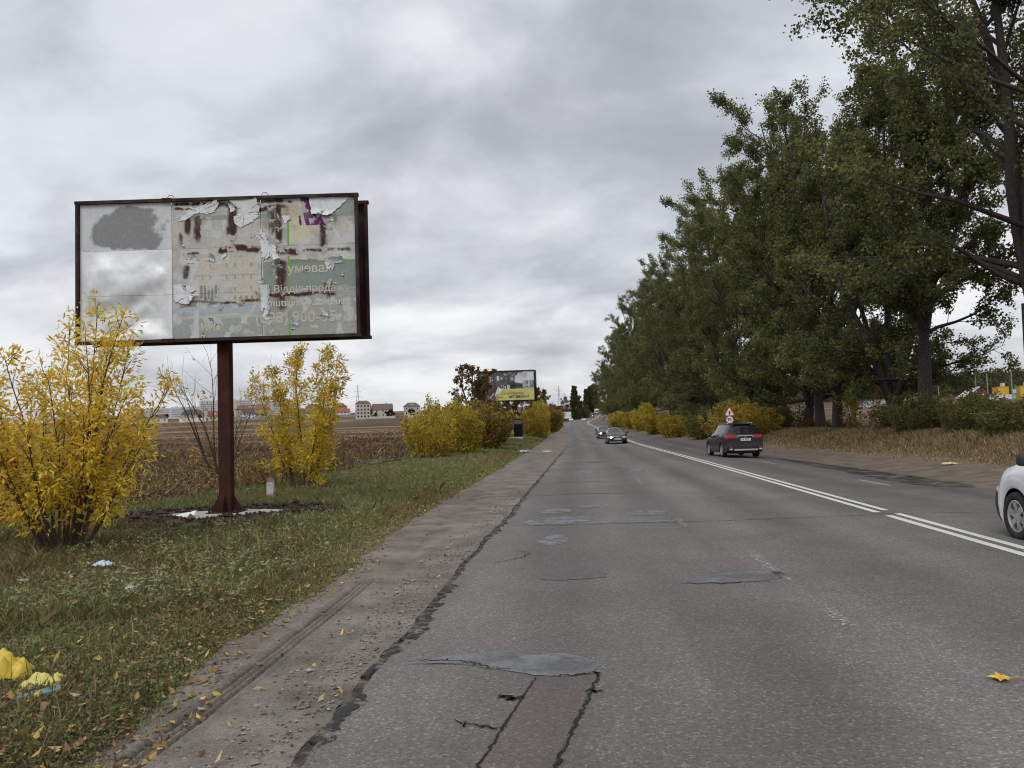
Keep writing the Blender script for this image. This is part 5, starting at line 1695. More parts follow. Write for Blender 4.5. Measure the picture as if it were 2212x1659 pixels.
# concrete footing of that board, a worn slab in the spoil
rg = np.random.default_rng(9)
ang = np.linspace(0, 2 * np.pi, 28, endpoint=False)
rad = np.stack([np.cos(ang) * 1.22 * (1 + 0.14 * rg.normal(0, 1, 28).clip(-1, 1)), np.sin(ang) * 0.95 * (1 + 0.12 * rg.normal(0, 1, 28).clip(-1, 1))], -1)
Vt = np.concatenate([np.c_[rad, np.full(28, 0.118)], np.c_[rad * 1.03, np.full(28, -0.1)], [[0, 0, 0.12]]])
Fs = [(i_, 28 + i_, 28 + (i_ + 1) % 28, (i_ + 1) % 28) for i_ in range(28)] + [(56, i_, (i_ + 1) % 28) for i_ in range(28)]
slab = mk("concrete_footing", Vt, Fs, M['concrete'])
slab.location = (-6.95, 15.7, 0.0)
tag(slab, "pale broken concrete footing slab under the brown billboard post", "footing")
paper = torn([(0, 0), (0.06, -0.01), (0.07, 0.03), (0.03, 0.06), (-0.02, 0.04)], 31, 0.05, parent=None, mat='white', W_=5, H_=5)
paper.name = "crumpled_paper"
paper.rotation_euler = (R(-80), 0, 0.3)
paper.location = (-5.05, 19.85, 0.2)
paper.location = (-5.0, 10.45, 0.16)
paper.rotation_euler = (R(-82), 0, 0)
tag(paper, "crumpled white paper lying on the concrete footing", "litter")
bpy.context.view_layer.update()
c_ = sum((Vector(b) for b in paper.bound_box), Vector()) / 8
c_ = paper.matrix_world @ c_
paper.location += Vector((-7.65, 15.35, 0.16)) - c_

# ---- second billboard
BW2, BH2 = 5.7, 3.02


def board2_paint(u, v):
    x, y = u * 20, v * 10
    n = fbm(x, y, 501, 5)
    c = np.ones(u.shape + (3,)) * np.array([0.105, 0.105, 0.105]) * (0.7 + 0.6 * n)[..., None]
    c = mixc(c, (0.085, 0.045, 0.035), sstep(0.55, 0.66, fbm(x * 0.7, y * 0.7, 502, 4)) * 0.9)
    c = mixc(c, (0.42, 0.42, 0.42), sstep(0.60, 0.66, fbm(x * 1.7, y * 1.7, 503, 4)) * ((v < 0.36) | (v > 0.75)) * 0.9)
    c = mixc(c, (0.42, 0.10, 0.09), (np.abs(u - 0.355) < 0.022) * (v > 0.18) * (v < 0.30) * (n > 0.42))
    c = mixc(c, (0.62, 0.62, 0.60), (np.abs(u - 0.345) < 0.020) * (v > 0.04) * (v < 0.32) * (n > 0.5))
    c = mixc(c, (0.05, 0.05, 0.05), (np.abs(v - 0.345) < 0.006) + (np.abs(v - 0.66) < 0.004) + (np.abs(np.abs(u - 0.45) - 0.18) < 0.003))
    yb = (v > 0.60 + 0.02 * (n - 0.5)) & (u > 0.285 + 0.16 * (0.995 - v))
    c = mixc(c, (0.52, 0.51, 0.17), yb * 1.0)
    c = mixc(c, (0.36, 0.36, 0.15), yb * sstep(0.5, 0.65, n) * 0.5)
    pic = (u > 0.385) & (v > 0.47) & (v <= 0.615)
    c = mixc(c, (0.45, 0.46, 0.42), pic & (u < 0.56))
    c = mixc(c, (0.022, 0.030, 0.036), pic & (u > 0.56) & (u < 0.79) & (n > 0.36))
    sk = (u > 0.79) & (v > 0.02) & (v < 0.60)
    c = mixc(c, (0.34, 0.40, 0.47), sk * 0.95)
    c = mixc(c, (0.10, 0.16, 0.20), (u > 0.85) & (v > 0.35) & (v < 0.58) & (fbm(x * 1.6, y * 1.6, 505, 3) > 0.42))
    c = mixc(c, (0.50, 0.55, 0.60), sk & (np.abs(u - 0.905) < 0.012) & (v > 0.3))
    c = mixc(c, (0.60, 0.62, 0.64), sk & (v < 0.33) & (n > 0.40))
    c = mixc(c, (0.22, 0.30, 0.12), sk & (v > 0.555))
    return c


b2 = empty("billboard", on_ground(-7.7, 86.0), R(3.0))
tag(b2, "dark weathered billboard with a torn yellow advert on a black post", "billboard", "billboards along the left verge")
Z2 = 4.66 - float(gz(-7.7, 86.0))
f2 = empty("board_face", (-0.05, -0.26, Z2))
f2.parent = b2
for v0, v1 in ((0, 0.345), (0.345, 0.66), (0.66, 1.0)):
    for u0, u1 in ((0, 0.335), (0.335, 0.667), (0.667, 1.0)):
        board_sheet("panel", f2, u0, u1, v0, v1, board2_paint, BW2, BH2, 56, 30, lambda U, V: 0.01 * fbm(U * 9, V * 9, 3, 2), M['poster'])
for z_ in (-0.04, BH2 + 0.04):
    MB().box((-0.05, -0.27, Z2 + z_), (BW2 + 0.2, 0.14, 0.08)).build("frame_rail", M['rust_dark'], b2)
    MB().box((0.12, 0.34, Z2 + z_ - 0.02), (BW2 + 0.2, 0.12, 0.08)).build("frame_rail", M['rust_dark'], b2)
for x_ in (-BW2 / 2 - 0.05, BW2 / 2 + 0.05):
    MB().box((x_ - 0.05, -0.272, Z2 + BH2 / 2), (0.09, 0.14, BH2 - 0.002)).build("frame_upright", M['rust_dark'], b2)
    MB().box((x_ + 0.12, 0.342, Z2 + BH2 / 2 - 0.02), (0.09, 0.12, BH2 - 0.002)).build("frame_upright", M['rust_dark'], b2)
MB().box((0.12, 0.405, Z2 + BH2 / 2), (BW2, 0.012, BH2 - 0.02)).build("back_panel", M['rust_dark'], b2)
MB().box((0, 0.02, Z2 / 2 + 0.1), (0.30, 0.30, Z2 - 0.13)).build("post", M['black_paint'], b2)
MB().box((0.02, 0.02, 2.05), (0.52, 0.36, 0.09)).build("collar", plain('weathered_wood', (0.22, 0.17, 0.10), 0.8), b2)
for x_ in (-1.7, -0.6, 0.6, 1.7):
    MB().box((x_, 0.05, Z2 - 0.10), (0.08, 0.58, 0.07)).build("cross_tie", M['rust_dark'], b2)
M['maroon_ink'] = plain('maroon_ink', (0.20, 0.06, 0.03), 0.7)
M['dark_ink'] = plain('dark_ink', (0.022, 0.026, 0.036), 0.7)
M['red_ink'] = plain('red_ink', (0.45, 0.08, 0.07), 0.7)


def u2(u, v):
    return ((u - 0.5) * BW2, -0.014, (1 - v) * BH2)


put_text("П У ВИРОБНИКА", 0.27, M['maroon_ink'], f2, u2(0.40, 0.80), bold=0.006, sx=1.05)
put_text("067 586-55-17", 0.36, M['dark_ink'], f2, u2(0.54, 0.92), bold=0.012, sx=0.97)
put_text(".com.ua", 0.22, M['dark_ink'], f2, u2(0.30, 0.915), sx=1.05)
put_text("ИП", 0.52, M['dark_ink'], f2, u2(0.375, 0.60), bold=0.02)


def torn2(pts, seed, curl, fold=None):
    return torn(pts, seed, curl, 0.02, fold, 'paper_back', f2, BW2, BH2)


torn2([(0.66, 0.20), (0.73, 0.05), (0.80, 0.12), (0.86, 0.03), (0.85, 0.25), (0.80, 0.40), (0.77, 0.44), (0.65, 0.38)], 21, 0.25)
torn2([(0.345, 0.52), (0.42, 0.63), (0.40, 0.72), (0.31, 0.80), (0.285, 0.90), (0.30, 0.72)], 22, 0.18, (-1, 0.2))
pad = MB().box((0, 0, 0.0), (2.5, 2.0, 0.42)).build("concrete_pad", M['concrete'])
pad.location = on_ground(-7.45, 86.6, 0.02)
tag(pad, "grey concrete pad under the second billboard's black post", "footing")
cab = empty("slatted_cabinet", on_ground(-7.0, 90.0, 0.10), R(3))
tag(cab, "dark slatted cabinet with a pale top panel beside the second billboard's post", "cabinet")
MB().box((0, 0, 1.05), (0.95, 0.6, 1.95)).build("body", M['black_paint'], cab)
for q in range(11):
    MB().box((0, -0.315, 0.22 + q * 0.112), (0.88, 0.03, 0.08), rx=0.3).build("slat", M['black_paint'], cab)
MB().box((0, -0.312, 1.74), (0.84, 0.02, 0.44)).build("top_panel", plain('grey_panel', (0.20, 0.21, 0.19), 0.7), cab)
MB().box((0, 0, 2.045), (1.02, 0.68, 0.05)).build("lid", M['black_paint'], cab)

# ---- third billboard, far, white
b3 = empty("billboard", on_ground(-7.6, 400.0), R(-2))
tag(b3, "small far billboard with a torn white sheet, left of the tall poplar", "billboard", "billboards along the left verge")
Z3 = 6.25 - float(gz(-7.6, 400.0))
def board3_paint(u, v):
    n = fbm(u * 6, v * 9, 601, 4)
    return mixc(np.ones(u.shape + (3,)) * np.array([0.66, 0.68, 0.70]), (0.30, 0.36, 0.36), sstep(0.52, 0.58, n) * (v < 0.75))
f3 = empty("board_face", (0, -0.2, Z3)); f3.parent = b3
board_sheet("panel", f3, 0, 1, 0, 1, board3_paint, 4.6, 3.2, 40, 30, lambda U, V: 0 * U, M['poster'])
MB().box((0, 0.0, Z3 + 1.6), (4.7, 0.3, 3.3)).build("frame", M['black_paint'], b3)
MB().box((0, 0.0, Z3 / 2), (0.3, 0.3, Z3)).build("post", M['black_paint'], b3)

# ---- whitewashed boundary marker
mkx, mky = -7.85, 20.3
mp_ = empty("boundary_marker", on_ground(mkx, mky), R(8))
tag(mp_, "small whitewashed concrete marker post in the weeds by the yellow shrub", "marker")
MB().prism([(-0.08, -0.08, -0.1), (0.08, -0.08, -0.1), (0.08, -0.08, 0.48), (0.05, -0.08, 0.56), (-0.05, -0.08, 0.56), (-0.08, -0.08, 0.48)], (0, 0.16, 0)).build("shaft", M['whitewash'], mp_)
MB().prism([(-0.082, -0.082, 0.47), (0.082, -0.082, 0.47), (0.052, -0.082, 0.562), (-0.052, -0.082, 0.562)], (0, 0.164, 0)).build("cap", plain('stained_cap', (0.30, 0.22, 0.18), 0.9), mp_)
put_text("К", 0.06, M['dark_ink'], mp_, (-0.02, -0.083, 0.36))

# ================================================================== vehicles
M['tyre'] = plain('tyre_rubber', (0.016, 0.016, 0.016), 0.85, var=0.2, scale=20, dirt=(0.035, 0.032, 0.03))
M['rim'] = plain('wheel_rim', (0.42, 0.42, 0.41), 0.45, 0.5, var=0.15, scale=12, dirt=(0.22, 0.21, 0.19))
M['dark_plastic'] = plain('dark_plastic', (0.022, 0.023, 0.025), 0.6, var=0.15)
M['chrome'] = plain('chrome_trim', (0.62, 0.63, 0.64), 0.22, 0.85, var=0.04)
M['car_glass'] = glass_mat('car_glass', (0.012, 0.014, 0.016), 0.05)
M['windscreen'] = glass_mat('windscreen', (0.05, 0.055, 0.058), 0.06)
M['lamp_red'] = plain('red_lamp', (0.30, 0.014, 0.012), 0.3, spec=0.3, var=0.08)
M['lamp_clear'] = plain('clear_lamp', (0.42, 0.44, 0.46), 0.12, spec=0.8, var=0.1)
M['lamp_lit'] = plain('lit_headlamp', (0.9, 0.75, 0.5), 0.3, emit=((1.0, 0.72, 0.38), 5.0))
M['plate'] = plain('plate_white', (0.66, 0.67, 0.66), 0.5, var=0.03)
M['plate_blue'] = plain('plate_blue', (0.05, 0.16, 0.45), 0.5)


def paint(name, col, rough=0.32, dirt=0.18, coat=0.3):
    """car paint: clear coat over colour, road dust thickening towards the sills"""
    m, nt, b = new_mat(name)
    L_ = nt.links.new
    b.inputs["Coat Weight"].default_value = coat
    b.inputs["Specular IOR Level"].default_value = 0.25
    b.inputs["Coat Roughness"].default_value = 0.08
    b.inputs["Roughness"].default_value = rough
    tc = N(nt, "ShaderNodeTexCoord")
    sx_ = N(nt, "ShaderNodeSeparateXYZ")
    L_(tc.outputs["Object"], sx_.inputs[0])
    n = N(nt, "ShaderNodeTexNoise")
    n.inputs["Scale"].default_value = 5
    n.inputs["Detail"].default_value = 7
    L_(tc.outputs["Object"], n.inputs["Vector"])
    mr = N(nt, "ShaderNodeMapRange")
    mr.inputs["From Min"].default_value, mr.inputs["From Max"].default_value = 0.95, 0.25
    mr.inputs["To Min"].default_value, mr.inputs["To Max"].default_value = 0.02, dirt * 2
    L_(sx_.outputs[2], mr.inputs["Value"])
    mu = N(nt, "ShaderNodeMath", operation='MULTIPLY')
    L_(mr.outputs[0], mu.inputs[0])
    L_(n.outputs["Fac"], mu.inputs[1])
    mx = N(nt, "ShaderNodeMix", data_type='RGBA')
    L_(mu.outputs[0], mx.inputs["Factor"])
    mx.inputs["A"].default_value = (*col, 1)
    mx.inputs["B"].default_value = (0.17, 0.155, 0.135, 1)
    L_(mx.outputs["Result"], b.inputs["Base Color"])
    return m


def wheel(parent, x, y, r, w, side, spokes=6, nm="wheel"):
    """tyre lathe with a rim and spokes; side=+1 faces +Y"""
    e = empty(nm, (x, y, r))
    e.parent = parent
    ri_ = r * 0.66
    tyre = [(ri_, -w / 2 * 0.9), (r * 0.93, -w / 2), (r * 0.99, -w / 2 * 0.7), (r, 0), (r * 0.99, w / 2 * 0.7), (r * 0.93, w / 2), (ri_, w / 2 * 0.9), (ri_ * 0.95, 0), (ri_, -w / 2 * 0.9)]
    MB().lathe(tyre, (0, 0, 0), 26, 'Y').build("tyre", M['tyre'], e, True)
    o = side * w / 2
    rim = MB()
    rim.lathe([(ri_ * 1.0, o * 0.88), (ri_ * 0.94, o * 0.95), (ri_ * 0.86, o * 0.80), (ri_ * 0.86, o * 0.3)], (0, 0, 0), 26, 'Y')
    rim.lathe([(0.0, o * 0.82), (ri_ * 0.24, o * 0.80), (ri_ * 0.26, o * 0.4)], (0, 0, 0), 16, 'Y')
    for k in range(spokes):
        a = 2 * math.pi * k / spokes + 0.3
        ca, sa = math.cos(a), math.sin(a)
        w0, w1 = ri_ * 0.15, ri_ * 0.22
        q = []
        for (rr, ww) in ((ri_ * 0.18, w0), (ri_ * 0.92, w1)):
            for s_ in (-1, 1):
                q.append((rr * ca - s_ * ww * sa, rr * sa + s_ * ww * ca))
        V = [(p[0], o * 0.78, p[1]) for p in q] + [(p[0], o * 0.5, p[1]) for p in q]
        rim.add(V, [(0, 1, 3, 2), (4, 6, 7, 5), (0, 4, 5, 1), (2, 3, 7, 6), (0, 2, 6, 4), (1, 5, 7, 3)])
    rim.build("rim", M['rim'], e)
    MB().lathe([(0, o * 0.28), (ri_ * 0.9, o * 0.28)], (0, 0, 0), 20, 'Y').build("brake_backing", M['dark_plastic'], e)
    return e


def car(name, loc, heading, P, label, group, cat="car"):
    """vehicle lofted from its side profile. Local +X points to the front, Y to the left.
    P: length L, width W, wheel r, axle xf/xr (from the nose), tables: top, belt (x from nose, z), glass ranges"""
    root = empty(name, loc, heading)
    tag(root, label, cat, group)
    L, W, wr = P['L'], P['W'], P['wr']
    ns, na, nb, nc = P.get('ns', 110), 16, 8, 9
    u = np.linspace(0, 1, ns)
    u = np.unique(np.concatenate([u, np.linspace(0, 0.03, 6), np.linspace(0.97, 1, 6)]))
    x = u * L
    top = np.interp(x, *zip(*P['top']))
    belt = np.minimum(np.interp(x, *zip(*P['belt'])), top - 0.012)
    k = np.hanning(7); k /= k.sum()
    def sm(a):
        p = np.concatenate([np.full(3, a[0]), a, np.full(3, a[-1])])
        return np.convolve(p, k, 'valid')
    top, belt = sm(top), np.minimum(sm(belt), sm(top) - 0.01)
    low = np.interp(x, *zip(*P['low']))
    ar = wr * 1.16
    for ax in (P['xf'], P['xr']):
        dx = np.abs(x - ax)
        low = np.where(dx < ar, np.maximum(low, wr + np.sqrt(np.clip(ar ** 2 - dx ** 2, 0, None)) * 0.98), low)
    wm = W / 2 * np.interp(x, *zip(*P.get('plan', [(0, 0.80), (0.08, 0.88), (0.25, 0.95), (0.7, 1.0), (L - 0.8, 1.0), (L - 0.25, 0.96), (L - 0.06, 0.90), (L, 0.84)])))
    wroof = P['wroof'] / 2
    g = np.clip((top - belt - 0.06) / 0.30, 0, 1)
    wre = wm * 0.90 * (1 - g) + np.minimum(wroof, wm * 0.9) * g
    zre = (top - 0.02) * (1 - g) + (top - 0.075) * g
    rows = []
    for q in np.linspace(0, 1, na):
        bul = np.interp(q, [0, .12, .4, .72, .9, 1], [.955, .985, 1.0, .99, .965, .94])
        rows.append((wm * bul, low + (belt - low) * q))
    for q in np.linspace(0, 1, nb + 1)[1:]:
        rows.append((wm * 0.94 + (wre - wm * 0.94) * q ** 1.15, belt + (zre - belt) * q))
    for q in np.linspace(0, 1, nc + 1)[1:]:
        yy = wre * (1 - q)
        rows.append((yy, zre + (top - zre) * (1 - (1 - q) ** 2.6)))
    Yh = np.array([r_[0] for r_ in rows]).T
    Zh = np.array([r_[1] for r_ in rows]).T
    m = Yh.shape[1]
    # full section: left bottom .. centre .. right bottom
    Yf = np.concatenate([Yh, -Yh[:, -2::-1]], 1)
    Zf = np.concatenate([Zh, Zh[:, -2::-1]], 1)
    K = Yf.shape[1]
    Xf = np.repeat(x[:, None], K, 1)
    # nose and tail lean with height
    fr, re = P.get('front'), P.get('rear')
    if fr:
        Xf = Xf + np.interp(Zf, *zip(*fr)) * (1 - sstep(0, P.get('front_len', 0.5), Xf))
    if re:
        Xf = Xf - np.interp(Zf, *zip(*re)) * sstep(L - P.get('rear_len', 0.7), L, Xf)
    V = np.stack([L / 2 - Xf, Yf, Zf], -1).reshape(-1, 3)
    n = len(x)
    i = np.arange(n - 1)[:, None] * K + np.arange(K - 1)[None]
    F = [np.stack([i, i + 1, i + K + 1, i + K], -1).reshape(-1, 4)]
    # end caps as grids across the section
    verts, cap_info = [V], []
    cnt = len(V)
    ncol = 24
    for end, si in (('front', 0), ('rear', n - 1)):
        Yc, Zc = Yh[si], Zh[si]
        bulge = P.get('cap_bulge', 0.05)
        t = np.linspace(-1, 1, ncol + 1)
        xb = (Xf[si, :m])[:, None] + (bulge * (1 - t ** 2)[None, :]) * (-1 if end == 'front' else 1) * np.clip(Yc / (Yc[0] + 1e-6), 0, 1)[:, None]
        G = np.stack([L / 2 - xb, Yc[:, None] * -t[None, :], np.repeat(Zc[:, None], ncol + 1, 1)], -1)
        verts.append(G.reshape(-1, 3))
        j = np.arange(m - 1)[:, None] * (ncol + 1) + np.arange(ncol)[None] + cnt
        q = np.stack([j, j + 1, j + ncol + 2, j + ncol + 1], -1).reshape(-1, 4)
        if end == 'front':
            q = q[:, ::-1]
        F.append(q)
        cnt += G.shape[0] * G.shape[1]
    V = np.concatenate(verts)
    Fq = np.concatenate(F)
    fc = V[Fq].mean(1)
    nside = len(F[0])
    fx = L / 2 - fc[:, 0]
    isside = np.arange(len(Fq)) < nside
    col_i = np.zeros(len(Fq), int)
    col_i[:nside] = (np.arange(nside) % (K - 1))
    green = isside & (((col_i >= na) & (col_i < na + nb - 1)) | ((col_i >= K - 1 - na - nb + 1) & (col_i < K - 1 - na)))
    roofc = isside & (col_i >= na + nb + 1) & (col_i < K - 1 - na - nb - 1)
    used = np.zeros(len(Fq), bool)
    def extract(nm, mask, mat, smooth=True):
        mask = mask & ~used
        if not mask.any():
            return
        used[mask] = True
        f = Fq[mask]
        ids, inv = np.unique(f, return_inverse=True)
        mk(nm, V[ids], inv.reshape(-1, 4).astype(np.int32), mat, root, smooth)
    xrel = np.tile(x[:-1, None] + np.diff(x)[:, None] / 2, (1, K - 1)).reshape(-1)
    fxs = fx.copy(); fxs[:nside] = xrel
    for a_, b_ in P.get('side_windows', []):
        for sgn in (1, -1):
            extract("side_window", green & (fxs > a_) & (fxs < b_) & (np.sign(fc[:, 1]) == sgn), M['car_glass'])
    if 'windscreen' in P:
        a_, b_ = P['windscreen']
        extract("windscreen", roofc & (fxs > a_) & (fxs < b_), M['windscreen'])
    if 'rear_glass' in P:
        a_, b_ = P['rear_glass']
        extract("rear_window", roofc & (fxs > a_) & (fxs < b_), M['car_glass'])
    for nm, pred, mt in P.get('patches', []):
        extract(nm, pred(fxs, fc[:, 1], fc[:, 2], isside), M[mt])
    extract("body", np.ones(len(Fq), bool), P['paint'])
    # underbody fills the arches
    MB().box((0, 0, 0.36), (L - 0.5, W * 0.62, 0.30)).build("underbody", M['dark_plastic'], root)
    for ax in (P['xf'], P['xr']):
        for s_ in (1, -1):
            MB().box((L / 2 - ax, s_ * W * 0.36, wr + 0.10), (ar * 2.0, W * 0.10, ar * 1.05)).build("wheel_well", M['dark_plastic'], root)
            wheel(root, L / 2 - ax, s_ * (W / 2 - 0.13), wr, 0.21, s_, P.get('spokes', 5))
    if P.get('mirrors'):
        mx_, mz_ = P['mirrors']
        for s_ in (1, -1):
            e = MB().box((L / 2 - mx_, s_ * (W / 2 + 0.10), mz_), (0.13, 0.20, 0.15)).build("mirror", M[P.get('mirror_mat', 'dark_plastic')], root)
            bevel(e, 0.04)
            MB().box((L / 2 - mx_, s_ * (W / 2 - 0.01), mz_ - 0.06), (0.07, 0.12, 0.04)).build("mirror_arm", M['dark_plastic'], root)
    return root


def bevel(o, w, seg=2):
    md = o.modifiers.new("bevel", 'BEVEL')
    md.width = w
    md.segments = seg
    for p in o.data.polygons:
        p.use_smooth = True
    return o


def plate_on(root, loc, rz, txt, w=0.52, h=0.11):
    """number plate with blue band and characters; local -Y is outwards before rz"""
    e = empty("number_plate", loc, rz)
    e.parent = root
    MB().box((0, 0, 0), (w, 0.012, h)).build("plate", M['plate'], e)
    MB().box((-w / 2 + 0.025, -0.0075, 0), (0.045, 0.006, h - 0.006)).build("band", M['plate_blue'], e)
    o = put_text(txt, h * 0.92, M['dark_ink'], e, (-w / 2 + 0.07, -0.009, -h * 0.32), bold=0.002, sx=0.98)
    return e


HEAD_AWAY = math.pi / 2

# ---- black estate car with high roof, driving away
suv = car("suv", (7.42, 42.3, -0.095), HEAD_AWAY + R(4.5), dict(
    L=4.66, W=1.82, wr=0.35, xf=0.92, xr=3.58, wroof=1.22, paint=paint('black_paint_car', (0.006, 0.0065, 0.008), 0.30, 0.10, 0.10),
    top=[(0, 0.80), (0.1, 0.92), (1.1, 1.08), (1.25, 1.10), (2.0, 1.60), (2.5, 1.66), (3.4, 1.66), (4.3, 1.61), (4.66, 1.55)],
    belt=[(0, 0.74), (0.9, 0.96), (1.4, 1.02), (3.4, 1.10), (4.3, 1.14), (4.66, 1.10)],
    low=[(0, 0.32), (0.3, 0.24), (4.3, 0.26), (4.66, 0.36)],
    rear=[(0.3, 0.03), (0.55, -0.04), (0.75, 0.0), (1.08, 0.04), (1.15, 0.07), (1.6, 0.36)], rear_len=0.9,
    plan=[(0, 0.78), (0.1, 0.88), (0.4, 0.97), (1.0, 1.0), (3.8, 1.0), (4.4, 0.965), (4.6, 0.94), (4.66, 0.91)], cap_bulge=0.06,
    side_windows=[(1.55, 2.45), (2.55, 3.35), (3.42, 4.0)], windscreen=(1.25, 2.0), spokes=7,
    mirrors=(1.65, 1.08),
    patches=[("rear_window", lambda x, y, z, s: (~s) & (x > 3) & (z > 1.13) & (z < 1.50) & (np.abs(y) < 0.66), 'car_glass'),
             ("tail_lamp", lambda x, y, z, s: (x > 4.12) & (z > 0.955) & (z < 1.115) & (np.abs(y) > 0.40) & (y > 0), 'lamp_red'),
             ("tail_lamp", lambda x, y, z, s: (x > 4.12) & (z > 0.955) & (z < 1.115) & (np.abs(y) > 0.40) & (y < 0), 'lamp_red'),
             ("rear_bumper", lambda x, y, z, s: (x > 3.98) & (z < 0.60), 'dark_plastic')]),
    "black high-roofed car driving away in the far lane past the speed limit sign", "cars on the road")
xb_ = -2.33 - 0.02
def suv_x(z):
    return -(2.33 + 0.06 - float(np.interp(z, [0.3, 0.55, 0.75, 1.08, 1.15, 1.6], [0.03, -0.04, 0.0, 0.04, 0.07, 0.36])))
e = MB().prism([(suv_x(1.02) - 0.02, -0.42, 0.985), (suv_x(1.02) - 0.02, -0.33, 1.085), (suv_x(1.02) - 0.02, 0.33, 1.085), (suv_x(1.02) - 0.02, 0.42, 0.985), (suv_x(1.02) - 0.02, 0.37, 0.985), (suv_x(1.02) - 0.02, 0.31, 1.035), (suv_x(1.02) - 0.02, -0.31, 1.035), (suv_x(1.02) - 0.02, -0.37, 0.985)], (0.05, 0, 0)).build("chrome_garnish", M['chrome'], suv)
plate_on(suv, (suv_x(0.86) - 0.012, 0.0, 0.875), -math.pi / 2, "AA 9595 HM")
em = MB()
for q in range(3):
    a = math.pi / 2 + q * 2 * math.pi / 3
    d = np.array([math.cos(a), math.sin(a)]); pn = np.array([-d[1], d[0]])
    c0 = np.array([0.0, 0.985]) if False else np.array([0.0, 1.0])
    pts = [c0, c0 + d * 0.028 + pn * 0.017, c0 + d * 0.056, c0 + d * 0.028 - pn * 0.017]
    em.prism([(suv_x(1.0) - 0.030, p[0], p[1]) for p in pts], (-0.006, 0, 0))
em.build("emblem", M['chrome'], suv)
MB().box((suv_x(0.42) - 0.035, 0, 0.40), (0.06, 1.12, 0.075)).build("skid_plate", M['chrome'], suv)
for s_ in (1, -1):
    MB().box((suv_x(0.46) + 0.03, s_ * 0.70, 0.50), (0.07, 0.16, 0.075)).build("reflector", M['lamp_red'], suv)
    MB().box((suv_x(0.46) + 0.03, s_ * 0.70, 0.425), (0.066, 0.13, 0.07)).build("fog_lamp", M['lamp_clear'], suv)
    MB().box((2.33 - 2.95, s_ * 0.585, 1.635), (1.7, 0.045, 0.07), ry=0.015).build("roof_rail", M['chrome'], suv)
MB().box((suv_x(1.58) + 0.10, 0, 1.605), (0.26, 1.16, 0.035), ry=0.10).build("roof_spoiler", suv.children[0].data.materials[0] if False else M['black_paint'], suv)
MB().prism([(-1.55, -0.012, 1.655), (-1.75, -0.012, 1.65), (-1.78, -0.012, 1.735)], (0, 0.024, 0)).build("roof_aerial", M['dark_plastic'], suv)
MB().box((suv_x(1.19) - 0.02, -0.18, 1.185), (0.03, 0.42, 0.03)).build("wiper", M['dark_plastic'], suv)

# ---- dark saloon coming towards the camera, and one behind it
SEDAN = dict(L=4.90, W=1.85, wr=0.335, xf=0.95, xr=3.78, wroof=1.18,
             top=[(0, 0.66), (0.08, 0.74), (0.5, 0.86), (1.3, 0.98), (1.5, 1.01), (2.25, 1.40), (2.7, 1.46), (3.3, 1.44), (4.1, 1.13), (4.3, 1.10), (4.82, 1.04), (4.9, 0.95)],
             belt=[(0, 0.62), (0.5, 0.78), (1.4, 0.93), (3.8, 0.99), (4.5, 0.98), (4.9, 0.9)],
             low=[(0, 0.24), (0.3, 0.19), (4.5, 0.21), (4.9, 0.32)],
             front=[(0.2, 0.06), (0.45, 0.0), (0.62, 0.02), (0.75, 0.10)], front_len=0.6,
             plan=[(0, 0.74), (0.06, 0.80), (0.2, 0.90), (0.5, 0.97), (1.0, 1.0), (4.0, 1.0), (4.6, 0.94), (4.9, 0.84)], cap_bulge=0.10,
             side_windows=[(1.75, 2.6), (2.68, 3.5), (3.55, 3.9)], windscreen=(1.5, 2.27), rear_glass=(3.32, 4.08), mirrors=(1.78, 1.0),
             patches=[("grille", lambda x, y, z, s: (x < 0.12) & (z > 0.36) & (z < 0.66) & (np.abs(y) < 0.29), 'dark_plastic'),
                      ("headlight", lambda x, y, z, s: (x < 0.55) & (z > 0.52) & (z < 0.655) & (np.abs(y) > 0.42) & (y > 0), 'lamp_clear'),
                      ("headlight", lambda x, y, z, s: (x < 0.55) & (z > 0.52) & (z < 0.655) & (np.abs(y) > 0.42) & (y < 0), 'lamp_clear'),
                      ("air_intake", lambda x, y, z, s: (x < 0.2) & (z > 0.25) & (z < 0.36) & (np.abs(y) > 0.34) & (np.abs(y) < 0.72), 'dark_plastic')])
au = car("saloon_car", (2.95, 76.2, float(zr(76))), -math.pi / 2 + R(1.5), dict(SEDAN, paint=paint('graphite_paint', (0.028, 0.026, 0.026), 0.25, 0.20)),
         "dark grey saloon with a framed grille and one lit headlight coming towards the camera", "cars on the road")
nose = 2.45 + 0.115
gf = MB()
for a_, b_ in (((-0.29, 0.36), (0.29, 0.36)), ((0.29, 0.36), (0.33, 0.67)), ((0.33, 0.67), (-0.33, 0.67)), ((-0.33, 0.67), (-0.29, 0.36))):
    gf.tube([(nose - 0.015, a_[0], a_[1]), (nose - 0.015, b_[0], b_[1])], 0.016, 6)
gf.build("grille_frame", M['chrome'], au)
rg_ = MB()
for q in range(4):
    a = np.linspace(0, 2 * np.pi, 12)
    rg_.tube(np.stack([np.full(12, nose + 0.0), -0.105 + 0.07 * q + 0.045 * np.cos(a), 0.60 + 0.045 * np.sin(a)], -1), 0.006, 4, False)
rg_.build("emblem", M['chrome'], au)
plate_on(au, (nose + 0.012, 0, 0.455), math.pi / 2, "BHW 106")
MB().lathe([(0, 0), (0.09, 0.0), (0.08, 0.03), (0, 0.04)], (nose - 0.085, -0.56, 0.585), 12, 'X').build("lit_headlight", M['lamp_lit'], au)
s2 = car("saloon_car", (2.45, 97.0, float(zr(97))), -math.pi / 2 + R(2), dict(SEDAN, W=1.74, L=4.6, xr=3.5, paint=paint('grey_blue_paint', (0.045, 0.048, 0.055), 0.3, 0.2)),
         "second dark saloon following close behind the grille-framed one", "cars on the road")
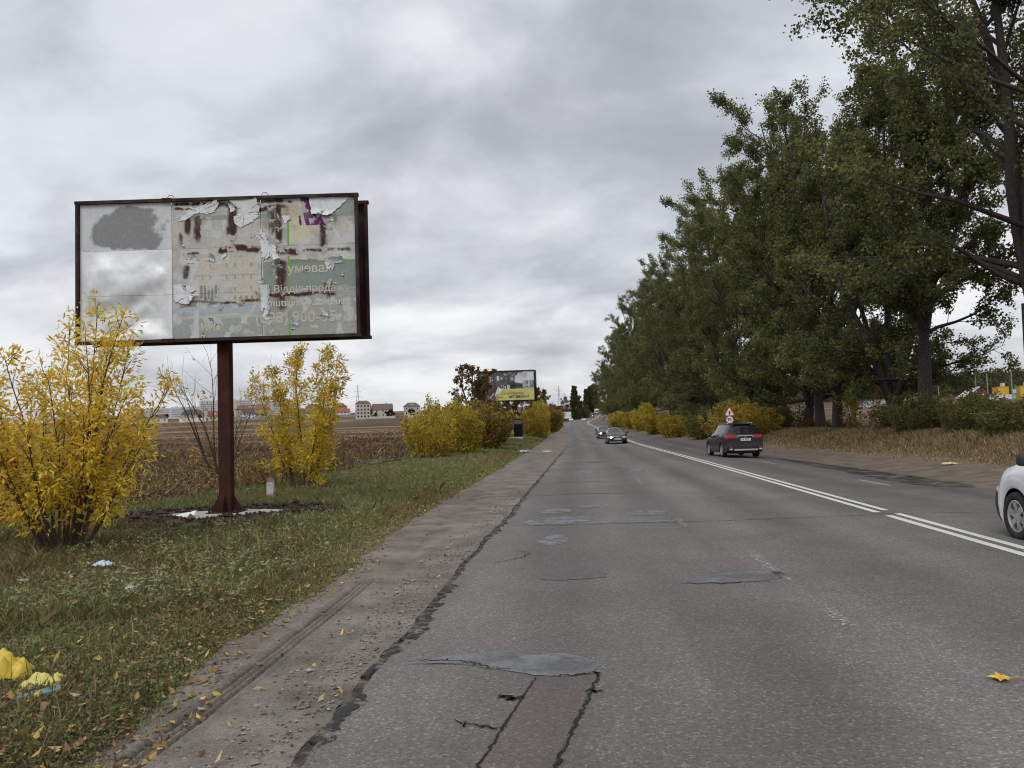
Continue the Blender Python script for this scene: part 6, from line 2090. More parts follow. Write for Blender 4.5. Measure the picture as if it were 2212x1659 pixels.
MB().lathe([(0, 0), (0.09, 0.0), (0.08, 0.03), (0, 0.04)], (2.30 + 0.03, -0.52, 0.585), 12, 'X').build("lit_headlight", M['lamp_lit'], s2)

# ---- white hatchback entering at the right edge
HATCH = dict(L=4.02, W=1.73, wr=0.315, xf=0.82, xr=3.40, wroof=1.20, paint=paint('white_paint', (0.74, 0.76, 0.78), 0.3, 0.16),
             top=[(0, 0.70), (0.1, 0.80), (0.5, 0.93), (1.0, 1.03), (1.15, 1.06), (1.95, 1.48), (2.4, 1.53), (3.4, 1.49), (3.85, 1.25), (4.02, 1.0)],
             belt=[(0, 0.66), (0.4, 0.82), (1.0, 0.97), (3.4, 1.04), (4.02, 0.96)],
             low=[(0, 0.26), (0.3, 0.20), (3.7, 0.22), (4.02, 0.34)],
             front=[(0.2, 0.05), (0.42, 0.0), (0.62, 0.02), (0.82, 0.14)], front_len=0.6,
             plan=[(0, 0.72), (0.06, 0.80), (0.2, 0.90), (0.45, 0.97), (0.8, 1.0), (3.4, 1.0), (3.8, 0.95), (4.02, 0.86)], cap_bulge=0.10, ns=160,
             side_windows=[(1.40, 2.2), (2.28, 3.1)], windscreen=(1.15, 1.95), mirrors=(1.42, 1.06), spokes=6,
             patches=[("front_bumper", lambda x, y, z, s: (x < 0.36) & (z < 0.60), 'dark_plastic'),
                      ("headlight", lambda x, y, z, s: (x < 0.42) & (x > 0.05) & (z > 0.66) & (z < 0.80) & (np.abs(y) > 0.45) & (y > 0), 'lamp_clear'),
                      ("headlight", lambda x, y, z, s: (x < 0.42) & (x > 0.05) & (z > 0.66) & (z < 0.80) & (np.abs(y) > 0.45) & (y < 0), 'lamp_clear')])
wh = car("hatchback", (6.28, 9.95, -0.045), HEAD_AWAY, HATCH, "white hatchback cut off by the right edge, only its nose and front wheel showing", "cars on the road")
MB().box((2.01 - 1.02, 0.842, 0.80), (0.07, 0.02, 0.03)).build("side_repeater", M['lamp_clear'], wh)

# ---- small far traffic
def far_car(loc, col, label, heading=-math.pi / 2, van=False):
    P = dict(SEDAN, paint=paint('far_paint', col, 0.3, 0.1), ns=50)
    return car("far_car", loc, heading, P, label, "cars on the road")


far_car((0.55, 372, float(zr(372))), (0.55, 0.57, 0.60), "tiny silver car in the oncoming lane at the bend")
far_car((-5.1, 370, float(gz(-5.1, 370)) + 0.25), (0.72, 0.72, 0.71), "tiny white car parked on the left shoulder at the bend")
far_car((1.4, 478, float(zr(478))), (0.62, 0.62, 0.62), "tiny pale car half hidden beside the far orange truck")


def truck(loc, heading, cab_col, box_col, L, H, label, lights=False, boxed=True):
    t = empty("truck", loc, heading)
    tag(t, label, "truck", "trucks far along the road")
    mc, mb = paint('cab_paint', cab_col), plain('truck_body', box_col, 0.6)
    MB().prism([(L / 2 - 1.9, -1.15, 0.5), (L / 2, -1.15, 0.5), (L / 2 + 0.02, -1.15, 1.5), (L / 2 - 0.25, -1.15, 2.6), (L / 2 - 1.9, -1.15, 2.7)], (0, 2.3, 0)).build("cab", mc, t)
    MB().prism([(L / 2 + 0.012, -1.0, 1.6), (L / 2 + 0.04, -1.0, 1.6), (L / 2 - 0.19, -1.0, 2.45), (L / 2 - 0.23, -1.0, 2.45)], (0, 2.0, 0)).build("windscreen", M['windscreen'], t)
    MB().box((-1.0, 0, 0.95 + (H - 0.95) / 2), (L - 2.1, 2.45, H - 0.95)).build("cargo_box", mb, t)
    MB().box((-0.5, 0, 0.75), (L - 0.6, 0.9, 0.3)).build("chassis", M['dark_plastic'], t)
    MB().box((L / 2 + 0.05, 0, 0.62), (0.16, 2.3, 0.34)).build("bumper", M['dark_plastic'], t)
    for s_ in (1, -1):
        for ax in (L / 2 - 1.1, -L / 2 + 1.6):
            wheel(t, ax, s_ * 1.0, 0.48, 0.28, s_, 5)
        MB().lathe([(0, 0), (0.14, 0), (0, 0.04)], (L / 2 + 0.03, s_ * 0.85, 0.95), 10, 'X').build("headlight", M['lamp_lit' if lights else 'lamp_clear'], t)
    return t


truck((5.2, 482, float(zr(482))), -math.pi / 2 - R(6), (0.10, 0.055, 0.035), (0.035, 0.03, 0.03), 7.0, 3.0, "dark orange-brown tipper truck with lit headlights at the far bend", True)
truck((9.3, 545, float(zr(545))), -math.pi / 2 - R(4), (0.5, 0.5, 0.5), (0.62, 0.62, 0.60), 8.0, 3.6, "white box truck behind the far tipper truck")
truck((11.6, 570, float(zr(570))), -math.pi / 2 - R(4), (0.66, 0.67, 0.68), (0.66, 0.67, 0.68), 5.6, 2.75, "white van following the far box truck")
truck((15.1, 560, float(zr(560))), math.pi / 2 - R(4), (0.03, 0.075, 0.06), (0.025, 0.075, 0.062), 7.5, 3.4, "dark green truck driving away up the far hill")
truck((22.2, 880, float(zr(880))), -math.pi / 2, (0.4, 0.42, 0.46), (0.45, 0.47, 0.5), 8.0, 3.6, "pale grey truck at the top of the far rise")

# ================================================================== road signs
sg = empty("road_sign", on_ground(10.75, 62.0), R(2))
tag(sg, "speed limit 70 roundel below a red triangle warning sign on one pole", "road sign")
zb = float(gz(10.75, 62.0))
M['sign_red'] = plain('sign_red', (0.42, 0.035, 0.03), 0.45)
M['sign_white'] = plain('sign_white', (0.74, 0.74, 0.73), 0.45, var=0.04)
M['sign_grey'] = plain('sign_back', (0.3, 0.3, 0.3), 0.6)
zc_, zt_ = 1.82 - zb, 2.10 - zb
MB().tube([(0.02, 0.05, -0.2), (-0.01, 0.05, 2.55 - zb)], 0.035, 8).build("pole", M['dark_plastic'], sg)
rd = MB().lathe([(0, -0.006), (0.30, -0.006), (0.30, 0.006), (0, 0.006)], (0.0, 0, zc_), 32, 'Y').build("roundel", M['sign_red'], sg)
MB().lathe([(0, -0.014), (0.245, -0.014), (0.245, -0.009), (0, -0.009)], (0, 0, zc_), 32, 'Y').build("roundel_face", M['sign_white'], rd)
put_text("70", 0.30, M['dark_ink'], rd, (-0.175, -0.019, zc_ - 0.105), bold=0.012, sx=1.0)


def tri(r, y0, y1, zc):
    P = []
    for a in (90, 210, 330):
        for da in (-14, 0, 14):
            rr = r * (1.0 if da == 0 else 0.93)
            P.append((rr * math.cos(R(a + da * 0.6)), y0, zc + rr * math.sin(R(a + da * 0.6))))
    return MB().prism(P, (0, y1 - y0, 0))


tg = tri(0.44, 0.006, -0.006, zt_ + 0.235).build("triangle", M['sign_red'], sg)
tri(0.335, -0.010, -0.016, zt_ + 0.235).build("triangle_face", M['sign_white'], tg)
pic = MB()
zq = zt_ + 0.19
for poly in ([(-0.045, zq - 0.10), (0.045, zq - 0.10), (0.045, zq + 0.13), (-0.045, zq + 0.13)], [(-0.075, zq + 0.10), (0.075, zq + 0.10), (0.0, zq + 0.20)], [(0.045, zq + 0.01), (0.14, zq + 0.01), (0.14, zq + 0.055), (0.045, zq + 0.055)]):
    pic.prism([(p[0], -0.017, p[1]) for p in poly], (0, -0.004, 0))
pic.build("junction_symbol", M['dark_ink'], tg)

# ================================================================== far settlement
def house(loc, rz, w, d, h, rh, wall, roof, label, hip=False, windows=3, chimney=True, storeys=2, dormer=False, group="houses across the field"):
    e = empty("house", loc, rz)
    tag(e, label, "house", group)
    mw, mr = plain('house_wall', wall, 0.85, var=0.06), plain('house_roof', roof, 0.8, var=0.12)
    MB().box((0, 0, h / 2 - 1), (w, d, h + 2)).build("wall", mw, e)
    o = 0.5
    if hip:
        k = min(w, d) * 0.32
        V = [(-w / 2 - o, -d / 2 - o, h), (w / 2 + o, -d / 2 - o, h), (w / 2 + o, d / 2 + o, h), (-w / 2 - o, d / 2 + o, h), (-w / 2 + k, 0, h + rh), (w / 2 - k, 0, h + rh)]
        r_ = MB().add(V, [(0, 1, 5, 4), (1, 2, 5), (2, 3, 4, 5), (3, 0, 4), (3, 2, 1, 0)])
    else:
        P = [(-w / 2 - o, -d / 2 - o, h - 0.3), (-w / 2 - o, d / 2 + o, h - 0.3), (-w / 2 - o, 0, h + rh)]
        r_ = MB().prism([(x + 0.0, y, z) for x, y, z in P], (w + 2 * o, 0, 0))
        MB().prism([(-w / 2 - 0.02, -d / 2, h - 0.02), (-w / 2 - 0.02, d / 2, h - 0.02), (-w / 2 - 0.02, 0, h + rh * 0.93)], (w + 0.04, 0, 0))
    ro = r_.build("roof", mr, e)
    if chimney:
        MB().box((w * 0.2, d * 0.12, h + rh * 0.75), (0.7, 0.7, rh * 0.9)).build("chimney", plain('chimney_brick', (0.22, 0.12, 0.09), 0.9), ro)
    for st in range(storeys):
        for q in range(windows):
            xx = (q + 0.5) / windows * w - w / 2
            zz = h * (st + 0.5) / storeys + 0.2
            wf = MB().box((xx, -d / 2 - 0.03, zz), (min(1.5, w / windows * 0.5), 0.10, h / storeys * 0.45)).build("window", M['sign_white'], e)
            MB().box((xx, -d / 2 - 0.09, zz), (min(1.5, w / windows * 0.5) * 0.8, 0.06, h / storeys * 0.36)).build("pane", M['car_glass'], wf)
    if dormer:
        MB().box((0, -d * 0.22, h + rh * 0.35), (w * 0.25, d * 0.3, rh * 0.6)).build("dormer", mw, ro)
    return e


CRM, WHT, GRY, TAN = (0.50, 0.46, 0.36), (0.58, 0.58, 0.57), (0.36, 0.35, 0.33), (0.40, 0.33, 0.25)
RED_, DRED, DGR, BRN, ORG = (0.17, 0.08, 0.068), (0.12, 0.058, 0.06), (0.075, 0.075, 0.08), (0.125, 0.09, 0.078), (0.17, 0.09, 0.068)


def hz(x, y):
    return float(gz(x, y))


HS = [  # pixel-free list: X, Y, width, depth, wall h, roof h, wall, roof, hip, label
    (-398, 715, 13, 10, 4.2, 4.2, CRM, DGR, True, "cream house with a dark grey hipped roof, nearest the left shrub"),
    (-374, 705, 15, 10, 4.0, 3.2, WHT, DRED, True, "low white house with a maroon roof right of the grey hipped one"),
    (-362, 745, 20, 11, 5.5, 4.6, TAN, DGR, True, "long house with a black roof behind the maroon-roofed one"),
    (-325, 712, 11, 10, 3.8, 4.8, CRM, RED_, False, "steep red-roofed house left of the brown billboard post"),
    (-312, 708, 10, 10, 3.8, 4.6, WHT, BRN, False, "steep brown-roofed house touching the red one left of the post"),
    (-298, 720, 11, 9, 5.0, 3.8, WHT, DGR, False, "white gabled house just left of the brown post"),
    (-323, 790, 30, 12, 8.5, 4.6, TAN, ORG, True, "wide orange-red roof rising behind the gabled houses"),
    (-252, 715, 24, 10, 3.6, 4.2, WHT, BRN, False, "long low house with a brown roof right of the post"),
    (-262, 790, 15, 11, 6.5, 5.0, CRM, RED_, True, "red hipped roof behind the long brown-roofed house"),
    (-222, 712, 12, 10, 5.6, 2.6, CRM, BRN, True, "square cream house with a brown roof, left of the yellow shrub"),
    (-207, 708, 9, 8, 4.2, 2.8, WHT, (0.30, 0.08, 0.055), False, "small white house with a bright red roof by the yellow shrub"),
    (-238, 800, 13, 11, 7.5, 4.0, TAN, DRED, True, "tall maroon roof above the square cream house"),
    (-189, 720, 13, 10, 4.6, 4.4, TAN, RED_, True, "red-roofed house hidden behind the yellow shrub"),
    (-418, 730, 12, 9, 4.0, 3.4, WHT, GRY, False, "white gabled house behind the big yellow shrub's edge"),
    (-158, 648, 15, 11, 6.2, 4.6, CRM, BRN, False, "gabled cream house with a brown roof right of the tall block"),
    (-138, 665, 13, 10, 7.4, 3.2, GRY, BRN, True, "grey house with a brown hipped roof in the middle of the right houses"),
    (-117, 650, 9, 9, 4.2, 3.8, WHT, BRN, False, "white gabled house with a brown roof left of the low dark house"),
    (-98, 660, 12, 9, 4.0, 3.0, BRN, BRN, True, "low dark brown house near the hedge"),
    (-81, 640, 11, 9, 4.2, 3.6, TAN, ORG, False, "orange-roofed house just left of the hedge"),
    (-86, 600, 16, 9, 2.8, 2.2, (0.14, 0.14, 0.15), (0.30, 0.32, 0.34), True, "low dark shed with a pale metal roof by the hedge"),
    (-440, 735, 13, 10, 4.6, 3.8, CRM, RED_, True, "red-roofed house showing through the left shrub"),
    (-466, 740, 15, 10, 4.6, 3.8, WHT, DGR, True, "grey-roofed house at the left end of the settlement"),
]
for k, (x, y, w, d, h, rh, wc, rc, hip, lb) in enumerate(HS):
    house((x, y, hz(x, y)), R(-8 + (k * 37) % 21 + (25 if x < -200 else 12)), w, d, h, rh, wc, rc, lb, hip, 3, k % 2 == 0, 2 if h > 4.1 else 1, k % 3 == 0)
# tall block under the left pylon
hb = empty("apartment_block", (-167, 622, hz(-167, 622)), R(18))
tag(hb, "tall narrow grey block with a brown roof below the single pylon", "building")
MB().box((0, 0, 5.2), (10.5, 12, 13.0)).build("wall", plain('block_wall', (0.42, 0.39, 0.36), 0.85), hb)
MB().add([(-5.8, -6.5, 11.7), (5.8, -6.5, 11.7), (5.8, 6.5, 11.7), (-5.8, 6.5, 11.7), (-3.0, -3.5, 13.8), (3.0, -3.5, 13.8), (3.0, 3.5, 13.8), (-3.0, 3.5, 13.8)],
         [(0, 1, 5, 4), (1, 2, 6, 5), (2, 3, 7, 6), (3, 0, 4, 7), (4, 5, 6, 7), (3, 2, 1, 0)]).build("roof", plain('block_roof', (0.13, 0.09, 0.08), 0.8), hb)
for st in range(4):
    for q in range(4):
        MB().box((-3.8 + q * 2.5, -6.05, 1.8 + st * 2.6), (1.2, 0.14, 1.3)).build("window", M['car_glass'], hb)


# long pale housing slabs
def slab_block(x, y, w, h, steps, label):
    e = empty("apartment_block", (x, y, hz(x, y)), R(20))
    tag(e, label, "building", "long pale housing blocks behind the houses")
    mw = plain('slab_wall', (0.47, 0.48, 0.49), 0.85, var=0.04)
    n = len(steps)
    for k, s_ in enumerate(steps):
        ww = w / n
        xx = -w / 2 + (k + 0.5) * ww
        sec = MB().box((xx, 0.4 * (k % 2), h * s_ / 2 - 1), (ww - 0.05, 14, h * s_ + 2)).build("section", mw, e)
        MB().box((xx - ww * 0.2, 1, h * s_ + 0.9), (3.5, 4, 1.8)).build("lift_housing", mw, sec)
        for st in range(1, int(h * s_ / 3)):
            MB().box((xx, 0.4 * (k % 2) - 7.05, st * 3.0 + 0.6), (ww * 0.82, 0.12, 1.25)).build("window_band", M['slab_glass'], sec)


M['slab_glass'] = plain('slab_windows', (0.27, 0.29, 0.31), 0.5)
slab_block(-575, 1120, 92, 21, [0.70, 0.74, 0.78, 0.8], "low left part of the long pale housing block behind the houses")
slab_block(-497, 1125, 70, 25, [0.95, 1.0, 0.96], "taller stepped middle of the long pale housing block")
slab_block(-432, 1150, 60, 24, [0.86, 0.88, 0.85], "pale housing block ending right of the brown post")

# boundary walls and fences of the settlement
def fence(x0, y0, x1, y1, h, col, label, n=10):
    e = empty("fence", (0, 0, 0))
    tag(e, label, "fence", "pale fences at the field's far side")
    m = plain('fence_panel', col, 0.85, var=0.06)
    for k in range(n):
        a, b = k / n, (k + 1) / n
        xa, ya, xb2, yb = x0 + (x1 - x0) * a, y0 + (y1 - y0) * a, x0 + (x1 - x0) * b, y0 + (y1 - y0) * b
        za, zb2 = hz(xa, ya), hz(xb2, yb)
        V = [(xa, ya, za - 1), (xb2, yb, zb2 - 1), (xb2, yb, zb2 + h), (xa, ya, za + h)]
        V += [(p[0], p[1] + 0.15, p[2]) for p in V]
        MB().add(V, [(0, 1, 2, 3), (5, 4, 7, 6), (3, 2, 6, 7), (1, 0, 4, 5), (0, 3, 7, 4), (2, 1, 5, 6)]).build("panel", m, e)


fence(-405, 690, -370, 690, 2.0, (0.45, 0.44, 0.42), "grey concrete wall in front of the maroon-roofed house", 6)
fence(-348, 692, -325, 694, 3.4, (0.55, 0.54, 0.51), "tall white wall left of the steep red-roofed houses", 4)
fence(-315, 695, -190, 690, 1.7, (0.20, 0.22, 0.27), "dark blue-grey fence in front of the houses either side of the post", 14)
fence(-130, 612, -70, 605, 1.9, (0.46, 0.47, 0.48), "long pale fence below the houses left of the hedge", 8)
fence(-162, 618, -140, 614, 1.6, (0.40, 0.40, 0.40), "short grey fence right of the tall block", 4)

# trees of the settlement and the far road
SMALL = tall_tree(41, 9, 2, 7, 5, 3, 12, 0.75, 0.15, 1.2, [(3, (0.050, 0.062, 0.030)), (2, (0.075, 0.075, 0.035)), (1, (0.12, 0.09, 0.035))], 0.1)
for k, (x, y, s_, lb) in enumerate([(-385, 740, 0.9, "dark tree between the grey and black roofs"), (-412, 705, 0.8, "dark round tree left of the cream hipped house"), (-345, 725, 0.7, "small tree right of the tall white wall"),
                                   (-236, 735, 0.95, "dark conical tree above the brown roofs"), (-162, 640, 0.55, "dark tree between the tall block and the gabled house"), (-150, 635, 0.7, "bushy dark tree before the gabled cream house"),
                                   (-146, 630, 0.85, "large dark tree left of the grey house"), (-131, 628, 0.8, "large dark tree below the grey house"), (-122, 640, 0.6, "dark tree right of the grey house"),
                                   (-106, 640, 0.5, "small dark tree left of the low brown house"), (-180, 700, 0.8, "dark tree behind the slender yellow shrub"), (-300, 742, 0.8, "dark tree behind the white gabled house"),
                                   (-428, 715, 0.9, "dark tree in a gap of the left settlement"), (-452, 722, 0.9, "dark tree at the left end of the settlement")]):
    place_plant("garden_tree", SMALL, (x, y, hz(x, y)), k * 1.3, s_, lb, "tree", "trees among the far houses")

POP = tall_tree(51, 20, 1, 70, 5, 4, 20, 0.48, 0.34, 0.44, [(4, (0.075, 0.088, 0.040)), (2, (0.10, 0.108, 0.048)), (1, (0.14, 0.13, 0.05))], 0.07, tpow=0.9)
POPL = tall_tree(52, 19, 2, 24, 6, 4, 20, 0.50, 0.3, 0.75, [(4, (0.085, 0.096, 0.042)), (2, (0.12, 0.122, 0.05)), (1, (0.19, 0.165, 0.05))], 0.08)
place_plant("poplar", POP, (-3.9, 420, hz(-3.9, 420)), 0.3, (0.95, 0.95, 0.97), "tall columnar dark poplar standing alone beyond the bend", "tree", "poplars beyond the bend")
for k, (x, y, s_, pr, lb) in enumerate([(-0.2, 450, 0.55, POPL, "lower greenish tree just right of the columnar poplar"), (3.0, 540, 0.95, POP, "left poplar of the dark clump beyond the trucks"), (5.6, 548, 1.05, POP, "second poplar of the dark clump beyond the trucks"),
                                       (7.6, 575, 1.05, POPL, "broad poplar in the middle of the dark clump"), (10.2, 610, 1.1, POPL, "broad poplar at the right of the dark clump"), (11.8, 650, 1.1, POPL, "farthest poplar left of the hill road"),
                                       (-2.2, 600, 0.7, POPL, "pale green tree filling the gap right of the columnar poplar")]):
    place_plant("poplar", pr, (x, y, hz(x, y)), k * 1.1, s_, lb, "tree", "poplars beyond the bend")
mt = place_plant("bare_tree", tall_tree(53, 14, 2, 8, 4, 3, 3, 0.4, 0.2, 1.0, [(1, (0.10, 0.08, 0.04))], 0.3), (-8.6, 430, hz(-8.6, 430)), 0.0, 0.85, "thin tree hung with dark mistletoe balls left of the columnar poplar", "tree", "poplars beyond the bend")
for p_ in ((0.2, 0, 13.2), (-1.6, 0, 10.6), (1.2, 0, 8.6), (0.6, 0, 11.2)):
    o = link(bpy.data.objects.new("mistletoe", MIST), mt)
    o.location, o.scale = p_, (1.9, 1.9, 1.9)
BR = [(3, (0.13, 0.075, 0.05)), (2, (0.10, 0.065, 0.045)), (1, (0.17, 0.11, 0.05))]
BUSH_BR = bush(23, 4.0, 6.0, 30, 9, 18, (0.4, 0.3), BR, 0.05, 1.6, 0.03, spray=0.5)
for k, (x, y, s_, lb) in enumerate([(-11, 408, 1.7, "rust-brown thicket behind the far white billboard"), (-16, 430, 2.2, "rust-brown thicket left of the mistletoe tree"), (-4.5, 440, 1.5, "brown thicket at the columnar poplar's foot"),
                                   (0.6, 470, 1.4, "brown thicket right of the columnar poplar's foot"), (-26, 460, 2.4, "brown thicket above the left hedge's end")]):
    place_plant("brown_thicket", BUSH_BR, (x, y, hz(x, y) - 0.3), k, (s_ * 0.9, s_ * 0.9, s_), lb, "bush", "brown thickets beyond the bend")


# ---- pylons
def pylon(loc, H, label, waist=True):
    e = empty("pylon", loc, R(25))
    tag(e, label, "pylon", "power pylons on the skyline")
    m = M['pylon_steel']
    b0, b1 = H * 0.085, H * 0.018
    zs = np.array([0, 0.18, 0.34, 0.48, 0.60, 0.70, 0.80, 0.90]) * H
    hw = np.interp(zs / H, [0, 0.6, 0.9], [b0, b1 * 1.3, b1 * 0.8])
    r = H * 0.0042
    for sx_, sy_ in ((1, 1), (1, -1), (-1, 1), (-1, -1)):
        MB().tube([(sx_ * w, sy_ * w, z) for z, w in zip(zs, hw)] + [(0, 0, H)], r, 4).build("leg", m, e)
    br = MB()
    for k in range(len(zs) - 1):
        for sgn in (1, -1):
            br.tube([(sgn * hw[k], -hw[k], zs[k]), (-sgn * hw[k + 1], -hw[k + 1], zs[k + 1])], r * 0.6, 3)
            br.tube([(-hw[k], sgn * hw[k], zs[k]), (-hw[k + 1], -sgn * hw[k + 1], zs[k + 1])], r * 0.6, 3)
    br.build("bracing", m, e)
    for zz, aw in ((0.56, 0.17), (0.76, 0.11)):
        MB().tube([(-aw * H, 0, zz * H), (0, 0, zz * H + H * 0.02), (aw * H, 0, zz * H)], r * 1.1, 4).build("cross_arm", m, e)
        for s_ in (1, -1):
            MB().tube([(s_ * aw * H, 0, zz * H), (s_ * aw * H, 0, zz * H - H * 0.05)], r * 0.9, 4).build("insulator", m, e)


M['pylon_steel'] = plain('pylon_steel', (0.30, 0.32, 0.36), 0.6)
pylon((-35.5, 1300, hz(-35.5, 1300)), 68.7 - hz(-35, 1300), "larger of the two lattice pylons left of the columnar poplar")
pylon((-31.5, 1500, hz(-31.5, 1500)), 66.5 - hz(-31, 1500), "smaller lattice pylon close left of the columnar poplar")
pylon((-302, 1100, hz(-302, 1100)), 69.5 - hz(-302, 1100), "single lattice pylon above the tall narrow block")

# ---- right: works yard and wooded hill behind the trees
rngF = np.random.default_rng(12)
nF = 5200
Xh = rngF.uniform(60, 620, nF)
Yh_ = rngF.uniform(560, 760, nF)
ridge = 7.0 + 11.0 * fbm(Xh * 0.012, Yh_ * 0 + 3, 701, 3) + 5 * sstep(250, 420, Xh)
Pz = gz(Xh, Yh_) + rngF.random(nF) ** 0.6 * ridge * (0.4 + 0.6 * sstep(560, 700, Yh_))
cl = pick_cols(rngF, nF, [(4, (0.050, 0.062, 0.030)), (3, (0.075, 0.080, 0.035)), (2, (0.12, 0.10, 0.04)), (1, (0.16, 0.11, 0.04)), (1, (0.035, 0.045, 0.025))], 0.2)
Pc = np.repeat(np.stack([Xh, Yh_, Pz], -1), 8, 0) + rngF.normal(0, 1.9, (nF * 8, 3))
V, F, c4 = leaf_arrays(rngF, Pc, rngF.uniform(1.5, 3.2, nF * 8), 2.2, np.repeat(cl, 8, 0), 0.2)
tag(mk("hill_forest", V, F, M['leaf'], None, False, c4), "dark wooded hillside behind the works yard at the right", "forest", kind='stuff')


def yard(name, loc, dims, col, label, extra=None, rz=0.0, cat="building"):
    e = empty(name, loc, rz)
    tag(e, label, cat, "works yard behind the trees")
    w, d, h = dims
    if extra == 'gable':
        MB().prism([(-w / 2, -d / 2, -1), (w / 2, -d / 2, -1), (w / 2, -d / 2, h), (w * 0.12, -d / 2, h * 1.45), (-w / 2, -d / 2, h * 0.35)], (0, d, 0)).build("wall", plain('yard_wall', col, 0.7), e)
        MB().prism([(-w / 2 - 0.4, -d / 2 - 0.3, h * 0.36), (w * 0.12, -d / 2 - 0.3, h * 1.50), (w * 0.12, -d / 2 - 0.3, h * 1.60), (-w / 2 - 0.4, -d / 2 - 0.3, h * 0.46)], (0, d + 0.6, 0)).build("roof", plain('yard_roof', (0.5, 0.48, 0.48), 0.6), e)
        MB().box((w * 0.25, -d / 2 - 0.05, h * 0.7), (0.9, 0.1, 0.8)).build("window", M['sign_white'], e)
    elif extra == 'tank':
        MB().lathe([(0.3, 0), (0.5, 0.3), (0.55, h * 0.45), (w / 2, h * 0.6), (w / 2, h), (0, h * 1.04)], (0, 0, 0), 14).build("tank", plain('tank_paint', col, 0.5), e)
    else:
        MB().box((0, 0, h / 2 - 0.5), (w, d, h + 1)).build("body", plain('yard_body', col, 0.7, var=0.1), e)
        MB().box((0, 0, h + 0.12), (w + 0.3, d + 0.3, 0.22)).build("roof", plain('yard_top', tuple(c * 0.8 for c in col), 0.7), e)
        if extra == 'silo':
            for q in range(3):
                MB().box((-w / 2 + (q + 0.5) * w / 3, -d / 2 - 0.03, h * 0.55), (w / 3 - 0.25, 0.12, h * 0.8)).build("panel", plain('yard_panel', tuple(c * 1.1 for c in col), 0.7), e)
            MB().box((w * 0.2, 0, h + 1.0), (1.6, 1.6, 2.0)).build("vent_tower", plain('vent', (0.55, 0.42, 0.34), 0.7), e)
    return e


def gl(x, y):
    return (x, y, hz(x, y))


yard("works_building", gl(207, 430), (5.6, 5, 6.0), (0.48, 0.29, 0.045), "orange-yellow panelled silo building left of the blue tank", 'silo')
yard("works_building", gl(219, 432), (6.0, 5, 6.2), (0.46, 0.30, 0.06), "yellow silo building at the right edge behind the nearest tree", 'silo')
yard("storage_tank", gl(212.3, 428), (2.2, 2.2, 4.6), (0.25, 0.50, 0.56), "pale blue narrow-necked tank between the yellow buildings", 'tank', cat="tank")
yard("works_building", gl(172, 382), (9.5, 9, 3.9), (0.075, 0.022, 0.042), "maroon gabled shed left of the yellow buildings", 'gable')
yard("works_building", gl(135, 392), (11, 8, 2.6), (0.36, 0.37, 0.38), "low grey shed seen left of the straight dark trunk")
yard("works_building", gl(150, 398), (9, 8, 3.2), (0.42, 0.22, 0.14), "brick-red low building right of the straight dark trunk")
yard("works_building", gl(198, 415), (12, 4, 2.1), (0.58, 0.58, 0.57), "white low wall of sheds below the yellow buildings")
yard("works_building", gl(215, 402), (2.0, 2, 4.0), (0.05, 0.12, 0.40), "bright blue kiosk at the right edge", cat="kiosk")


def parked(x, y, col, label):
    far = far_car((x, y, hz(x, y)), col, label, R(20))
    far["group"] = "works yard behind the trees"


parked(190, 388, (0.70, 0.70, 0.70), "white car parked below the maroon shed")
parked(198, 385, (0.62, 0.64, 0.66), "silver car parked right of the white one in the yard")
parked(206, 388, (0.70, 0.71, 0.72), "white car parked near the blue kiosk")
parked(118, 360, (0.35, 0.45, 0.58), "pale blue car glimpsed left of the straight dark trunk")
for k, (x, y, h, lb) in enumerate([(121.5, 260, 10.2, "tall concrete pole above the maroon shed"), (128.5, 260, 11.0, "tall thin pole above the yellow silo"), (106.5, 258, 7.4, "short pole left of the tall concrete one"), (150, 330, 12.0, "distant pole with a crossbar between the tall ones")]):
    e = empty("utility_pole", gl(x, y))
    tag(e, lb, "pole", "poles in the works yard")
    MB().tube([(0, 0, -1), (0, 0, h)], [0.22, 0.13], 8).build("shaft", M['pole_grey'] if 'pole_grey' in M else M.setdefault('pole_grey', plain('pole_concrete', (0.24, 0.24, 0.24), 0.8)), e)
    MB().box((0, 0, h - 0.6), (1.6 if k == 3 else 0.5, 0.12, 0.12)).build("crossbar", M['rust_dark'], e)

# ================================================================== litter and small things near by
def scrap(name, loc, size, col, label, seed, rz=0.0, puff=0.4, n=26, emit=None):
    """crumpled sheet: a creased disc heaped up in folds"""
    rng = np.random.default_rng(seed)
    g = np.linspace(-1, 1, n)
    A, B_ = np.meshgrid(g, g)
    Xs = A * size[0] / 2 * (1 + 0.15 * (fbm(B_ * 2 + 5, A + 3, seed, 2) - 0.5))
    Ys = B_ * size[1] / 2 * (1 + 0.3 * (fbm(A * 2 + 7, B_ + 9, seed + 1, 2) - 0.5))
    cr_ = np.abs(fbm(A * 1.4 + 3, B_ * 1.4 + 6, seed + 2, 2) - 0.5) + 0.6 * np.abs(fbm(A * 3.6 + 1, B_ * 3.1 + 4, seed + 4, 2) - 0.5)
    Zs = size[2] * (cr_ * 0.95 + puff * (1 - np.maximum(A ** 2, B_ ** 2)))
    ca, sa = math.cos(rz), math.sin(rz)
    V = np.stack([Xs * ca - Ys * sa, Xs * sa + Ys * ca, Zs], -1).reshape(-1, 3)
    i = np.arange(n - 1)[:, None] * n + np.arange(n - 1)[None]
    o = mk(name, V, np.stack([i, i + 1, i + n + 1, i + n], -1).reshape(-1, 4), plain(name + '_film', col, 0.4, var=0.08, scale=9), None, True)
    o.location = loc
    tag(o, label, "litter", "litter on the left verge")
    return o


def vg(x, y, dz=0.0):
    return (x, y, float(gz(x, y)) + dz)


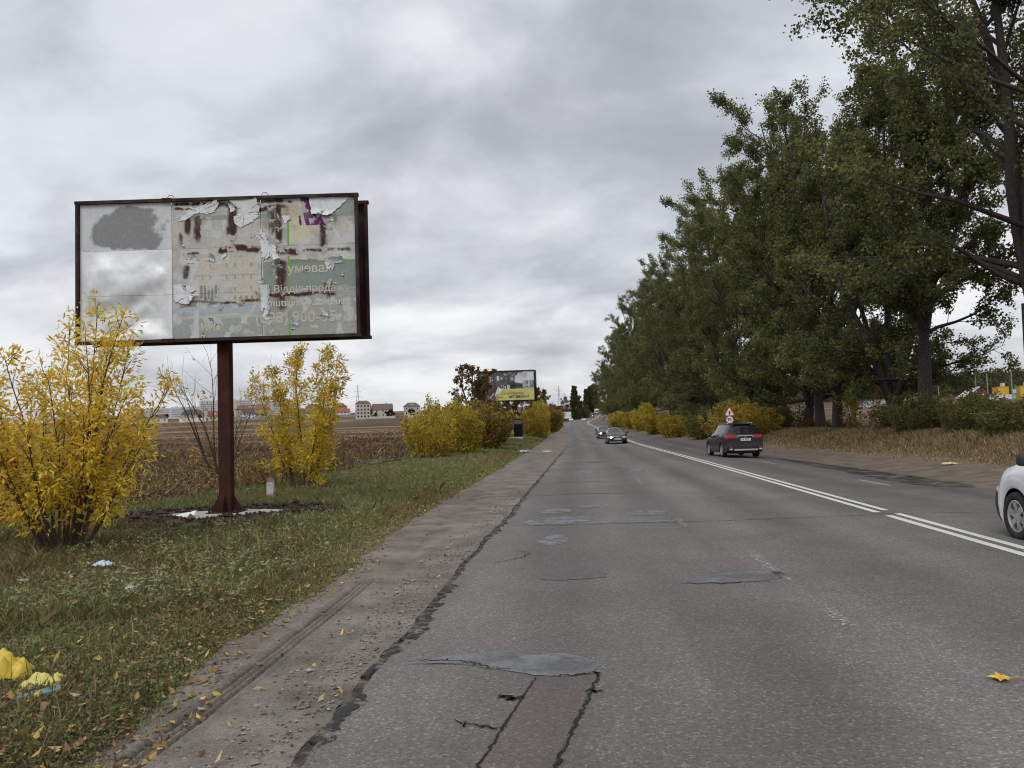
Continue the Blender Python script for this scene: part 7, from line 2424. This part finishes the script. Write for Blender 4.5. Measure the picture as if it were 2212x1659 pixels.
scrap("plastic_bag", vg(-3.86, 5.25, 0.02), (0.34, 0.22, 0.17), (0.56, 0.42, 0.045), "big crumpled yellow plastic bag at the bottom left edge", 3, 0.5, 0.75)
scrap("plastic_bag", vg(-3.50, 5.12, 0.02), (0.26, 0.15, 0.09), (0.56, 0.50, 0.14), "smaller pale yellow plastic bag right of the big one", 5, 0.35, 0.7)
tl = MB().box((0, 0, 0), (0.26, 0.07, 0.035)).build("plastic_strip", plain('teal_plastic', (0.13, 0.25, 0.27), 0.45, var=0.15), None)
bevel(tl, 0.008)
tl.location, tl.rotation_euler = vg(-3.37, 4.88, 0.05), (0.15, -0.12, 0.62)
tag(tl, "teal plastic strip lying below the yellow bags", "litter", "litter on the left verge")
scrap("plastic_bag", vg(-6.1, 10.1, 0.05), (0.24, 0.18, 0.10), (0.42, 0.54, 0.62), "pale blue crumpled bag in the grass below the big yellow shrub", 7, 0.2)
scrap("paper_scrap", vg(-4.68, 8.25, 0.05), (0.10, 0.09, 0.08), (0.66, 0.66, 0.66), "small white scrap in the middle of the grass", 9)
scrap("paper_scrap", vg(-5.35, 6.9, 0.04), (0.16, 0.10, 0.06), (0.40, 0.42, 0.42), "dull grey film scrap near the left edge of the grass", 11)
scrap("paper_scrap", vg(-4.1, 57.0, 0.03), (0.9, 0.8, 0.22), (0.20, 0.42, 0.44), "teal and white rubbish on the shoulder beyond the dirt track", 13)
scrap("paper_scrap", (float(xc(58)) - 4.95 - 2.4, 58.0, float(zr(58)) - 0.01), (0.6, 0.4, 0.08), (0.68, 0.68, 0.66), "white scrap at the road edge beside the teal rubbish", 15)
scrap("paper_scrap", vg(13.2, 78.0, 0.05), (0.7, 0.5, 0.16), (0.66, 0.68, 0.72), "white scrap on the right bank left of the sign", 17)
scrap("paper_scrap", (12.2, 29.0, float(gz(12.2, 29.0)) + 0.02), (0.5, 0.25, 0.10), (0.60, 0.52, 0.25), "pale yellow scrap on the right dirt shoulder", 19)
# broken branch on the field edge
br = MB()
rb = np.random.default_rng(4)
P = curve(rb, (0, 0, 0.05), (1, -0.2, 0.08), 2.4, 8, 0.12, 0.0)
br.tube(P, np.linspace(0.04, 0.015, 8), 6)
br.tube(curve(rb, P[3], (0.6, 0.6, 0.4), 0.9, 5, 0.15, 0), 0.014, 5)
o = br.build("fallen_branch", M['bark'])
o.location = vg(-10.0, 37.0)
tag(o, "dark broken branch lying at the field edge before the hedge", "branch")
# the single maple leaf on the asphalt
def maple_leaf(loc, rz, size):
    e = empty("maple_leaf", loc, rz)
    tag(e, "single yellow maple leaf lying on the asphalt at the right", "leaf")
    prof = [(-90, .28), (-62, .55), (-48, .42), (-22, .80), (-6, .52), (18, 1.0), (34, .62), (58, .74), (72, .60), (90, 1.08), (108, .60), (122, .74), (146, .62), (162, 1.0), (186, .52), (202, .80), (228, .42), (242, .55)]
    V = [(r_ * size * math.cos(R(a)), r_ * size * math.sin(R(a)), 0.012 + 0.05 * size * 8 * (0.5 + 0.5 * math.sin(a * 0.11)) * r_ * 0.4) for a, r_ in prof] + [(0, 0, 0.008)]
    n_ = len(prof)
    mk("blade", V, [(i_, (i_ + 1) % n_, n_) for i_ in range(n_)], plain('maple_leaf', (0.62, 0.36, 0.025), 0.6, var=0.25, scale=25), e)
    MB().tube([(0, -0.1 * size, 0.01), (0.1 * size, -0.9 * size, 0.02), (0.35 * size, -1.7 * size, 0.012)], 0.0025, 5).build("stalk", plain('leaf_stalk', (0.45, 0.30, 0.08), 0.7), e)


maple_leaf((2.42, 5.22, 0.004), R(75), 0.085)
